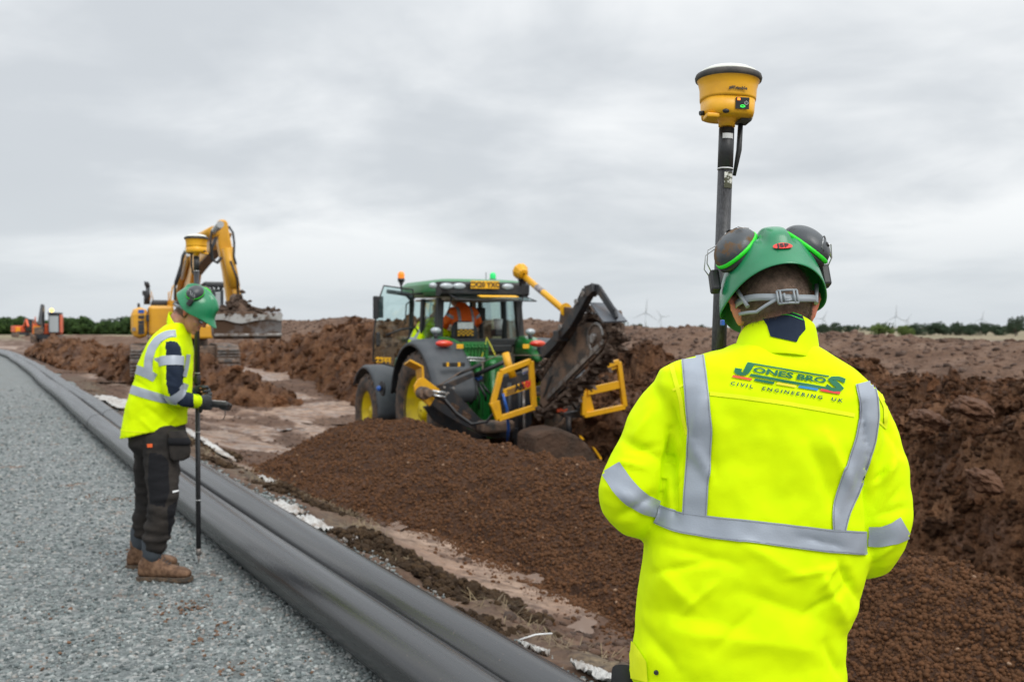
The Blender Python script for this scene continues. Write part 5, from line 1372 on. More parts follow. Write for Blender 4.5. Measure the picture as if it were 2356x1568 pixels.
# short hair on the back of the head
def hair(body, M, parent, low=-.062, frontlim=.045):
    bm = bmesh.new(); bm.from_mesh(body.data); Mi = M.inverted(); kill = []
    for f in bm.faces:
        q = Mi @ f.calc_center_median(); hl = low + .045 * sst(np.array(abs(q.x)), .045, .08).item() + .05 * sst(np.array(q.y), .0, frontlim).item() * 2
        if not (q.z > hl and abs(q.x) < .0765 and q.z < .2 and q.length < .2 and (q.y < frontlim or q.z > .055)): kill.append(f)
    bmesh.ops.delete(bm, geom=kill, context='FACES')
    bm.normal_update()
    for v in bm.verts: v.co += v.normal * .0022
    me = bpy.data.meshes.new('hair'); bm.to_mesh(me)
    rg = np.random.default_rng(3); hv = []; hf = []
    fl = [f for f in bm.faces if (Mi @ f.calc_center_median()).y < .03 and (Mi @ f.calc_center_median()).z < .06]
    for i in range(5200):
        f = fl[rg.integers(len(fl))]; c = f.calc_center_median() + Vector(rg.normal(0, .003, 3)); n = (f.normal + Vector((0, 0, -.9)) + Vector(rg.normal(0, .25, 3))).normalized()
        l = rg.uniform(.004, .009); sd = n.cross(Vector(rg.normal(0, 1, 3))).normalized() * .00032
        b0 = len(hv); hv += [c - sd, c + sd, c + n * l]; hf.append((b0, b0 + 1, b0 + 2))
    bm.free()
    fa = me.attributes.new('fade', 'FLOAT', 'POINT'); fa.data.foreach_set('value', [float(np.clip(((Mi @ v.co).z - low) / .05, 0, 1)) for v in me.vertices])
    me.materials.clear(); me.materials.append(hair_m)
    h = link(bpy.data.objects.new('hair', me), parent)
    mb = MB(); mb.add(hv, hf); hs = mb.build('hair_ends', hairend_m, h, fix=False); hs['kind'] = 'stuff'
    return h
hair_o = hair(body, Mh, body)
hm, HT = helmet(Mh @ Matrix.Translation((0, 0, .0)), man)
st_ = head_strap(Mh, hm)
mb = MB(); mb.box(P(1662, 742, 2.07), (.006, .022, .012)); mb.build('blue_ear_plug', blue_m, hm, bevel=.002)
# glasses arm hints and trousers, boots
def trousers(name, parent, hipc, legs, waist=.175, wy=.125, m=trouser_m, vox=.008, fold=.006):
    mb = MB(); mb.loft([ell(hipc + V(0, 0, z), waist * k, wy * k, 28, p=2.4) for z, k in [(.14, .95), (.08, 1.0), (0, 1.04), (-.05, 1.02), (-.10, .85)]])
    for pts, rad in legs: chain(mb, pts, rad, 20, 3)
    o = mb.build(name, m, parent); remesh(o, vox, 3, .5); o.data.materials.clear(); o.data.materials.append(m)
    from mathutils import noise as mn
    for v in o.data.vertices:
        p = v.co; w = mn.fractal(V(p.x * 7, p.y * 7, p.z * 16), 1, 2, 3) * fold + mn.noise(V(p.x * 5 + p.z * 9, p.y * 5, p.z * 22)) * fold * .8
        v.co = p + v.normal * w
    return o
legs = []
for sx in (-1, 1):
    hip = hipc + V(sx * .09, 0, -.03); kn = V(hip.x + sx * .015, 2.15, .50); an = V(hip.x + sx * .025, 2.10, .12)
    legs.append(([hip, hip.lerp(kn, .5), kn, kn.lerp(an, .5), an], [.105, .098, .082, .080, .082]))
tro = trousers('trousers', man, hipc, legs)
for sx in (-1, 1):
    an = V(hipc.x + sx * .115, 2.10, 0); boot(man, Matrix.Translation(an) @ Matrix.Rotation(math.radians(-sx * 8), 4, 'Z'), sx)
mb = MB(); q = P(1440, 1600, 2.10); mb.loft([ell(q + V(0, 0, z), .03 * k, .09 * k, 16, p=3) for z, k in [(.04, .9), (.0, 1.0), (-.10, 1.05), (-.16, .8)]]); mb.build('holster_pocket', trouser_b, tro)
# handheld controller in his hands
ctl = empty('handheld_controller', P(1705, 1090, 2.56), 0, 'dark handheld controller held in front of the nearest man', 'controller')
cmb = MB(); cmb.box((0, 0, 0), (.15, .11, .022), Matrix.Rotation(math.radians(35), 3, 'X')); cmb.build('case', black_p, ctl, bevel=.006)
cmb = MB(); cmb.box((0, -.008, .012), (.11, .075, .003), Matrix.Rotation(math.radians(35), 3, 'X')); cmb.build('screen', lens_m, ctl)
settle(man)

# ------------------------------------------------------------------ the man on the left, in profile, looking down
Y2 = 6.18
man2 = empty('person', PG(365, 1325, 0), 0, 'man in profile wearing a green helmet and yellow hi-vis jacket, looking down by the pipes', 'person')
mb = MB(); rings = []
for (py, l, r, b) in [(742, 396, 426, .075), (752, 380, 431, .11), (768, 360, 435, .155), (790, 344, 437, .185), (815, 333, 438, .205), (850, 321, 438, .212), (885, 311, 436, .212), (920, 301, 431, .212), (950, 292, 427, .214), (975, 286, 425, .217), (992, 283, 424, .218)]:
    a_, b_ = P(l, py, Y2), P(r, py, Y2); c = (a_ + b_) / 2
    rings.append([Vector((q.x, q.y, q.z - .02 * ((q.x - c.x) / .17 < -.2) * 0 + (.045 * (q.x - c.x) / .2 if py > 930 else 0))) for q in ell(c, (b_ - a_).length / 2, b, 40, p=2.3)])
mb.loft(rings)
nA = [(393, 800, 6.00, 25), (396, 845, 5.97, 26), (396, 890, 5.96, 24), (404, 913, 5.98, 21), (430, 920, 6.06, 18), (452, 922, 6.16, 15)]
fA = [(393, 800, 6.37, 25), (402, 850, 6.42, 25), (412, 890, 6.42, 22), (428, 905, 6.42, 19), (446, 905, 6.42, 16)]
for arm in (nA, fA): chain(mb, [P(x, y, Y) for x, y, Y, r in arm], [px2r(r, Y) for x, y, Y, r in arm], 20, 3)
jk = mb.build('jacket', hivis, man2); remesh(jk, .0085, 3, .5); jk.data.materials.clear(); jk.data.materials.append(hivis); jk.data.materials.append(navy)
folds2 = [(350, 900, 410, 960, 6, .010), (330, 930, 400, 985, 7, -.008), (300, 870, 350, 900, 6, -.007), (420, 930, 380, 990, 6, .008), (320, 960, 350, 990, 6, .006), (345, 820, 365, 900, 5, -.010), (380, 850, 405, 870, 4, -.006), (375, 880, 410, 890, 4, .006), (350, 770, 330, 850, 6, .006), (385, 930, 425, 945, 5, -.007), (300, 900, 300, 970, 8, .006), (400, 955, 424, 975, 6, .008)]
fold_displace(jk, folds2, .006, 7.0)
def inpoly(x, y, poly):
    c = False; j = len(poly) - 1
    for i in range(len(poly)):
        if (poly[i][1] > y) != (poly[j][1] > y) and x < (poly[j][0] - poly[i][0]) * (y - poly[i][1]) / (poly[j][1] - poly[i][1]) + poly[i][0]: c = not c
        j = i
    return c
navyp = [(381, 786), (395, 783), (408, 786), (416, 800), (424, 850), (420, 893), (445, 895), (446, 938), (420, 935), (400, 925), (388, 905), (382, 880)]
for f in jk.data.polygons:
    x_, y_ = pix(f.center)
    if (f.center.y < 6.10 and inpoly(x_, y_, navyp)) or (f.center.y > 6.30 and x_ > 418 and y_ > 885): f.material_index = 1
s2 = Skin(jk)
s2.ribbon('reflective_strip', [(303, 846, 20), (325, 853, 20), (345, 862, 20), (357, 869, 20)], reflect, jk, off=.004, nseg=24)
s2.ribbon('reflective_strip', [(295, 893, 20), (320, 901, 20), (350, 910, 20), (380, 918, 18), (408, 924, 12)], reflect, jk, off=.004, nseg=34)
s2.ribbon('reflective_strip', [(404, 767, 16), (385, 769, 17), (365, 780, 18), (350, 800, 19), (343, 825, 19), (341, 853, 19)], reflect, jk, off=.0045, nseg=34)
s2.ribbon('reflective_strip', [(432, 815, 9), (429, 840, 9), (423, 866, 9)], reflect, jk, off=.005, nseg=18)
s2.ribbon('reflective_strip', [(430, 893, 18), (421, 890, 18), (416, 886, 16)], reflect, jk, off=.004, nseg=10)
s2.band('reflective_strip', P(396, 831, 5.97), P(396, 890, 5.96) - P(394, 800, 6.0), .029, reflect, jk, .105, off=.004)
s2.band('reflective_strip', P(404, 906, 5.98), P(424, 924, 6.02) - P(396, 886, 5.96), .028, reflect, jk, .10, off=.005)
s2.band('lime_cuff', P(449, 922, 6.15), P(456, 922, 6.18) - P(436, 921, 6.09), .017, hivis, jk, .07, off=.004)
s2.band('hem_seam', P(355, 985, Y2), (0.04, 0, 1), .003, hivis_l, jk, .3, off=.003, n=90)
# collar
rings = []
for (pb, pf, xa, xb, b) in [(742, 775, 386, 432, .085), (728, 772, 388, 431, .078), (716, 766, 391, 427, .070)]:
    rg = []
    for k in range(32):
        t_ = 2 * math.pi * k / 32; u = .5 + .5 * math.cos(t_); q = P(xa + (xb - xa) * u, pb + (pf - pb) * u, Y2 - .0); rg.append(Vector((q.x, Y2 + b * math.sin(t_), q.z)))
    rings.append(rg)
mb = MB(); mb.loft(rings, caps=False); col2 = mb.build('collar', hivis, jk, solid=.006, sub=1)
# body
M2 = Matrix.Translation(P(442, 719, Y2)) @ Matrix.Rotation(math.radians(-93), 4, 'Z') @ Matrix.Rotation(math.radians(-38), 4, 'X')
mb = MB(); add_head(mb, M2)
nb2 = P(402, 768, Y2); hip2 = P(362, 1000, Y2)
chain(mb, [M2 @ V(0, -.02, -.03), M2 @ V(0, -.035, -.09), nb2, nb2 + V(-.02, 0, -.07)], [.064, .060, .060, .075], 20, 3)
chain(mb, [nb2 + V(-.04, 0, -.10), P(375, 880, Y2), P(362, 950, Y2), hip2], [.09, .10, .10, .11], 20, 3)
for k, arm in ((0, nA), (1, fA)):
    chain(mb, [nb2 + V(-.02, (-.07, .07)[k], -.07)] + [P(x, y, Y) for x, y, Y, r in arm], [.05] + [px2r(r, Y) * .68 for x, y, Y, r in arm], 14, 2)
hands = []
def hand_at(wr_, tgt, up_, curl, thumb):
    dy_ = (tgt - wr_).normalized(); xx_ = dy_.cross(Vector(up_)).normalized(); zz_ = xx_.cross(dy_); Mm = Matrix((xx_, dy_, zz_)).transposed().to_4x4(); Mm.translation = wr_
    return Mm
g = MB()
add_hand(g, hand_at(P(458, 922, 6.19), P(486, 926, 6.30), (0, -1, .15), .95, 1), .95, 1.12, thumb=1)
g1 = g.build('glove', glove_m, man2); remesh(g1, .0045, 2, .5); g1.data.materials.clear(); g1.data.materials.append(glove_m)
g = MB()
add_hand(g, hand_at(P(444, 903, 6.42), P(470, 901, 6.40), (0, 1, .1), 1.1, -1), 1.15, 1.08, thumb=-1)
g2 = g.build('glove', glove_m, man2); remesh(g2, .0045, 2, .5); g2.data.materials.clear(); g2.data.materials.append(glove_m)
add_hand(mb, hand_at(P(457, 922, 6.185), P(486, 926, 6.30), (0, -1, .15), .95, 1), .95, .96, thumb=1)
add_hand(mb, hand_at(P(443, 903, 6.42), P(470, 901, 6.40), (0, 1, .1), 1.1, -1), 1.15, .92, thumb=-1)
legsd = []
aN, aF = PG(354, 1336, 0), PG(326, 1308, 0)
for (hp, kn, an, rr) in [(P(372, 1010, 6.06), P(374, 1145, 5.99), V(aN.x, aN.y, .13), 1), (P(352, 1010, 6.28), P(342, 1145, 6.30), V(aF.x, aF.y, .13), 1)]:
    chain(mb, [hip2, hp, hp.lerp(kn, .5), kn, kn.lerp(an, .5), an, an + V(0, 0, -.07), an + V(.10, 0, -.10)], [.09, .085, .075, .055, .05, .036, .036, .028], 16, 2)
    legsd.append(([hp, hp.lerp(kn, .5), kn + V(.005, 0, 0), kn.lerp(an, .45), an + V(.01, 0, .10)], [.112, .103, .086, .078, .072]))
body2 = mb.build('body', skin_m, man2); remesh(body2, .0058, 2, .5); body2.data.materials.clear(); body2.data.materials.append(skin_m); body2.data.materials.append(skin_r)
for p in body2.data.polygons:
    q = M2.inverted() @ p.center
    if (abs(q.x) > .0765 and abs(q.z) < .06 and abs(q.y) < .05) or (q.y > .092 and abs(q.z) < .04): p.material_index = 1
hair(body2, M2, body2, low=-.065, frontlim=.02)
helmet(M2, man2, badge=False, detail=False); head_strap(M2, [o for o in bpy.data.objects if o.parent == man2 and o.name.startswith('helmet')][0])
mb = MB()
for sx in (-1, 1):
    mb.tube([M2 @ V(sx * .082, -.03, .020), M2 @ V(sx * .080, .04, .024), M2 @ V(sx * .062, .090, .020)], .0026, 8)
    mb.tube([M2 @ V(sx * (.036 + .030 * math.cos(a)), .098 - .012 * abs(math.cos(a) + .3), .008 + .018 * math.sin(a)) for a in np.linspace(0, 2 * math.pi, 18)[:-1]], .0022, 6, closed=True)
mb.tube([M2 @ V(-.010, .106, .012), M2 @ V(.010, .106, .012)], .002, 6)
gl = mb.build('safety_glasses', black_p, man2)
mb = MB()
for sx in (-1, 1):
    mb.add([M2 @ V(sx * .036, .101, .008)] + [M2 @ V(sx * (.036 + .030 * math.cos(a)), .098 - .012 * abs(math.cos(a) + .3), .008 + .018 * math.sin(a)) for a in np.linspace(0, 2 * math.pi, 18)[:-1]], [(0, 1 + k, 1 + (k + 1) % 17) for k in range(17)])
mb.build('lens', glass_d, gl)
eye_m = mat('eye', (.5, .45, .42), .2, col2=(.1, .06, .04), nscale=60)
for sx in (-1, 1):
    mb = MB(); mb.ball(M2 @ V(sx * .031, .083, .006), (.013, .012, .012), M2.to_3x3(), 10, 8); mb.build('eye', eye_m, body2)
# trousers
mb = MB(); mb.loft([ell(hip2 + V(0, 0, z), .155 * k, .185 * k, 28, p=2.4) for z, k in [(.12, .95), (.06, 1.0), (0, 1.03), (-.06, 1.0), (-.12, .8)]])
for pts, rad in legsd: chain(mb, pts, rad, 20, 3)
tr2 = mb.build('trousers', trouser_m, man2); remesh(tr2, .008, 2, .5); tr2.data.materials.clear(); tr2.data.materials.append(trouser_m); tr2.data.materials.append(trouser_b)
from mathutils import noise as mn
for v in tr2.data.vertices:
    p = v.co; low_ = 1 - sst(np.array(p.z), .3, .75).item()
    v.co = p + v.normal * (mn.fractal(V(p.x * 6, p.y * 6, p.z * 14), 1, 2, 3) * .009 + mn.noise(V(p.x * 6 + p.z * 8, p.y * 5, p.z * 24)) * (.005 + .010 * low_))
bl = [[(343, 1040), (372, 1045), (388, 1060), (390, 1130), (378, 1165), (345, 1160), (340, 1100)], [(385, 1165), (410, 1150), (402, 1225), (388, 1235)]]
for f in tr2.data.polygons:
    x_, y_ = pix(f.center)
    if f.normal.y < .1 and any(inpoly(x_, y_, b) for b in bl): f.material_index = 1
s3 = Skin(tr2)
s3.poly('orange_tag', [(339, 1021), (351, 1020), (352, 1028), (340, 1029)], mat('orange_tag', (.8, .12, .02), .7), tr2, .004, 4)
s3.poly('pale_print', [(396, 1129), (410, 1126), (410, 1130), (397, 1133)], white_p, tr2, .004, 4)
mb = MB(); q = P(413, 1000, 5.97); mb.loft([ell(P(x, y, 5.97), px2r(w, 6), .035, 18, p=3.2) for (x, y, w) in [(408, 990, 19), (412, 1010, 22), (414, 1035, 24), (414, 1052, 21), (412, 1058, 12)]])
mb.build('holster_pocket', trouser_m, tr2, label=None) if False else mb.build('holster_pocket', trouser_m, tr2)
mb = MB(); mb.loft([ell(P(x, y, 5.965), px2r(w, 6), .036, 18, p=3.2) for (x, y, w) in [(411, 1006, 23), (413, 1016, 25), (414, 1022, 24.5)]]); mb.build('pocket_band', trouser_b, tr2)
for a_, sc_ in ((aN, 1.10), (aF, 1.06)):
    Mb = Matrix.Translation(a_) @ Matrix.Rotation(math.radians(-90 - (2 if a_ is aN else -6)), 4, 'Z') @ Matrix.Scale(sc_, 4); boot(man2, Mb, 1)
    mb = MB(); chain(mb, [a_ + V(-.01, 0, .16), a_ + V(-.008, 0, .25)], [.058, .060], 16, 2); mb.build('sock', sock_m, tr2)
settle(man2)
# the controller he reads, clamped by the pole
c2 = P(503, 930, 6.36); ctl2 = empty('handheld_controller', c2, 0, 'black handheld controller the left man holds out beside his pole', 'controller')
Rc = Matrix.Rotation(math.radians(4), 3, 'Y') @ Matrix.Rotation(math.radians(-12), 3, 'X')
mb = MB(); mb.box((0, 0, 0), (.15, .11, .035), Rc); mb.box((.04, 0, -.02), (.06, .09, .03), Rc); mb.build('case', black_p, ctl2, bevel=.012)
mb = MB(); mb.box((0, 0, .019), (.11, .08, .003), Rc); mb.build('screen', white_p, ctl2)
mb = MB(); mb.tube([(.055, -.05, -.03), (.058, -.052, -.06), (.045, -.05, -.09)], .003, 6); mb.build('stylus_cord', black_p, ctl2)
mb = MB(); mb.tube([(-.10, .06, 0), (-.05, .02, -.01), (0, 0, -.01)], .008, 8); mb.build('pole_bracket', black_p, ctl2)

# ------------------------------------------------------------------ tractor
TO, TZ = V(-.36, 15.3, -.63), math.radians(25.4)
FT = Frame(TO, TZ)
def grounded(o, z): return o
trac = empty('tractor', TO, TZ, 'green tractor with yellow wheels and open doors, seen from behind, standing in the mud', 'tractor')
def tyre(name, c, R, r_rim, w, parent, side, nl):
    """wheel with axis along local x"""
    Rx = Matrix.Rotation(math.pi / 2, 3, 'Y')
    mb = MB(); h = w / 2
    prof = [(r_rim, -h * .72), (r_rim + .04, -h * .92), ((R + r_rim) / 2, -h * 1.0), (R - .10, -h * .93), (R - .045, -h * .74), (R - .035, 0), (R - .045, h * .74), (R - .10, h * .93), ((R + r_rim) / 2, h * 1.0), (r_rim + .04, h * .92), (r_rim, h * .72)]
    mb.lathe(prof, c, Rx, 64)
    o = mb.build('wheel', tyre_m, parent)
    mb = MB()
    for k in range(nl):
        for sg in (-1, 1):
            a0 = 2 * math.pi * (k + (.5 if sg > 0 else 0)) / nl; P4 = []
            for (u, rr, th) in [(0.02, R, .0), (.30, R, .08), (.62, R - .015, .17), (.93, R - .075, .24)]:
                a = a0 + th * 1.3 / R; x = sg * u * h
                P4.append((Vector(c) + V(x, rr * math.cos(a), rr * math.sin(a)), V(0, math.cos(a), math.sin(a)), V(0, -math.sin(a), math.cos(a))))
            vs = []
            for (p, n, t) in P4: vs += [p + t * .028, p + t * -.028, p - n * .07 - t * .045, p - n * .07 + t * .045]
            fs = [(4 * i + j, 4 * i + (j + 1) % 4, 4 * i + 4 + (j + 1) % 4, 4 * i + 4 + j) for i in range(3) for j in range(4)] + [(3, 2, 1, 0), (12, 13, 14, 15)]
            mb.add(vs, fs)
    tr = mb.build('tread', tread_m, o); tr['kind'] = 'stuff'
    s_ = side; mb = MB()
    prof = [(r_rim + .012, s_ * h * .80), (r_rim + .015, s_ * h * .70), (r_rim - .03, s_ * h * .66), (r_rim - .045, s_ * h * .30), (r_rim - .09, s_ * h * .24), (r_rim - .10, s_ * h * .0), (r_rim * .55, s_ * -h * .02), (r_rim * .50, s_ * h * .12), (r_rim * .30, s_ * h * .14), (r_rim * .28, s_ * h * .50), (.02, s_ * h * .52)]
    mb.lathe(prof, c, Rx, 56); rim = mb.build('rim', jd_yellow, o)
    mb = MB()
    for k in range(8):
        a = 2 * math.pi * k / 8; q = Vector(c) + V(s_ * h * .13, r_rim * .42 * math.cos(a), r_rim * .42 * math.sin(a)); mb.cyl(q, q + V(s_ * .03, 0, 0), .02, .02, 8)
    mb.build('wheel_bolts', steel_m, o)['kind'] = 'stuff'
    return o
for sx in (-1, 1):
    tyre('rear', (sx * .96, 0, .925), .925, .52, .56, trac, sx, 20)
    tyre('front', (sx * .94, 2.66, .70), .70, .36, .46, trac, sx, 18)
# axles, transmission, hood
mb = MB(); mb.cyl((-.85, 0, .925), (.85, 0, .925), .15, .15, 16); mb.box((0, .1, .95), (.55, 1.0, .75)); mb.box((0, 1.6, .85), (.42, 2.6, .5)); mb.cyl((-.8, 2.66, .68), (.8, 2.66, .68), .10, .10, 12)
mb.build('chassis', jd_green, trac, bevel=.02)
mb = MB(); mb.loft([[V(x, y, z) for (x, z) in [(-w, .95), (-w, zt - .12), (-w * .75, zt - .02), (0, zt), (w * .75, zt - .02), (w, zt - .12), (w, .95)]] for (y, w, zt) in [(1.75, .44, 1.86), (2.6, .42, 1.80), (3.3, .38, 1.70), (3.55, .33, 1.55)]], smooth=False, closed_ring=False); mb.build('hood', jd_green, trac, bevel=.02, solid=.02)
mb = MB(); mb.box((0, 3.58, 1.2), (.62, .06, .6)); mb.build('grille', jd_black, trac, bevel=.01)
mb = MB(); mb.cyl((.50, 1.78, 1.6), (.50, 1.78, 2.75), .06, .06, 14); mb.build('exhaust', jd_black, trac)
# rear valve bank and linkage between the fenders
mb = MB()
for k in range(7):
    q = FT.ty(1068 + 8 * k, 806, -.42); mb.box(q, (.045, .10, .20)); mb.cyl(q + V(0, -.05, .05), q + V(0, -.09, .05), .018, .018, 8)
mb.box(FT.ty(1092, 806, -.34), (.42, .08, .26)); mb.build('valve_bank', jd_green, trac, bevel=.004)
mb = MB(); mb.box(FT.ty(1085, 900, -.36), (.30, .12, 1.0)); mb.box(FT.ty(1135, 860, -.36), (.30, .10, .55)); mb.box(FT.ty(1100, 985, -.3), (.6, .2, .3)); mb.build('rear_housing', jd_green, trac, bevel=.02)
for (px, w) in ((1075, .05), (1098, .035), (1132, .05)):
    mb = MB(); mb.tube([FT.ty(px, 838, -.52), FT.ty(px + 2, 985, -.58)], w, 12); mb.tube([FT.ty(px, 830, -.50), FT.ty(px, 845, -.53)], w * 1.3, 12); mb.build('lift_ram', jd_green, trac)
mb = MB(); mb.tube([FT.ty(1052, 812, -.55), FT.ty(1064, 822, -.6), FT.ty(1115, 824, -.6)], .016, 8); mb.tube([FT.ty(1064, 828, -.6), FT.ty(1116, 830, -.6)], .012, 8); mb.build('hand_rail', shiny_m, trac)
for (x0, y0, x1, y1, r) in [(1096, 878, 1080, 930, .02), (1100, 880, 1118, 920, .02), (1090, 870, 1102, 940, .015), (1108, 882, 1128, 905, .015)]:
    mb = MB(); a, b = FT.ty(x0, y0, -.6), FT.ty(x1, y1, -.62); mb.tube([a, a.lerp(b, .5) + V(.03, -.05, -.06), b], r, 8); mb.build('hydraulic_hose', hose_m, trac)
mb = MB(); mb.tube([FT.ty(1085, 866, -.62), FT.ty(1148, 838, -.75), FT.ty(1160, 832, -.8)], .035, 10); mb.build('suction_hose', hose_m, trac)
mb = MB(); a = FT.ty(1120, 776, -.25); mb.tube([FT.ty(1108, 822, -.5), FT.ty(1117, 792, -.4), a, FT.ty(1127, 790, -.4), FT.ty(1140, 818, -.6)], .010, 6); mb.build('yellow_cord', ribbon_m, trac)
mb = MB(); mb.box(FT.ty(1100, 871, -.56), (.16, .06, .10)); mb.build('coupler_block', jd_black, trac, bevel=.01)
mb = MB(); [mb.box(FT.ty(1094 + 6 * k, 868 + 3 * (k % 2), -.60), (.03, .03, .04)) for k in range(3)]; mb.build('coupler_caps', blue_m, trac)['kind'] = 'stuff'
# fenders
for sx in (-1, 1):
    mb = MB(); rings = []
    for k in range(27):
        a = math.radians(12 + 146 * k / 26); r0 = 1.03 + .02 * math.sin(k * .2); ri = []
        for (x, dr) in [(.60, -.01), (.66, .03), (.95, .04), (1.18, .02), (1.25, -.02), (1.265, -.07), (1.245, -.065), (1.17, -.02), (.95, 0), (.66, -.02)]:
            ri.append(V(sx * x, -(r0 + dr) * math.cos(math.pi - a) * -1, .925 + (r0 + dr) * math.sin(a)) if False else V(sx * x, (r0 + dr) * math.cos(a), .925 + (r0 + dr) * math.sin(a)))
        rings.append(ri)
    # carry the tail of the fender down behind the tyre
    last = rings[-1]
    for (dy, dz, sc_) in [(-.03, -.10, .97), (.0, -.20, .86)]:
        rings.append([V(sx * (.93 + (abs(p.x) - .93) * sc_), p.y + dy, p.z + dz) for p in last])
    mb.loft(rings); f_ = mb.build('fender', jd_dark, trac)
    # green inner cowl with lamps
    mb = MB(); rr_ = []
    for (y, z0, z1, x0, x1) in [(.80, 1.55, 1.88, .60, .80), (.45, 1.62, 2.03, .58, .92), (.10, 1.66, 2.04, .54, .98), (-.20, 1.66, 1.98, .50, .99), (-.42, 1.62, 1.88, .50, .97), (-.58, 1.58, 1.72, .52, .93)]:
        rr_.append([V(sx * x, y, z) for (x, z) in [(x0, z0), (x0, z1 - .05), (x0 + .08, z1), ((x0 + x1) / 2, z1 + .005), (x1 - .08, z1 - .03), (x1, z1 - .14), (x1, z0)]])
    mb.loft(rr_); mb.build('green_cowl', jd_green, trac, sub=1)
    q = V(sx * .78, -.52, 1.80)
    q = FT.ty(1022 if sx < 0 else 1237, 790, -.50); mb = MB(); mb.ball(q, (.135, .06, .052), None, 22, 10); mb.build('tail_lamp', red_l, trac)
    q = FT.ty(1058 if sx < 0 else 1210, 796.5, -.56); mb = MB(); mb.box(q, (.105, .02, .065)); mb.build('small_plate', plate_y, trac, bevel=.004)
    q = FT.ty(1006 if sx < 0 else 1220, 768, -.1) if sx > 0 else FT.ty(1003, 760, .05)
    if sx > 0: q = FT.ty(1220, 763, -.1)
    mb = MB(); mb.ball(q, (.085, .05, .05), None, 18, 10); mb.build('round_worklight', lamp_w, trac); mb = MB(); mb.cyl(q - V(0, 0, .16), q - V(0, 0, .03), .028, .04, 10); mb.build('lamp_stalk', jd_black, trac)
    # front fender
    mb = MB(); rings = []
    for k in range(19):
        a = math.radians(35 + 150 * k / 18); rings.append([V(sx * x, 2.66 + (.80 + dr) * math.cos(a), .70 + (.80 + dr) * math.sin(a)) for (x, dr) in [(.70, 0), (.74, .02), (1.12, .02), (1.18, -.02), (1.17, -.05), (1.10, -.005), (.74, -.005)]])
    mb.loft(rings); mb.build('front_fender', jd_dark, trac)
    mb = MB(); mb.box((sx * .62, 1.35, .95), (.42, .8, .62)); mb.build('fuel_tank', jd_black, trac, bevel=.06)
mb = MB(); q = FT.ty(1044, 838, -.93); mb.box(q, (.33, .05, .06)); hp = mb.build('fender_handle', jd_black, trac, bevel=.01)
for px in (1030, 1056):
    mb = MB(); mb.box(FT.ty(px, 838, -.965), (.03, .02, .06)); mb.build('amber_mark', plate_y, hp)
q = FT.ty(882, 893, 1.2); mb = MB(); mb.cyl(q + V(-.02, 0, 0), q + V(-.06, 0, 0), .02, .05, 12); mb.cyl(q, q + V(-.03, 0, 0), .12, .12, 18); mb.build('tank_recess', jd_black, trac)
mb = MB(); mb.ball(q + V(-.07, 0, 0), .045, None, 12, 8); mb.build('filler_cap', blue_m, trac)
# cab: pillars, roof, glass
def pil(name, pts, w, d, m=jd_black):
    mb = MB()
    for a, b in zip(pts[:-1], pts[1:]): mb.bar(a, b, w, d, (0, 1, 0))
    return mb.build(name, m, trac, bevel=.012)
zr = 2.62
cw = .66
for sx in (-1, 1):
    pil('rear_pillar', [V(sx * .70, .32, 1.98), V(sx * .66, .36, zr)], .11, .10)
    pil('middle_pillar', [V(sx * .76, 1.00, 1.30), V(sx * .70, .98, zr)], .07, .09)
    pil('front_pillar', [V(sx * .66, 1.72, 1.25), V(sx * .62, 1.76, zr)], .07, .07)
mb = MB(); mb.box((0, .30, 1.93), (1.40, .10, .12)); mb.box((0, .25, 1.83), (1.0, .10, .12)); mb.build('rear_sill', jd_black, trac, bevel=.02)
mb = MB(); mb.box((0, 1.0, 1.16), (1.3, 1.4, .10)); mb.box((0, .33, 1.6), (1.2, .06, .55)); mb.box((0, 1.72, 1.4), (1.0, .06, .45)); mb.build('cab_floor', interior_m, trac, bevel=.02)
# roof
mb = MB(); rr_ = []
for (z, k, y0, y1) in [(2.66, .92, .26, 1.95), (2.72, 1.0, .16, 2.06), (2.84, 1.0, .16, 2.06), (2.90, .93, .24, 1.95), (2.925, .70, .45, 1.7)]:
    w = .76 * k; c = .20 * k; yy0, yy1 = y0, y1
    rr_.append([V(x, y, z) for (x, y) in [(-w, yy0 + c), (-w + c * .3, yy0 + c * .3), (-w + c, yy0), (w - c, yy0), (w - c * .3, yy0 + c * .3), (w, yy0 + c), (w, yy1 - c), (w - c * .3, yy1 - c * .3), (w - c, yy1), (-w + c, yy1), (-w + c * .3, yy1 - c * .3), (-w, yy1 - c)]])
mb.loft(rr_); mb.build('roof', jd_roof, trac, bevel=.01)
mb = MB(); rr_ = []
for (y, zt) in [(.09, 2.80), (.05, 2.79), (.06, 2.66)]: pass
mb.loft([[V(x, y + .22 * max(0, abs(x) - .52) ** 1 * 1.4 , z) for x in np.linspace(-.745, .745, 15)] + [V(x, .26 + .22 * max(0, abs(x) - .52) * 1.4, z) for x in np.linspace(.745, -.745, 15)] for (y, z) in [(.10, 2.64), (.02, 2.68), (.01, 2.83), (.05, 2.865)]], smooth=False); mb.build('light_panel', jd_black, trac, bevel=.008)
for (px, py, w) in [(996.6, 656.5, .065), (1028, 657.5, .11), (1057, 657.5, .11), (1169, 659, .10), (1192, 659, .065)]:
    q = FT.ty(px, py, .0 if 1000 < px < 1180 else .08); mb = MB(); mb.ball(q + V(0, .01, 0), (w, .03, .045), None, 20, 8); mb.build('worklight', lamp_w, trac)
q0, q1 = FT.ty(1082.6, 663, -.03), FT.ty(1148, 646.6, -.03)
mb = MB(); mb.box((q0 + q1) / 2, (q1.x - q0.x, .015, q1.z - q0.z)); npl = mb.build('number_plate', plate_y, trac, bevel=.004)
text_obj('lettering', 'CX20 YXO', .108, black_text, npl, face_M((q0 + q1) / 2 + V(0, -.011, -.036), (1, 0, 0), (0, 0, 1)) , extrude=.001, bold=.0035)
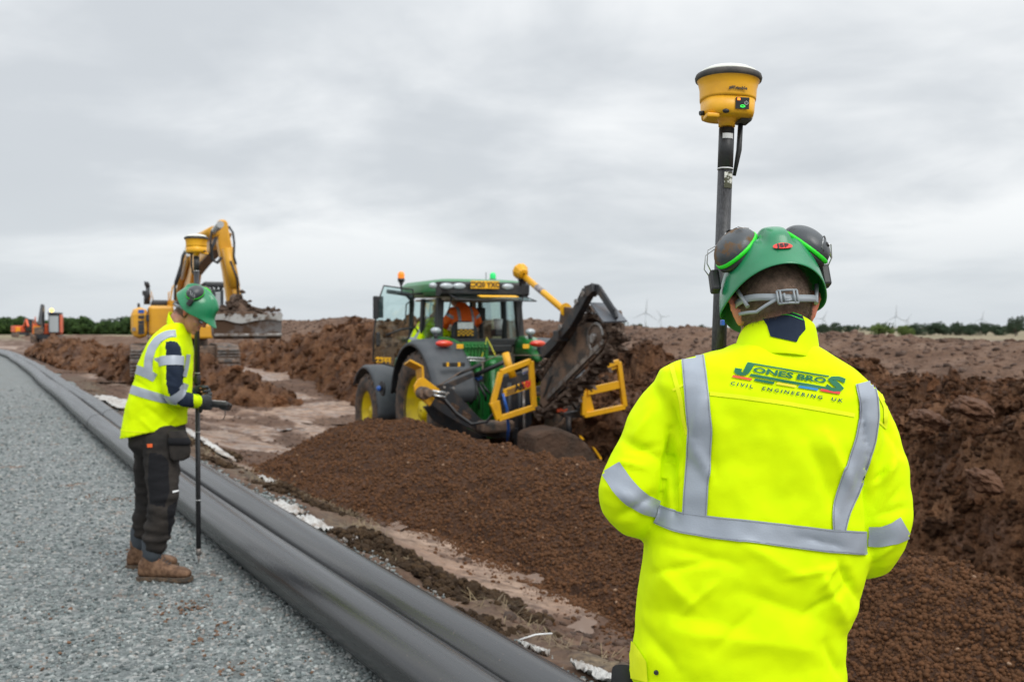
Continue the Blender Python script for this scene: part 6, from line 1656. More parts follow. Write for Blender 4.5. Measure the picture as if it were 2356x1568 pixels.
# beacons and aerial
def beacon(px, py0, py1, yl, m, base_to=None):
    a, b = FT.ty(px, py1, yl), FT.ty(px, py0, yl); r = .052; h = b.z - a.z
    mb = MB(); mb.lathe([(r, 0), (r, h * .55), (r * .85, h * .8), (r * .5, h * .96), (.003, h)], a, None, 20); o = mb.build('beacon', m, trac)
    mb = MB(); mb.cyl(a - V(0, 0, .05), a, r * 1.05, r * 1.05, 18); 
    if base_to is not None: mb.tube([a - V(0, 0, .05), a - V(0, 0, .12), Vector(base_to)], [.045, .016, .014], 8)
    mb.build('beacon_base', black_p, o)
beacon(923, 624, 640, .92, amber_l, FT.ty(924, 668, .92)); beacon(1134, 626.5, 641, 1.2, green_l)
a = FT.ty(924, 660, .92); mb = MB(); mb.tube([a, a + V(0, 0, -.12), a + V(.35, 0, -.10)], .014, 8); mb.build('beacon_bracket', jd_black, trac)
mb = MB(); a = FT.ty(1118, 645, 1.3); mb.tube([a, FT.ty(1118, 626, 1.3)], .006, 5); mb.build('aerial', jd_black, trac)
# glass
def pane(name, pts, m=glass_m, th=.006, parent=trac, frame=None):
    mb = MB(); n = (Vector(pts[1]) - Vector(pts[0])).cross(Vector(pts[2]) - Vector(pts[0])).normalized(); mb.prism(pts, n * th); o = mb.build(name, m, parent)
    if frame:
        mb = MB(); c = [Vector(p) for p in pts]; mb.tube(c, frame, 6, closed=True); mb.build('pane_edge', jd_black, o)
    return o
for sx in (-1, 1):
    pane('rear_quarter_window', [V(sx * .72, .40, 2.02), V(sx * .75, .96, 1.9), V(sx * .71, .95, 2.60), V(sx * .68, .42, 2.60)])
pane('windscreen', [V(-.62, 1.76, 1.55), V(.62, 1.76, 1.55), V(.60, 1.78, 2.60), V(-.60, 1.78, 2.60)])
pane('right_door_window', [V(.75, 1.02, 1.4), V(.68, 1.7, 1.4), V(.64, 1.72, 2.6), V(.71, 1.02, 2.6)])
# rear window swung up, left door swung open
rw = pane('rear_window', [FT.ty(1027, 673, .28), FT.ty(1193, 675, .28), FT.ty(1234, 692.6, -.60), FT.ty(1053, 688.7, -.60)], frame=.010)
q0, q1 = FT.ty(1098, 679, -.18), FT.ty(1186, 680, -.18); mb = MB(); mb.prism([q0, q1, q1 + V(0, -.13, -.028), q0 + V(0, -.13, -.028)], (0, 0, .004)); mb.build('yellow_sticker', plate_y, rw)
mb = MB(); mb.tube([FT.ty(1040, 679, .1), FT.ty(1030, 725, .32)], .010, 6); mb.build('gas_strut', jd_black, trac)
dr = pane('open_door', [FT.ty(*q) for q in [(883, 657, 1.0), (950, 666, 1.0), (952, 700, 1.0), (948, 745, 1.0), (936, 790, 1.0), (917, 846, 1.0), (858, 830, 1.0), (860, 770, 1.0), (868, 700, 1.0)]], glass_m, frame=.014)
for (st_, py, sz) in [('2344', 834, .125), ('UNIT', 826.5, .045)]:
    q = FT.ty(882, py, .985)
    if st_ == '2344': text_obj('number', st_, sz, plate_y, dr, face_M(q, (1, 0, -.10), (0, 0, 1)), extrude=.001, bold=.002)
    else:
        mb = MB(); mb.box(q + V(0, 0, .02), (.26, .003, .022)); mb.build('small_print', plate_y, dr)
mb = MB(); q = FT.ty(864.5, 707, .96); mb.box(q, (.085, .06, .36)); mir = mb.build('mirror', jd_black, trac, bevel=.02)
mb = MB(); mb.box(FT.ty(876, 706, 1.06), (.085, .02, .34)); mb.build('mirror_back', jd_dark, trac, bevel=.015)
mb = MB(); mb.tube([FT.ty(891, 670, 1.1), FT.ty(940, 677, 1.15)], .035, 10); mb.tube([FT.ty(940, 677, 1.15), FT.ty(950, 690, 1.12)], .05, 8); mb.build('mirror_arm', jd_dark, trac)
mb = MB(); mb.tube([FT.ty(932, 745, 1.06), FT.ty(935, 700, 1.06), FT.ty(944, 692, 1.06), FT.ty(952, 692, 1.06)], .012, 8); mb.tube([FT.ty(888, 771, .95), FT.ty(920, 758, .95), FT.ty(955, 753, .95), FT.ty(962, 763, .95)], .016, 8); mb.build('grab_rail', jd_black, dr)
mb = MB(); mb.box(FT.ty(870, 780, .93), (.07, .04, .22)); mb.build('door_latch', jd_black, dr, bevel=.02)
mb = MB(); mb.box((-.55, 1.25, .62), (.35, .5, .05)); mb.box((-.62, 1.25, .92), (.35, .5, .05)); mb.box((-.68, 1.25, 1.15), (.30, .5, .05)); mb.build('steps', jd_black, trac, bevel=.01)
# seat, console, wheel
mb = MB(); mb.box((-.02, .78, 1.62), (.50, .50, .12)); mb.box((-.02, .78, 1.4), (.3, .3, .35)); mb.build('seat', interior_m, trac, bevel=.04)
q = FT.ty(1070, 757, .52); mb = MB(); mb.loft([ell(q + V(0, .02 * k, z), w, .05, 20, p=3) for k, (z, w) in enumerate([(-.32, .20), (-.1, .23), (.02, .22), (.10, .17), (.13, .10)])]); sb = mb.build('seat_back', jd_black, trac)
for (n_, m_, y0, y1, w_) in [('notice', white_p, 741, 756, 36), ('chequer_tape', plate_y, 757, 772, 36)]:
    a, b = FT.ty(1053, y1, .42), FT.ty(1053 + w_, y0, .42); mb = MB(); mb.box((a + b) / 2, (b.x - a.x, .008, b.z - a.z)); o_ = mb.build(n_, m_, trac)
    if n_ == 'chequer_tape':
        mb = MB()
        for i in range(7):
            for j in range(4):
                if (i + j) % 2: mb.box(V(a.x + (b.x - a.x) * (i + .5) / 7, a.y - .008, a.z + (b.z - a.z) * (j + .5) / 4), ((b.x - a.x) / 7.4, .004, (b.z - a.z) / 4.4))
        mb.build('dark_squares', black_text, o_)['kind'] = 'stuff'
mb = MB(); mb.box((.48, .9, 1.75), (.22, .7, .30)); mb.box((.40, 1.5, 2.25), (.06, .08, .75)); mb.build('console', interior_m, trac, bevel=.03)
mb = MB(); mb.box(FT.ty(1106, 723, .9), (.14, .10, .22)); mb.box(FT.ty(1106, 742, .9), (.06, .06, .3)); mb.build('monitor', jd_black, trac, bevel=.02)
mb = MB(); mb.tube([V(-.02 + .2 * math.cos(a), 1.42 + .12 * math.sin(a), 1.95 + .12 * math.sin(a)) for a in np.linspace(0, 2 * math.pi, 20)[:-1]], .018, 8, closed=True); mb.cyl((-.02, 1.55, 1.6), (-.02, 1.42, 1.95), .04, .03, 8); mb.build('steering_wheel', jd_black, trac)
mb = MB(); mb.box((0, .85, 2.60), (1.3, 1.3, .03)); mb.build('headliner', interior_m, trac)
mb = MB(); mb.box(FT.ty(1142, 765, .5), (.12, .2, .12)); mb.build('lever_box', black_p, trac, bevel=.02)
mb = MB(); a = FT.ty(1146, 742, .7); mb.cyl(a - V(0, 0, .12), a + V(0, 0, .06), .06, .075, 12); mb.build('white_bucket', white_p, trac)

# people at the tractor
def simple_person(label, origin, facing, pose, coat, pants, hairc=None, bend=0.35, seat=True, cap=None):
    """pose in a frame: x right, y forward, origin at the hips"""
    r = empty('person', origin, 0, label, 'person'); Rz = Matrix.Rotation(facing, 4, 'Z')
    def T(x, y, z): return Rz @ V(x, y, z)
    mb = MB(); by = math.sin(bend) ; bz = math.cos(bend)
    up = lambda d, k=0, x=0: T(x, d * by + k, d * bz)
    hd = pose['head']; Hm = Matrix.Translation(T(*hd)) @ Rz @ Matrix.Rotation(pose.get('nod', -.5), 4, 'X'); add_head(mb, Hm)
    chain(mb, [T(*hd) + T(0, -.02, -.05), up(.50)], [.056, .056], 14, 2); chain(mb, [up(0), up(.2), up(.38), up(.46)], [.12, .11, .12, .09], 16, 2)
    for sx in (-1, 1):
        chain(mb, [up(.42, x=sx * .15)] + [T(sx * a, b, c) for (a, b, c) in pose['arm']], [.05, .042, .034, .026], 12, 2)
        w = T(sx * pose['arm'][-1][0], pose['arm'][-1][1], pose['arm'][-1][2]); dirn = (Rz @ V(-sx * .2, 1, -.2)).normalized(); xx = dirn.cross(V(0, 0, 1)).normalized(); M_ = Matrix((xx, dirn, xx.cross(dirn))).transposed().to_4x4(); M_.translation = w; add_hand(mb, M_, .7, .95, thumb=-sx)
        chain(mb, [T(sx * a, b, c) for (a, b, c) in pose['leg']], [.085, .06, .045, .04, .035], 12, 2)
    b = mb.build('body', skin_m, r); remesh(b, .010, 2, .5); b.data.materials.clear(); b.data.materials.append(skin_m)
    mb = MB()
    mb.loft([[up(d) + Rz @ V(a * math.cos(q), c * math.sin(q), 0) for q in np.linspace(0, 2 * math.pi, 29)[:-1]] for (d, a, c) in [(-.10, .19, .14), (.05, .20, .15), (.2, .205, .15), (.34, .225, .15), (.43, .21, .13), (.49, .14, .10), (.54, .085, .08), (.575, .075, .07)]])
    for sx in (-1, 1): chain(mb, [up(.42, x=sx * .17)] + [T(sx * a, b_, c) for (a, b_, c) in pose['arm']], [.085, .075, .062, .05], 16, 2)
    j = mb.build('jacket', coat, r); remesh(j, .011, 2, .5); j.data.materials.clear(); j.data.materials.append(coat)
    for v in j.data.vertices: v.co += v.normal * mn.fractal(V(v.co.x * 9, v.co.y * 9, v.co.z * 9), 1, 2, 3) * .010
    sj = Skin(j)
    for sx in (-1, 1):
        sj.band('reflective_strip', up(.25, x=sx * .0) , T(sx * 1, 0, 0) * 1.0, .024, reflect, j, .0) if False else None
        mid = (up(.42, x=sx * .17) + T(sx * pose['arm'][0][0], pose['arm'][0][1], pose['arm'][0][2])) / 2; sj.band('reflective_strip', mid, T(sx * pose['arm'][0][0], pose['arm'][0][1], pose['arm'][0][2]) - up(.42, x=sx * .17), .024, reflect, j, .12)
        # braces over the shoulders
        vs = []; k_ = 0
        for k in range(22):
            q = math.radians(-75 + 330 * k / 21) if False else None
    sj.band('reflective_strip', up(.10), up(1) - up(0), .024, reflect, j, .24); sj.band('reflective_strip', up(-.02), up(1) - up(0), .024, reflect, j, .24)
    for sx in (-1, 1):
        mb = MB(); vs = []; ok = []
        for k in range(25):
            d = .12 + .40 * k / 24
            for e_ in (-.022, .022):
                o_ = up(d, x=0) + T(sx * .115 + e_, 0, 0); h_ = sj.b.ray_cast(o_, (Rz @ V(0, -1, .25)).normalized()); ok.append(h_[0] is not None and h_[3] < .25); vs.append(h_[0] + h_[1] * .004 if ok[-1] else o_)
        mb.add(vs, [(2 * k, 2 * k + 1, 2 * k + 3, 2 * k + 2) for k in range(24) if all(ok[2 * k + z] for z in range(4))], True); mb.build('reflective_strip', reflect, j, fix=False)
    mb = MB(); mb.loft([[up(d) + Rz @ V(a * math.cos(q), c * math.sin(q), 0) for q in np.linspace(0, 2 * math.pi, 21)[:-1]] for (d, a, c) in [(-.16, .15, .12), (-.1, .175, .135), (0, .17, .13)]])
    for sx in (-1, 1): chain(mb, [T(sx * a, b_, c) for (a, b_, c) in pose['leg'][:4]], [.11, .085, .068, .062], 14, 2)
    t = mb.build('trousers', pants, r); remesh(t, .012, 2, .5); t.data.materials.clear(); t.data.materials.append(pants)
    for sx in (-1, 1):
        a_, b_, c_ = pose['leg'][-2]; Mb = Matrix.Translation(T(sx * a_, b_, c_ - .10)) @ Rz; boot(r, Mb, sx)
    mb = MB(); mb.ball(Hm @ V(0, -.016, .028), (.078, .096, .100), Hm.to_3x3(), 18, 10, -.15); mb.build('hair', hair_m if False else cap or hairend_m, r)
    return r
def w(p): return FT.o + FT.X * p[0] + FT.Y * p[1] + V(0, 0, p[2])
simple_person('tractor driver seen from behind in an orange hi-vis jacket, bent forward in the cab', w(FT.ty(1070, 775, .78)), TZ, {'head': (0, .42, .60), 'nod': -1.0, 'arm': [(.27, .12, .25), (.24, .36, .14), (.16, .50, .20)], 'leg': [(.10, .05, -.02), (.14, .42, .02), (.14, .52, -.25), (.14, .55, -.42), (.14, .65, -.48)]}, orange_j, trouser_m, bend=.25)
simple_person('person in a yellow hi-vis jacket leaning into the tractor cab by the open door', w(FT.ty(952, 800, 1.12)), math.radians(-62), {'head': (0, .42, .62), 'nod': -.5, 'arm': [(.22, .36, .28), (.20, .52, .20), (.16, .62, .26)], 'leg': [(.10, 0, -.05), (.12, .06, -.40), (.12, .0, -.74), (.12, .0, -.86), (.12, .10, -.92)]}, hivis, trouser_m, bend=.55, cap=hairend_m)

# ------------------------------------------------------------------ trencher carried behind the tractor
tren = empty('chain_trencher', TO, TZ, 'muddy chain trencher with raised boom and yellow guard frames behind the green tractor', 'trencher')
def tq(pl, px, py): return FT.ty(px, py, pl)
def plateY(name, pts, yl, th, m, bevel=.004, parent=tren):
    mb = MB(); mb.prism([FT.ty(x, y, yl) for x, y in pts], (0, th, 0)); return mb.build(name, m, parent, bevel=bevel)
def plateX(name, pts, xl, th, m, bevel=.004, parent=tren):
    mb = MB(); mb.prism([FT.tx(x, y, xl) for x, y in pts], (th, 0, 0)); return mb.build(name, m, parent, bevel=bevel)
def tubes(name, lines, r, m, parent=tren, yl=None, n=8):
    mb = MB()
    for l in lines: mb.tube([FT.ty(x, y, yl if yl is not None else z) for (x, y, z) in l], r, n)
    return mb.build(name, m, parent)
# headstock and lower frame
plateY('headstock', [(1150, 868), (1222, 850), (1224, 975), (1190, 1000), (1150, 985)], -1.15, .10, impl_black)
plateY('tool_bar', [(1120, 985), (1205, 985), (1208, 1012), (1120, 1005)], -1.25, .14, impl_black)
plateY('cross_beam', [(1150, 905), (1345, 870), (1345, 890), (1150, 928)], -1.05, .12, impl_black)
for px in (1172, 1196):
    tubes('vertical_strut', [[(px, 880, 0), (px + 2, 1012, 0)]], .035, impl_black, yl=-1.5)
tubes('drop_bar', [[(1205, 890, 0), (1207, 1035, 0)]], .020, steel_m, yl=-1.75)
plateX('soil_shield', [(1180, 1075), (1182, 985), (1215, 985), (1222, 1060)], .25, .05, impl_black)
plateY('yellow_blade', [(1194, 1045), (1196, 1002), (1206, 995), (1217, 1008), (1228, 1034), (1222, 1062)], -1.9, .05, implement_y)
plateY('yellow_tab', [(1141, 965), (1154, 965), (1156, 983), (1142, 981)], -1.5, .03, implement_y)
mb = MB(); q = FT.ty(1140, 980, -1.5); mb.box(q, (.5, .25, .16)); mb.build('gearbox', muddy_steel, tren, bevel=.04)
# long black arm to the auger drive
aY = -1.35
arm = plateY('side_arm', [(1006, 884), (1018, 884), (1042, 895), (1070, 925), (1105, 962), (1150, 985), (1150, 1002), (1110, 1000), (1060, 975), (1010, 945), (985, 925)], aY, .05, impl_black)
for pts in ([(1040, 925), (1058, 935), (1052, 948), (1034, 938)], [(1066, 942), (1086, 956), (1080, 966), (1062, 956)], [(1010, 912), (1026, 918), (1022, 930), (1006, 924)]):
    plateY('arm_opening', pts, aY - .006, .01, soil_m, parent=arm, bevel=.001)
plateY('brace_arm', [(1018, 884), (1030, 880), (1090, 855), (1092, 866), (1045, 888), (1028, 893)], aY, .05, impl_black)
plateY('lower_skid', [(975, 935), (1000, 930), (1075, 985), (1120, 1004), (1118, 1014), (1060, 1000), (1000, 968)], aY + .25, .06, impl_black)
mb = MB()
for (x, y) in [(1022, 890), (1030, 903), (1026, 906), (1043, 892)]: q = FT.ty(x, y, aY); mb.cyl(q, q + V(0, -.015, 0), .016, .016, 8)
mb.build('bolts', shiny_m, tren)['kind'] = 'stuff'
pl = plateY('motor_plate', [(958, 878), (965, 870), (974, 867), (1012, 896), (989, 934), (962, 914), (955, 902), (953, 888)], -1.45, .035, implement_y)
mb = MB(); A = [FT.ty(x, y, -1.45) for x, y in [(974, 868), (972.5, 843), (943, 828)]]; B_ = [FT.ty(x, y, -1.12) for x, y in [(961, 872), (958, 850), (930, 837)]]
mb.add([p for p in A] + [p for p in B_], [(0, 1, 4, 3), (1, 2, 5, 4)]); mb.build('bent_flange', implement_y, pl, solid=.03, bevel=.004)
q = FT.ty(972, 903, -1.5); mb = MB(); mb.cyl(q + V(0, .05, 0), q + V(0, -.12, 0), .085, .085, 16); mb.cyl(q + V(.02, -.12, .01), q + V(.02, -.22, .01), .055, .055, 14); mb.build('hydraulic_motor', muddy_steel, pl, bevel=.006)
mb = MB(); mb.tube([q + V(.07, -.15, -.02), q + V(.26, -.18, -.06)], .018, 8); mb.tube([q + V(.07, -.15, .03), q + V(.26, -.18, 0)], .018, 8); mb.build('hose_fittings', shiny_m, pl)
tubes('hydraulic_hose', [[(993, 904, -1.5), (1020, 915, -1.55), (1050, 950, -1.6), (1085, 975, -1.7), (1120, 970, -1.8), (1140, 945, -1.9), (1155, 905, -2.0), (1158, 892, -2.0)]], .020, hose_m)
tubes('hydraulic_hose', [[(993, 908, -1.5), (1022, 922, -1.5), (1055, 958, -1.55), (1090, 978, -1.6)]], .018, hose_m)
tubes('hydraulic_hose', [[(1157, 905, -2.2), (1166, 940, -2.2), (1170, 985, -2.0), (1168, 1015, -1.9)]], .020, blue_m)
tubes('cord', [[(1012, 885, -1.4), (1060, 855, -1.2), (1150, 815, -1.1)]], .008, muddy_steel)
tubes('cord', [[(1160, 817, -1.1), (1262, 817, -1.1)]], .006, muddy_steel)
q0 = FT.ty(1105, 838, -1.1); tubes('stabiliser_ram', [[(1050, 862, -1.1), (1108, 838, -1.1)]], .022, impl_black)
# guard frames
def guard(pts, yl, closed, cross, r=.036, mark=False):
    q = [FT.ty(x, y, yl) for x, y in pts]; mb = MB()
    n = len(q) if closed else len(q) - 1
    for i in range(n): mb.bar(q[i], q[(i + 1) % len(q)], r * 2, r * 1.6, (0, 1, 0))
    g_ = mb.build('guard_frame', implement_y, tren, bevel=.008)
    (x0, y0, x1, y1, hh) = cross
    mb = MB(); mb.prism([FT.ty(x0, y0 - hh / 2, yl + .02), FT.ty(x1, y1 - hh / 2, yl + .02), FT.ty(x1, y1 + hh / 2, yl + .02), FT.ty(x0, y0 + hh / 2, yl + .02)], (0, -.03, 0)); cp = mb.build('guard_plate', implement_y, g_, bevel=.004)
    return g_, cp
GY = -2.2
g1_, c1_ = guard([(1152, 856), (1221, 830), (1229, 936), (1146, 963), (1134, 928)], GY, True, (1157, 904, 1222, 882, 18), mark=True)
plateY('guard_foot', [(1127, 928), (1150, 920), (1156, 960), (1143, 966), (1136, 945)], GY - .03, .04, implement_y, parent=g1_)
up_ = (0, 0, 1); rt_ = (FT.ty(1222, 882, GY) - FT.ty(1157, 904, GY))
text_obj('lettering', 'Aft', .115, black_text, c1_, face_M(FT.ty(1197, 896, GY - .02), rt_, up_), extrude=.002, bold=.005)
text_obj('lettering', '100', .12, logo_red, c1_, face_M(FT.ty(1215, 890, GY - .02), rt_, up_), extrude=.002, bold=.006)
mb = MB()
for k in range(5):
    a, b = FT.ty(1166, 897 + 2.6 * k, GY - .015), FT.ty(1186, 890.5 + 2.6 * k, GY - .015); mb.bar(a, b, .004, .007, (0, 1, 0))
mb.build('small_print', muddy_steel, c1_)['kind'] = 'stuff'
plateY('safety_sticker', [(1202, 850), (1216, 845), (1217, 856), (1203, 862)], GY + .10, .01, white_p, parent=g1_); plateY('sticker_band', [(1203, 857), (1217, 851.5), (1217, 855), (1203.5, 860.5)], GY + .09, .008, blue_m, parent=g1_)
g2_, c2_ = guard([(1388, 843), (1423, 832), (1437, 935), (1343, 955), (1343, 900)], GY, False, (1350, 900, 1430, 882, 18))
plateY('guard_foot', [(1340, 898), (1352, 884), (1356, 900), (1368, 945), (1343, 957)], GY + .02, .04, implement_y, parent=g2_)
plateY('guard_tab', [(1394, 842), (1422, 834), (1424, 846), (1402, 853)], GY, .04, implement_y, parent=g2_)
mb = MB(); mb.tube([FT.ty(1163, 812, -1.7), FT.ty(1169, 835, -1.75), FT.ty(1181, 868, -1.8)], .052, 16); mb.build('spoil_pipe_guard', implement_y, tren)
# boom: side plates, chain with teeth
BX = .06
bp_ = [(1242, 925), (1243, 880), (1262, 850), (1330, 752), (1345, 742), (1372, 742), (1392, 758), (1395, 782), (1384, 805), (1250, 938)]
bm_ = plateX('boom_plate', bp_, BX, .04, muddy_steel); plateX('boom_plate', bp_, BX + .18, .04, muddy_steel)
plateX('boom_stiffener', [(1256, 922), (1258, 908), (1380, 784), (1386, 792)], BX - .03, .03, steel_m, parent=bm_)
plateX('boom_slot', [(1262, 868), (1272, 862), (1256, 905), (1248, 915)], BX - .008, .01, jd_black, parent=bm_)
qn = FT.tx(1372, 778, BX)
Ry = Matrix.Rotation(math.pi / 2, 3, 'Y')
mb = MB(); mb.lathe([(.0, -.03), (.05, -.03), (.055, -.015), (.10, -.015), (.105, 0), (.15, 0), (.165, .30)], qn + V(-.015, 0, 0), Ry, 28); mb.build('nose_wheel', chain_m, tren); mb = MB(); mb.cyl(qn + V(-.07, 0, 0), qn + V(-.02, 0, 0), .06, .075, 16); mb.build('wheel_hub', steel_m, tren, bevel=.006)
mb = MB(); mb.lathe([(.165, -.02), (.20, -.02), (.205, .02), (.16, .02)], qn, Ry, 28, closed=True); mb.build('nose_ring', steel_m, tren)
loop = [(1241, 866), (1268, 822), (1294.6, 784), (1318, 752), (1340.6, 728), (1362, 723), (1383, 734.7), (1398, 750), (1403, 772), (1390, 807), (1356, 846), (1321, 885.9), (1282, 918), (1248, 948), (1225, 935)]
LP = [FT.tx(x, y, BX) for x, y in loop]; seg = []
for i in range(len(LP) - 1):
    a, b = LP[i], LP[i + 1]; n_ = max(1, round((b - a).length / .11))
    for k in range(n_): seg.append((a.lerp(b, (k + .5) / n_), (b - a).normalized()))
ctr = sum(LP, V(0, 0, 0)) / len(LP)
lk = MB(); lk.box((0, 0, 0), (.22, .09, .03)); lk.box((-.08, 0, -.01), (.03, .12, .06)); lk.box((.08, 0, -.01), (.03, .12, .06)); link0 = lk.build('chain_link', chain_m, tren, bevel=.006)
tt = MB(); tt.box((-.02, 0, .035), (.24, .07, .02)); tt.prism([(-.13, -.04, .035), (-.13, .025, .035), (-.14, .05, .10)], (.05, 0, 0)); tt.prism([(.05, -.04, .035), (.05, .025, .035), (.05, .05, .095)], (.05, 0, 0)); tooth0 = tt.build('digging_tooth', chain_m, tren, bevel=.004)
for i, (p, d) in enumerate(seg):
    x = V(1, 0, 0); z = x.cross(d).normalized()
    if z.dot(p - ctr) < 0: z = -z
    y = z.cross(x); M_ = Matrix((x, y, z)).transposed().to_4x4(); M_.translation = p + V(.11, 0, 0)
    o = link0 if i == 0 else link0.copy()
    if i: SC.collection.objects.link(o)
    o.parent = tren; o.matrix_local = M_
    if i % 2 == 0:
        o = tooth0 if i == 0 else tooth0.copy()
        if i: SC.collection.objects.link(o)
        o.parent = tren; M3 = M_.copy(); M3.translation = p + V(.11 + (.04 if i % 4 else -.03), 0, 0) + z * .02; o.matrix_local = M3
        if i % 4:
            o.scale = (1.12, 1, 1.15)
# soil clinging to the chain
cl = []
for p, d in seg:
    for q in range(14): cl.append(p + V(.11, 0, 0) + Vector(RNG.normal(0, .06, 3)))
so = scatter('clinging_mud', [tuple(c) for c in cl], RNG.uniform(.015, .05, len(cl)), soil_m, None, sub=2, disp=.7, smooth=True, parent=tren)
# crumber arm above the boom
def limb(name, pts, xl, wpx, th, m=impl_black, parent=tren):
    q = [FT.tx(x, y, xl) for x, y in pts]; mb = MB()
    for i, (a, b) in enumerate(zip(q[:-1], q[1:])): mb.bar(a, b, th, wpx[i], (1, 0, 0)) if False else mb.bar(a, b, wpx[i], th, V(1, 0, 0).cross(b - a).cross(b - a).cross(b - a)) if False else mb.prism([a + (b - a).cross(V(1, 0, 0)).normalized() * wpx[i] / 2, b + (b - a).cross(V(1, 0, 0)).normalized() * wpx[i + 1] / 2, b - (b - a).cross(V(1, 0, 0)).normalized() * wpx[i + 1] / 2, a - (b - a).cross(V(1, 0, 0)).normalized() * wpx[i] / 2], (th, 0, 0))
    return mb.build(name, m, parent, bevel=.006)
limb('crumber_arm', [(1246, 812), (1268, 790), (1308, 742), (1330, 702), (1345, 672), (1362, 661)], -.14, [.15, .14, .14, .15, .16, .10], .10)
limb('crumber_arm_tip', [(1358, 660), (1374, 664), (1410, 718), (1416, 732)], -.10, [.10, .10, .09, .05], .035); limb('crumber_arm_tip', [(1362, 662), (1380, 672), (1412, 725)], .06, [.10, .10, .07], .035)
mb = MB(); sp_ = [FT.tx(1367, 695, -.10), FT.tx(1396, 697, .42), FT.tx(1440, 739, .42), FT.tx(1392, 740, -.10)]
mb.add([FT.ty(1358, 697, -3.5), FT.ty(1406, 698, -3.5), FT.ty(1443, 739, -3.9), FT.ty(1388, 741, -3.9)], [(0, 1, 2, 3)]); mb.build('crumber_shoe', shoe_m, tren, solid=.02)
limb('link_bar', [(1330, 690), (1346, 700), (1352, 722)], .04, [.05, .05, .05], .05, muddy_steel)
for (x, y) in ((1345, 676), (1330, 694), (1293, 752)):
    q = FT.tx(x, y, -.12); mb = MB(); mb.cyl(q + V(-.04, 0, 0), q + V(.16, 0, 0), .035, .035, 14); mb.build('pivot_pin', steel_m, tren)
mb = MB(); q = FT.tx(1290, 772, -.10); mb.box(q, (.16, .14, .14)); mb.build('arm_clamp', impl_black, tren, bevel=.01)
# mast with receiver on the trencher
plateX('mast_bracket', [(1286, 741), (1290, 709), (1297, 706), (1316, 709), (1317, 718), (1304, 741)], .0, .10, mat('rusty_bracket', (.06, .045, .035), .8, col2=(.12, .07, .05), nscale=8))
mb = MB(); a, b = FT.tx(1296, 712, .03), FT.tx(1207, 636, .03); mb.tube([a, b], .045, 18); mb.tube([FT.tx(1302, 712, .03), a], [.09, .05], 12); mast = mb.build('mast', implement_y, tren)
mb = MB(); d_ = (b - a).normalized(); mb.tube([a.lerp(b, .50), a.lerp(b, .66)], .0465, 16); mb.build('mast_label', mat('mast_label', (.35, .32, .30), .6, col2=(.1, .09, .12), nscale=30), mast)
mb = MB(); mb.tube([b, b + d_ * .10], .035, 14); mb.build('mast_collar', steel_m, mast)
q = FT.tx(1198.5, 625, .0); mb = MB(); zt = (d_ + V(0, .5, .2)).normalized(); Rh = zt.to_track_quat('Z', 'Y').to_matrix()
mb.lathe([(.02, -.11), (.07, -.10), (.09, -.04), (.115, .0), (.12, .03), (.11, .05), (.06, .085), (.0, .095)], q, Rh, 10, smooth=False); mb.build('mast_receiver', implement_y, mast, bevel=.008)
mb = MB(); mb.box(q + V(.03, -.02, -.13), (.06, .06, .10)); mb.tube([q + V(-.03, 0, -.10), q + V(.0, 0, -.20)], .02, 8); mb.build('receiver_bracket', impl_black, mast)
mb = MB(); c_ = [FT.tx(x, y, .03) for x, y in [(1206, 640), (1203, 680), (1198, 720), (1196, 760), (1180, 815)]]; mb.tube(c_, .008, 6); mb.build('coiled_cable', hose_m, tren)
plateY('hitch_guard', [(1330, 945), (1345, 915), (1362, 935), (1362, 960), (1300, 960), (1290, 950)], -2.0, .08, impl_black); 
plateY('red_tape', [(1282, 941), (1290, 938), (1298, 942), (1306, 939), (1305, 945), (1296, 948), (1283, 948)], -2.1, .02, logo_orange, parent=tren)
sh_ = plateY('crumb_shoe', [(1230, 1000), (1262, 988), (1290, 985), (1328, 1001), (1356, 1023), (1372, 1045), (1382, 1064), (1372, 1080), (1340, 1080), (1277, 1060), (1230, 1050)], -2.75, .55, mat('caked_shoe', (.075, .040, .023), .85, col2=(.045, .028, .018), nscale=5, bump=.8, bscale=18, bdist=.04), bevel=.09)
plateY('yellow_edge', [(1362, 1026), (1369, 1030), (1385, 1053), (1384, 1064), (1378, 1050)], -2.78, .03, implement_y, parent=sh_)
plateY('yellow_edge', [(1334, 1000), (1342, 1006), (1345, 1013), (1336, 1008)], -2.78, .03, implement_y, parent=sh_)
tubes('hitch_leg', [[(1307, 958, 0), (1310, 1005, 0)]], .04, impl_black, yl=-2.0)
mb = MB(); q = FT.ty(1272, 812, -.6); mb.ball(q, (.10, .06, .10), None, 14, 8); mb.build('pale_bag', white_p, tren)
plateY('deck_plate', [(1258, 820), (1290, 820), (1288, 838), (1240, 842)], -.9, .05, muddy_steel); tubes('bent_rail', [[(1230, 858, 0), (1262, 845, 0), (1275, 830, 0)], [(1228, 905, 0), (1250, 905, 0), (1262, 888, 0)]], .02, muddy_steel, yl=-1.4)

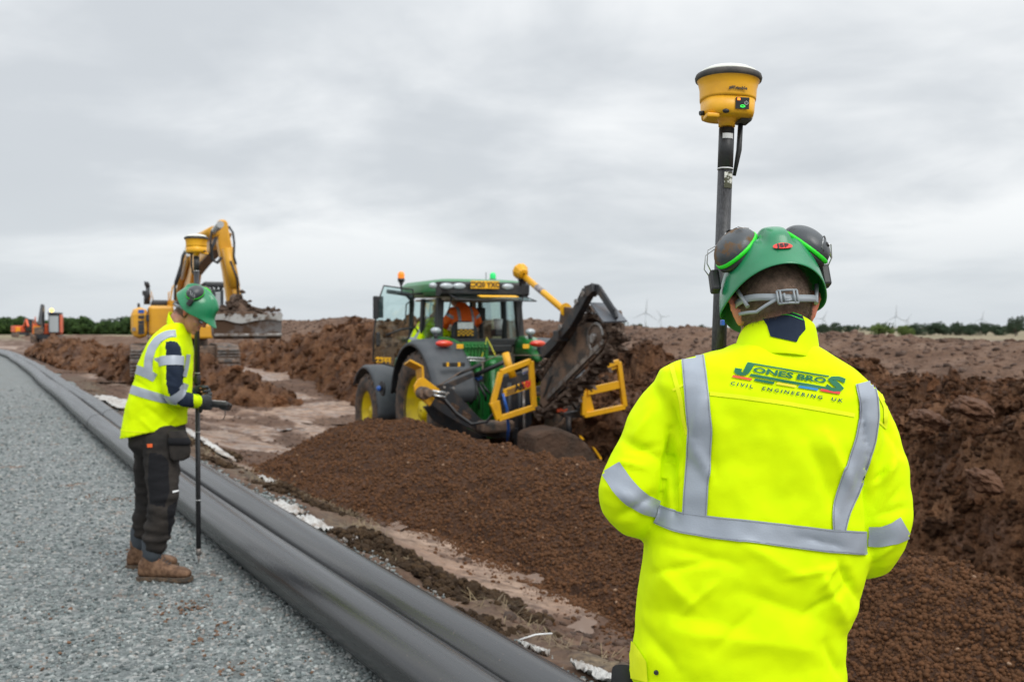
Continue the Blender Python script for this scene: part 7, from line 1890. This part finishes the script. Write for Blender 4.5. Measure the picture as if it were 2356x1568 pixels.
# ------------------------------------------------------------------ the large yellow excavator
EO = P(405, 752, 29.5); EO.z = .12; EZ = math.radians(20.4); FE = Frame(EO, EZ)
exc = empty('excavator', EO, EZ, 'large yellow excavator holding a wide muddy bucket of soil, behind the left man', 'excavator')
def eb(name, px0, py0, px1, py1, y0, dep, m, bevel=.05, parent=exc):
    a, b = FE.ty(px0, py1, y0), FE.ty(px1, py0, y0); mb = MB(); mb.box((a + b) / 2 + V(0, dep / 2, 0), (abs(b.x - a.x), dep, abs(b.z - a.z))); return mb.build(name, m, parent, bevel=bevel)
cwm = eb('counterweight', 301, 706, 342, 779, -1.2, 3.6, kom_y, .22)
eb('engine_house', 341, 703, 400, 772, -1.15, 3.6, kom_y, .08); eb('engine_deck', 348, 690, 388, 704, -.6, 2.6, kom_d, .06)
eb('slew_frame', 395, 745, 492, 779, -1.0, 3.6, kom_y, .06); eb('grille_window', 336, 723, 343.5, 739, -1.23, .04, kom_d, .01); eb('handrail_box', 386, 690, 400, 705, -.9, .5, kom_y, .03)
mb = MB(); a = FE.ty(341, 705, -1.19); mb.box(a - V(0, 0, .5), (.03, .02, .9)); mb.build('panel_gap', kom_d, exc)
for i, py in enumerate((716, 729, 741, 752, 762)):
    q = FE.ty(325, py, -1.205); mb = MB(); mb.box(q, (.16, .01, .10 + .05 * (i > 2))); mb.build('side_marking', kom_d if i else blue_m, cwm, bevel=.02)
q = FE.ty(308, 757, -1.205); mb = MB(); mb.box(q, (.10, .01, .10)); mb.build('emblem', steel_m, cwm)
mb = MB(); mb.cyl(FE.ty(341, 700, .3), FE.ty(340, 658, .3), .06, .06, 10); mb.tube([FE.ty(340, 660, .3), FE.ty(338, 652, .3), FE.ty(332, 652, .3)], .07, 8); mb.build('exhaust', kom_d, exc)
mb = MB(); mb.cyl(FE.ty(334, 700, .3), FE.ty(334, 676, .3), .04, .04, 8); mb.box(FE.ty(334, 674, .3), (.16, .1, .14)); mb.build('camera_post', kom_d, exc); eb('air_intake', 316, 697, 322, 707, 0, .3, kom_d, .02)
mb = MB(); pts = [FE.ty(x, y, -1.0) for x, y in [(392, 745), (392, 690), (397, 660), (402, 655)]]; mb.tube(pts, .025, 6); mb.tube([FE.ty(388, 700, -.9), FE.ty(388, 672, -.9), FE.ty(396, 672, -.9)], .02, 6); mb.tube([FE.ty(345, 690, .2), FE.ty(348, 668, .2), FE.ty(352, 690, .2)], .02, 6); mb.build('handrail', kom_y, exc)
# cab on its left side
eb('cab', 472, 662, 515, 752, -.9, 1.9, kom_d, .08); eb('cab_roof', 468, 648, 517, 662, -1.0, 2.1, kom_d, .06)
eb('cab_window', 478, 668, 509, 745, -.96, .05, glass_d, .01); eb('cab_window', 496, 672, 507, 716, -1.0, .04, lamp_w, .01)
for px in (480, 490, 500): eb('cab_lamp', px, 661, px + 5, 666, -1.08, .06, lamp_w, .01)
# tracks
for sx in (-1, 1):
    mb = MB(); xx = sx * 1.15 + .2; pr = [(y, z) for y, z in [(-2.1, .45), (-1.9, .12), (-1.5, 0), (1.7, 0), (2.1, .12), (2.3, .45), (2.1, .78), (1.7, .92), (-1.5, .92), (-1.9, .78)]]
    mb.prism([V(xx - .3, y, z) for y, z in pr], (.6, 0, 0)); mb.build('track', muddy_steel, exc, bevel=.03)
mb = MB(); mb.box((.2, .1, .62), (1.9, 2.2, .5)); mb.cyl((.2, .1, .8), (.2, .1, 1.1), .7, .7, 20); mb.build('undercarriage', muddy_steel, exc, bevel=.03)
for k in range(10):
    for sx in (-1, 1):
        mb = MB(); mb.box((sx * 1.15 + .2, -2.02 + .0 * k, .10 + .085 * k), (.62, .10, .03)); mb.build('track_shoe', steel_m, exc)
# boom
XB = FE.ty(440, 690, -.9).x
def eX(name, pts, th, m, x=None, bevel=.03, parent=exc):
    x = XB if x is None else x; mb = MB(); mb.prism([FE.tx(a, b, x) for a, b in pts], (th, 0, 0)); return mb.build(name, m, parent, bevel=bevel)
boom = eX('boom', [(408, 705), (418, 655), (428, 600), (438, 577), (465, 556), (492, 530), (500, 535), (488, 572), (460, 602), (440, 628), (432, 690), (428, 712)], .30, kom_y, bevel=.06)
eX('boom_lower_strip', [(488, 575), (460, 606), (442, 632), (443, 624), (461, 597), (487, 568)], .27, muddy_steel, XB + .02, .01, boom)  # brown strip along the lower edge of the boom
# stick
yst = FE.tx(505, 520, XB).y; q = [FE.ty(x, y, yst) for x, y in [(499, 512), (504, 505), (517, 504), (524, 510), (530, 545), (541, 600), (555, 676), (552, 712), (531, 712), (524, 690), (514, 620), (502, 560)]]
mb = MB(); mb.prism(q, (0, .45, 0)); stick = mb.build('stick', kom_y, exc, bevel=.06)
for (nm, pts, r, m) in [('boom_ram', [(405, 700), (428, 592)], .10, kom_y), ('boom_ram_rod', [(420, 640), (433, 585)], .06, shiny_m), ('stick_ram', [(455, 548), (492, 532)], .10, kom_y), ('stick_ram_rod', [(485, 540), (507, 516)], .06, shiny_m)]:
    a, b = FE.tx(pts[0][0], pts[0][1], XB - .1), FE.tx(pts[1][0], pts[1][1], XB - .1); mb = MB(); mb.tube([a, b], r, 12); mb.build(nm, m, exc)
YS = yst - .12
mb = MB(); a, b = FE.ty(523, 570, YS), FE.ty(540, 660, YS); mb.tube([a, b], .10, 12); mb.tube([b, FE.ty(546, 694, YS)], .055, 10); mb.build('bucket_ram', kom_y, exc)
for (pts, r) in [([(526, 520), (536, 535), (539, 560), (538, 590), (543, 608)], .020), ([(498, 545), (487, 572), (489, 598), (500, 604), (510, 592)], .030), ([(487, 530), (484, 560), (486, 590)], .018), ([(404, 655), (414, 630), (420, 590), (430, 570)], .025), ([(402, 690), (403, 650), (416, 610), (424, 585), (436, 572)], .02), ([(530, 600), (546, 640), (549, 690)], .02)]:
    qs = [FE.ty(x, y, YS - .1) for x, y in pts]; mb = MB(); mb.tube(qs, r, 8); mb.build('hydraulic_hose', hose_m, exc)
# linkage and bucket
YK = yst - .1
eb('bucket_link', 532, 676, 560, 712, YK - .25, .6, muddy_steel, .06); 
b0, b1 = FE.ty(492, 740, YK - .9).x, FE.ty(648, 740, YK - .9).x; zt, zb_ = FE.ty(560, 716, YK - .9).z, FE.ty(560, 779, YK - .9).z; hh = zt - zb_
prof = [(.75, .98), (.55, 1.0), (.05, 1.0), (-.02, .96), (-.05, .80), (-.02, .62), (0, .40), (.02, .12), (.0, .0), (.02, -.01), (.10, .10), (.30, .02), (.62, .10), (.86, .42), (.88, .75)]
mb = MB(); mb.prism([V(b0, YK - .9 + y, zb_ + z * hh) for y, z in prof], (b1 - b0, 0, 0)); bk = mb.build('bucket', bucket_m, exc, bevel=.02)
bandm = [FE.ty(x, y, YK - .965) for x, y in [(493, 722)]]
from mathutils import noise as mn
vs = []; n = 40
for k in range(n + 1):
    x = b0 + (b1 - b0) * k / n; zt_ = zt - .10 * hh - .05 * mn.noise(V(x * 3, 0, 0)) * hh; zb2 = zt - .34 * hh + .22 * hh * mn.noise(V(x * 2.2, 4, 0)); vs += [V(x, YK - .962, zt_), V(x, YK - .962 + .012, zb2)]
mb = MB(); mb.add(vs, [(2 * k, 2 * k + 1, 2 * k + 3, 2 * k + 2) for k in range(n)]); mb.build('scraped_band', bucket_w, bk, solid=.008)
mb = MB(); mb.box(V((b0 + b1) / 2, YK - .93, zb_ + .14 * hh), (b1 - b0, .06, .05)); mb.build('cutting_edge', steel_m, bk, bevel=.01)
# soil in the bucket
g = 34; vs = []; fs = []
for i in range(g + 1):
    for j in range(9):
        x = b0 + .03 + (b1 - b0 - .06) * i / g; y = YK - .88 + 1.2 * j / 8; u = i / g; e = math.sin(math.pi * j / 8) ** .5
        z = zt - .06 + e * (.05 + .26 * math.exp(-((u - .40) / .11) ** 2) + .08 * mn.fractal(V(x * 3, y * 3, 0), 1, 2, 4)); vs.append(V(x, y, z))
fs = [(i * 9 + j, (i + 1) * 9 + j, (i + 1) * 9 + j + 1, i * 9 + j + 1) for i in range(g) for j in range(8)]
mb = MB(); mb.add(vs, fs, True); s_o = mb.build('bucket_soil', soil_m, bk); s_o['kind'] = 'stuff'
sp = []
for k in range(600):
    u, w_ = RNG.uniform(0, 1), RNG.uniform(0, 1); i, j = int(u * g), int(w_ * 8); sp.append(vs[i * 9 + j] + Vector(RNG.normal(0, .04, 3)))
so_ = scatter('soil_crumbs', [tuple(p) for p in sp], RNG.uniform(.015, .06, len(sp)), soil_m, None, parent=bk)

# ------------------------------------------------------------------ small machines far left
def mini(label, px, Y, ground, sc_, rz, body, dark, lit, mast=True):
    o = P(px, 752, Y); o.z = ground; r = empty('excavator', o, rz, label, 'excavator')
    def bx(n_, c, d, m, bv=.03, par=r): mb = MB(); mb.box(V(*c) * sc_, (d[0] * sc_, d[1] * sc_, d[2] * sc_)); return mb.build(n_, m, par, bevel=bv)
    for sx in (-1, 1): bx('track', (sx * .95, 0, .35), (.45, 3.0, .7), muddy_steel, .12)
    bx('undercarriage', (0, 0, .55), (1.5, 1.8, .4), dark)
    bx('engine_house', (-.1, .5, 1.25), (2.2, 2.2, .95), body, .1)
    bx('side_panel', (-.75, -.62, 1.15), (.65, .35, .75), amber_x, .06); bx('side_grille', (-.75, -.80, .80), (.5, .05, .2), dark, .01)
    c = bx('cab', (.72, -.45, 1.75), (.95, 1.3, 1.75), dark, .08)
    bx('cab_window', (.72, -1.12, 1.70), (.78, .03, 1.45), lamp_w if lit else glass_d, .01, c); bx('cab_frame', (1.24, -.45, 1.75), (.06, 1.25, 1.6), body, .01, c); bx('cab_roof', (.72, -.45, 2.68), (1.05, 1.4, .12), dark, .03, c)
    def seg(n_, a, b, w_, m): mb = MB(); mb.bar(V(*a) * sc_, V(*b) * sc_, w_ * sc_, w_ * sc_ * 1.2, (0, 1, 0)); mb.build(n_, m, r, bevel=.03)
    if mast:
        seg('boom', (-.25, -.9, 1.0), (-.12, -1.6, 3.35), .30, dark); seg('stick', (-.10, -1.7, 3.4), (-.18, -2.7, 1.6), .26, dark); seg('ram', (-.30, -1.1, 1.3), (-.20, -1.7, 2.6), .14, shiny_m)
        mb = MB(); mb.box(V(-.2, -2.8, 1.1) * sc_, (.7 * sc_, .5 * sc_, .6 * sc_)); mb.build('bucket', muddy_steel, r, bevel=.05)
        seg('front_rail', (-.9, -.7, 1.5), (-.9, -.7, 2.35), .10, body); seg('front_rail', (-.6, -.5, 1.5), (-.5, -.5, 2.2), .10, body)
    else:
        seg('boom', (.1, -.6, 1.6), (.1, -2.0, 2.6), .28, body); seg('stick', (.1, -2.0, 2.6), (.1, -3.0, 1.6), .24, body)
    if lit:
        mb = MB(); mb.ball(V(.45, -.6, 2.95) * sc_, .17, None, 14, 10); mb.build('beacon', beacon_lit, r)
    return r
mini('distant dark and orange digger with upright boom and lit beacon at the far left', 110, 98, 0, 1.08, math.radians(14), orange_x, kom_d, True)
mini('smaller bright orange digger farthest left, in front of the hedge', 51, 150, 0, 1.0, math.radians(40), orange_x, kom_d, False, False)

# ------------------------------------------------------------------ hedge, trees and turbines
hp_ = []
for k in range(15000):
    u = RNG.uniform(0, 1); px = -260 + 900 * u; Y = 205 + RNG.normal() * 2.0
    top = 2.9 + .5 * math.sin(px * .045) + .35 * math.sin(px * .13 + 1); z = RNG.uniform(-1.3, 1) ; x = (px - CX) / F * Y
    hp_.append((x, Y - 1.6 * (1 - abs(z)), -.2 + (z + 1.3) / 2.3 * top + RNG.normal() * .12))
ho = scatter('hedge', hp_, RNG.uniform(.25, .62, len(hp_)), leaf_m, None, sub=1, disp=.6, shape='LEAF')
del ho['kind']; tag(ho, 'long dark green hedge along the far left skyline behind the small diggers', 'hedge')
mb = MB(); 
for k in range(60):
    x = ((-260 + 900 * k / 59) - CX) / F * 205; mb.tube([(x, 205, -.5), (x + .3, 205.2, 1.2), (x + .1, 205, 2.2)], [.10, .07, .03], 5)
hs_ = mb.build('stems', bark_m, ho); hs_['kind'] = 'stuff'
def tree(px, Y, base, h, w_, label, group, m=leaf_far, dens=1.0, trunk=True, name='tree', seed=0):
    rg = np.random.default_rng(seed + int(px)); o = P(px, 752, Y); o.z = base
    r = empty(name, o, 0, label, 'tree', group)
    blobs = [(rg.normal() * w_ * .22, rg.normal() * w_ * .2, h * (.45 + .45 * rg.uniform()), w_ * (.16 + .16 * rg.uniform())) for _ in range(int(11))]
    pts = []; n_ = int(900 * dens)
    for k in range(n_):
        b = blobs[rg.integers(len(blobs))]; v = rg.normal(0, 1, 3); v /= np.linalg.norm(v); rr = b[3] * rg.uniform(.55, 1.0)
        pts.append((b[0] + v[0] * rr, b[1] + v[1] * rr, max(b[2] + v[2] * rr * .8, h * .15)))
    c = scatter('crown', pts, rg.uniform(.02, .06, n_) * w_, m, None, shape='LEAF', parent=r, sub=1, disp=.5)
    del c['kind']
    mb = MB(); mb.tube([(0, 0, -.5), (.02 * h, 0, h * .3), (-.01 * h, 0, h * .6)], [.035 * h, .026 * h, .012 * h], 8)
    for b in blobs[:6]: mb.tube([(0, 0, h * .32), (b[0] * .5, b[1] * .5, (h * .32 + b[2]) / 2), (b[0], b[1], b[2])], [.016 * h, .010 * h, .005 * h], 6)
    mb.build('trunk', bark_m, r)
    return r
Gl, Gr = 'distant trees behind the hedge on the left', 'distant trees on the right skyline'
def th(py, Y): return 1.54 + (752 - py) / F * Y
for (px, top, wpx, lab) in [(18, 726, 30, 'round distant tree at the left edge, behind the small orange digger'), (68, 727, 20, 'small distant tree between the two far diggers'), (241, 733, 26, 'low rounded distant tree at the left end of the group behind the hedge'), (257, 729, 14, 'slender distant tree between two rounder ones behind the hedge'), (277, 724, 30, 'tallest rounded distant tree behind the hedge, left of the yellow excavator'), (305, 727, 30, 'distant tree half hidden by the yellow excavator counterweight'), (330, 729, 26, 'distant tree hidden mostly by the yellow excavator engine house')]:
    Y = 290; tree(px, Y, -1.0, th(top, Y) + 1.0, wpx / F * Y, lab, Gl)
for i, (px, top, wpx, lab) in enumerate([(1462, 745, 34, 'low round bush on the skyline right of the trencher'), (1424, 748, 18, 'tiny shrub just right of the trencher shoe on the skyline'), (1610, 747, 18, 'low bush just left of the survey pole on the skyline'), (1900, 747, 30, 'dark low bush just right of the front man\'s ear'), (1925, 744, 26, 'dark bushy tree second right of the front man\'s head'), (1955, 749, 22, 'small bush third right of the front man\'s head'),
        (2028, 748, 40, 'pale lime green bush on the right skyline'), (2075, 750, 34, 'low dark tree right of the pale lime bush'), (2110, 747, 34, 'dark rounded tree left of the tall clump on the right skyline'), (2140, 745, 34, 'taller dark clump on the right skyline'), (2170, 743, 36, 'dark rounded tree in the middle of the right skyline'), (2205, 746, 36, 'broad low tree right of the middle clump on the right skyline'),
        (2240, 747, 34, 'dark tree below the farthest right turbine'), (2268, 745, 34, 'dark tree right of the farthest right turbine'), (2300, 750, 36, 'low dark tree left of the tall loose tree at the right'), (2340, 744, 36, 'dark tree at the right edge of the picture')]):
    Y = 420; lime_ = 'lime' in lab
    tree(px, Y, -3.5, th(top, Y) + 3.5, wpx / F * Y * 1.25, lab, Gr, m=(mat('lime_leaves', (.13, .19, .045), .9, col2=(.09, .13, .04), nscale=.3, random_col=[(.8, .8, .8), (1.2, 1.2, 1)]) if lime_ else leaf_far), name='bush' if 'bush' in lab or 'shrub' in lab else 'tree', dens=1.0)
tree(2336, 380, -3, th(729, 380) + 3, 42 / F * 380, 'tall loose-crowned tree standing above the others at the far right', Gr, dens=.55, seed=5)
# a far wooded line beyond everything
fw = []
for k in range(9000):
    px = RNG.uniform(-400, 2800); Y = 900 + RNG.normal() * 20; x = (px - CX) / F * Y; hgt = 3.2 + 1.6 * math.sin(px * .02) + 1.2 * math.sin(px * .051 + 2); fw.append((x, Y, -3 + RNG.uniform(0, 1) * max(hgt, 1.5)))
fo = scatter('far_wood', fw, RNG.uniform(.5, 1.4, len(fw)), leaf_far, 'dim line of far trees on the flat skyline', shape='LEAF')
def turbine(px, hub, blade, Y, a0, label):
    base = -20; o = P(px, 752, Y); o.z = base; r = empty('wind_turbine', o, 0, label, 'wind turbine', 'wind turbines on the right skyline'); hz = 1.54 + (752 - hub) / F * Y - base; L_ = blade / F * Y
    mb = MB(); mb.tube([(0, 0, 0), (0, 0, hz)], [L_ * .045 + 1.2, L_ * .03 + .6], 12); mb.build('tower', turbine_m, r)
    mb = MB(); mb.box((0, 0, hz), (3.4, 9, 3.6)); mb.build('nacelle', turbine_m, r, bevel=.4)
    for k in range(3):
        a = math.radians(a0 + 120 * k); d = V(math.sin(a), 0, math.cos(a)); s_ = V(math.cos(a), 0, -math.sin(a)); c = V(0, -6, hz); mb = MB()
        mb.loft([[c + d * L_ * u + s_ * w_ * q[0] + V(0, 1, 0) * w_ * .2 * q[1] for q in ((1, 0), (0, 1), (-1, 0), (0, -1))] for u, w_ in [(.01, 1.2), (.15, 2.0), (.5, 1.3), (.85, .8), (1, .3)]]); mb.build('blade', turbine_m, r)
for (px, hub, bl, Y, a0, lab) in [(1485.6, 718, 33, 3000, 5, 'nearest and clearest wind turbine, right of the trencher'), (1521, 728, 20, 3600, -35, 'smaller wind turbine just right of the clearest one'), (1893, 732, 22, 3600, 28, 'faint wind turbine beside the front man\'s right ear'), (2060, 727, 28, 3300, 2, 'tall faint wind turbine above the pale lime bush'), (2086, 736, 18, 3900, 35, 'small faint wind turbine close right of the taller one'), (2258, 733, 20, 3700, 10, 'faintest wind turbine, farthest right on the skyline')]:
    turbine(px, hub, bl, Y, a0, lab)
# green weeds on the bund
wp = []
for (px, n_) in [(610, 26), (622, 30), (640, 24), (1430, 20), (2040, 16), (590, 14)]:
    for k in range(n_):
        q = P(px + RNG.normal() * 8, 747, 62); q.z = float(bund_h(np.array([q.x]), np.array([q.y]))[0]); q.z = max(q.z, th(750, 62)) + RNG.uniform(-.15, .18); wp.append(tuple(q))
scatter('weeds', wp, RNG.uniform(.05, .14, len(wp)), leaf_m, 'few green weeds on the crest of the topsoil bund', shape='LEAF')
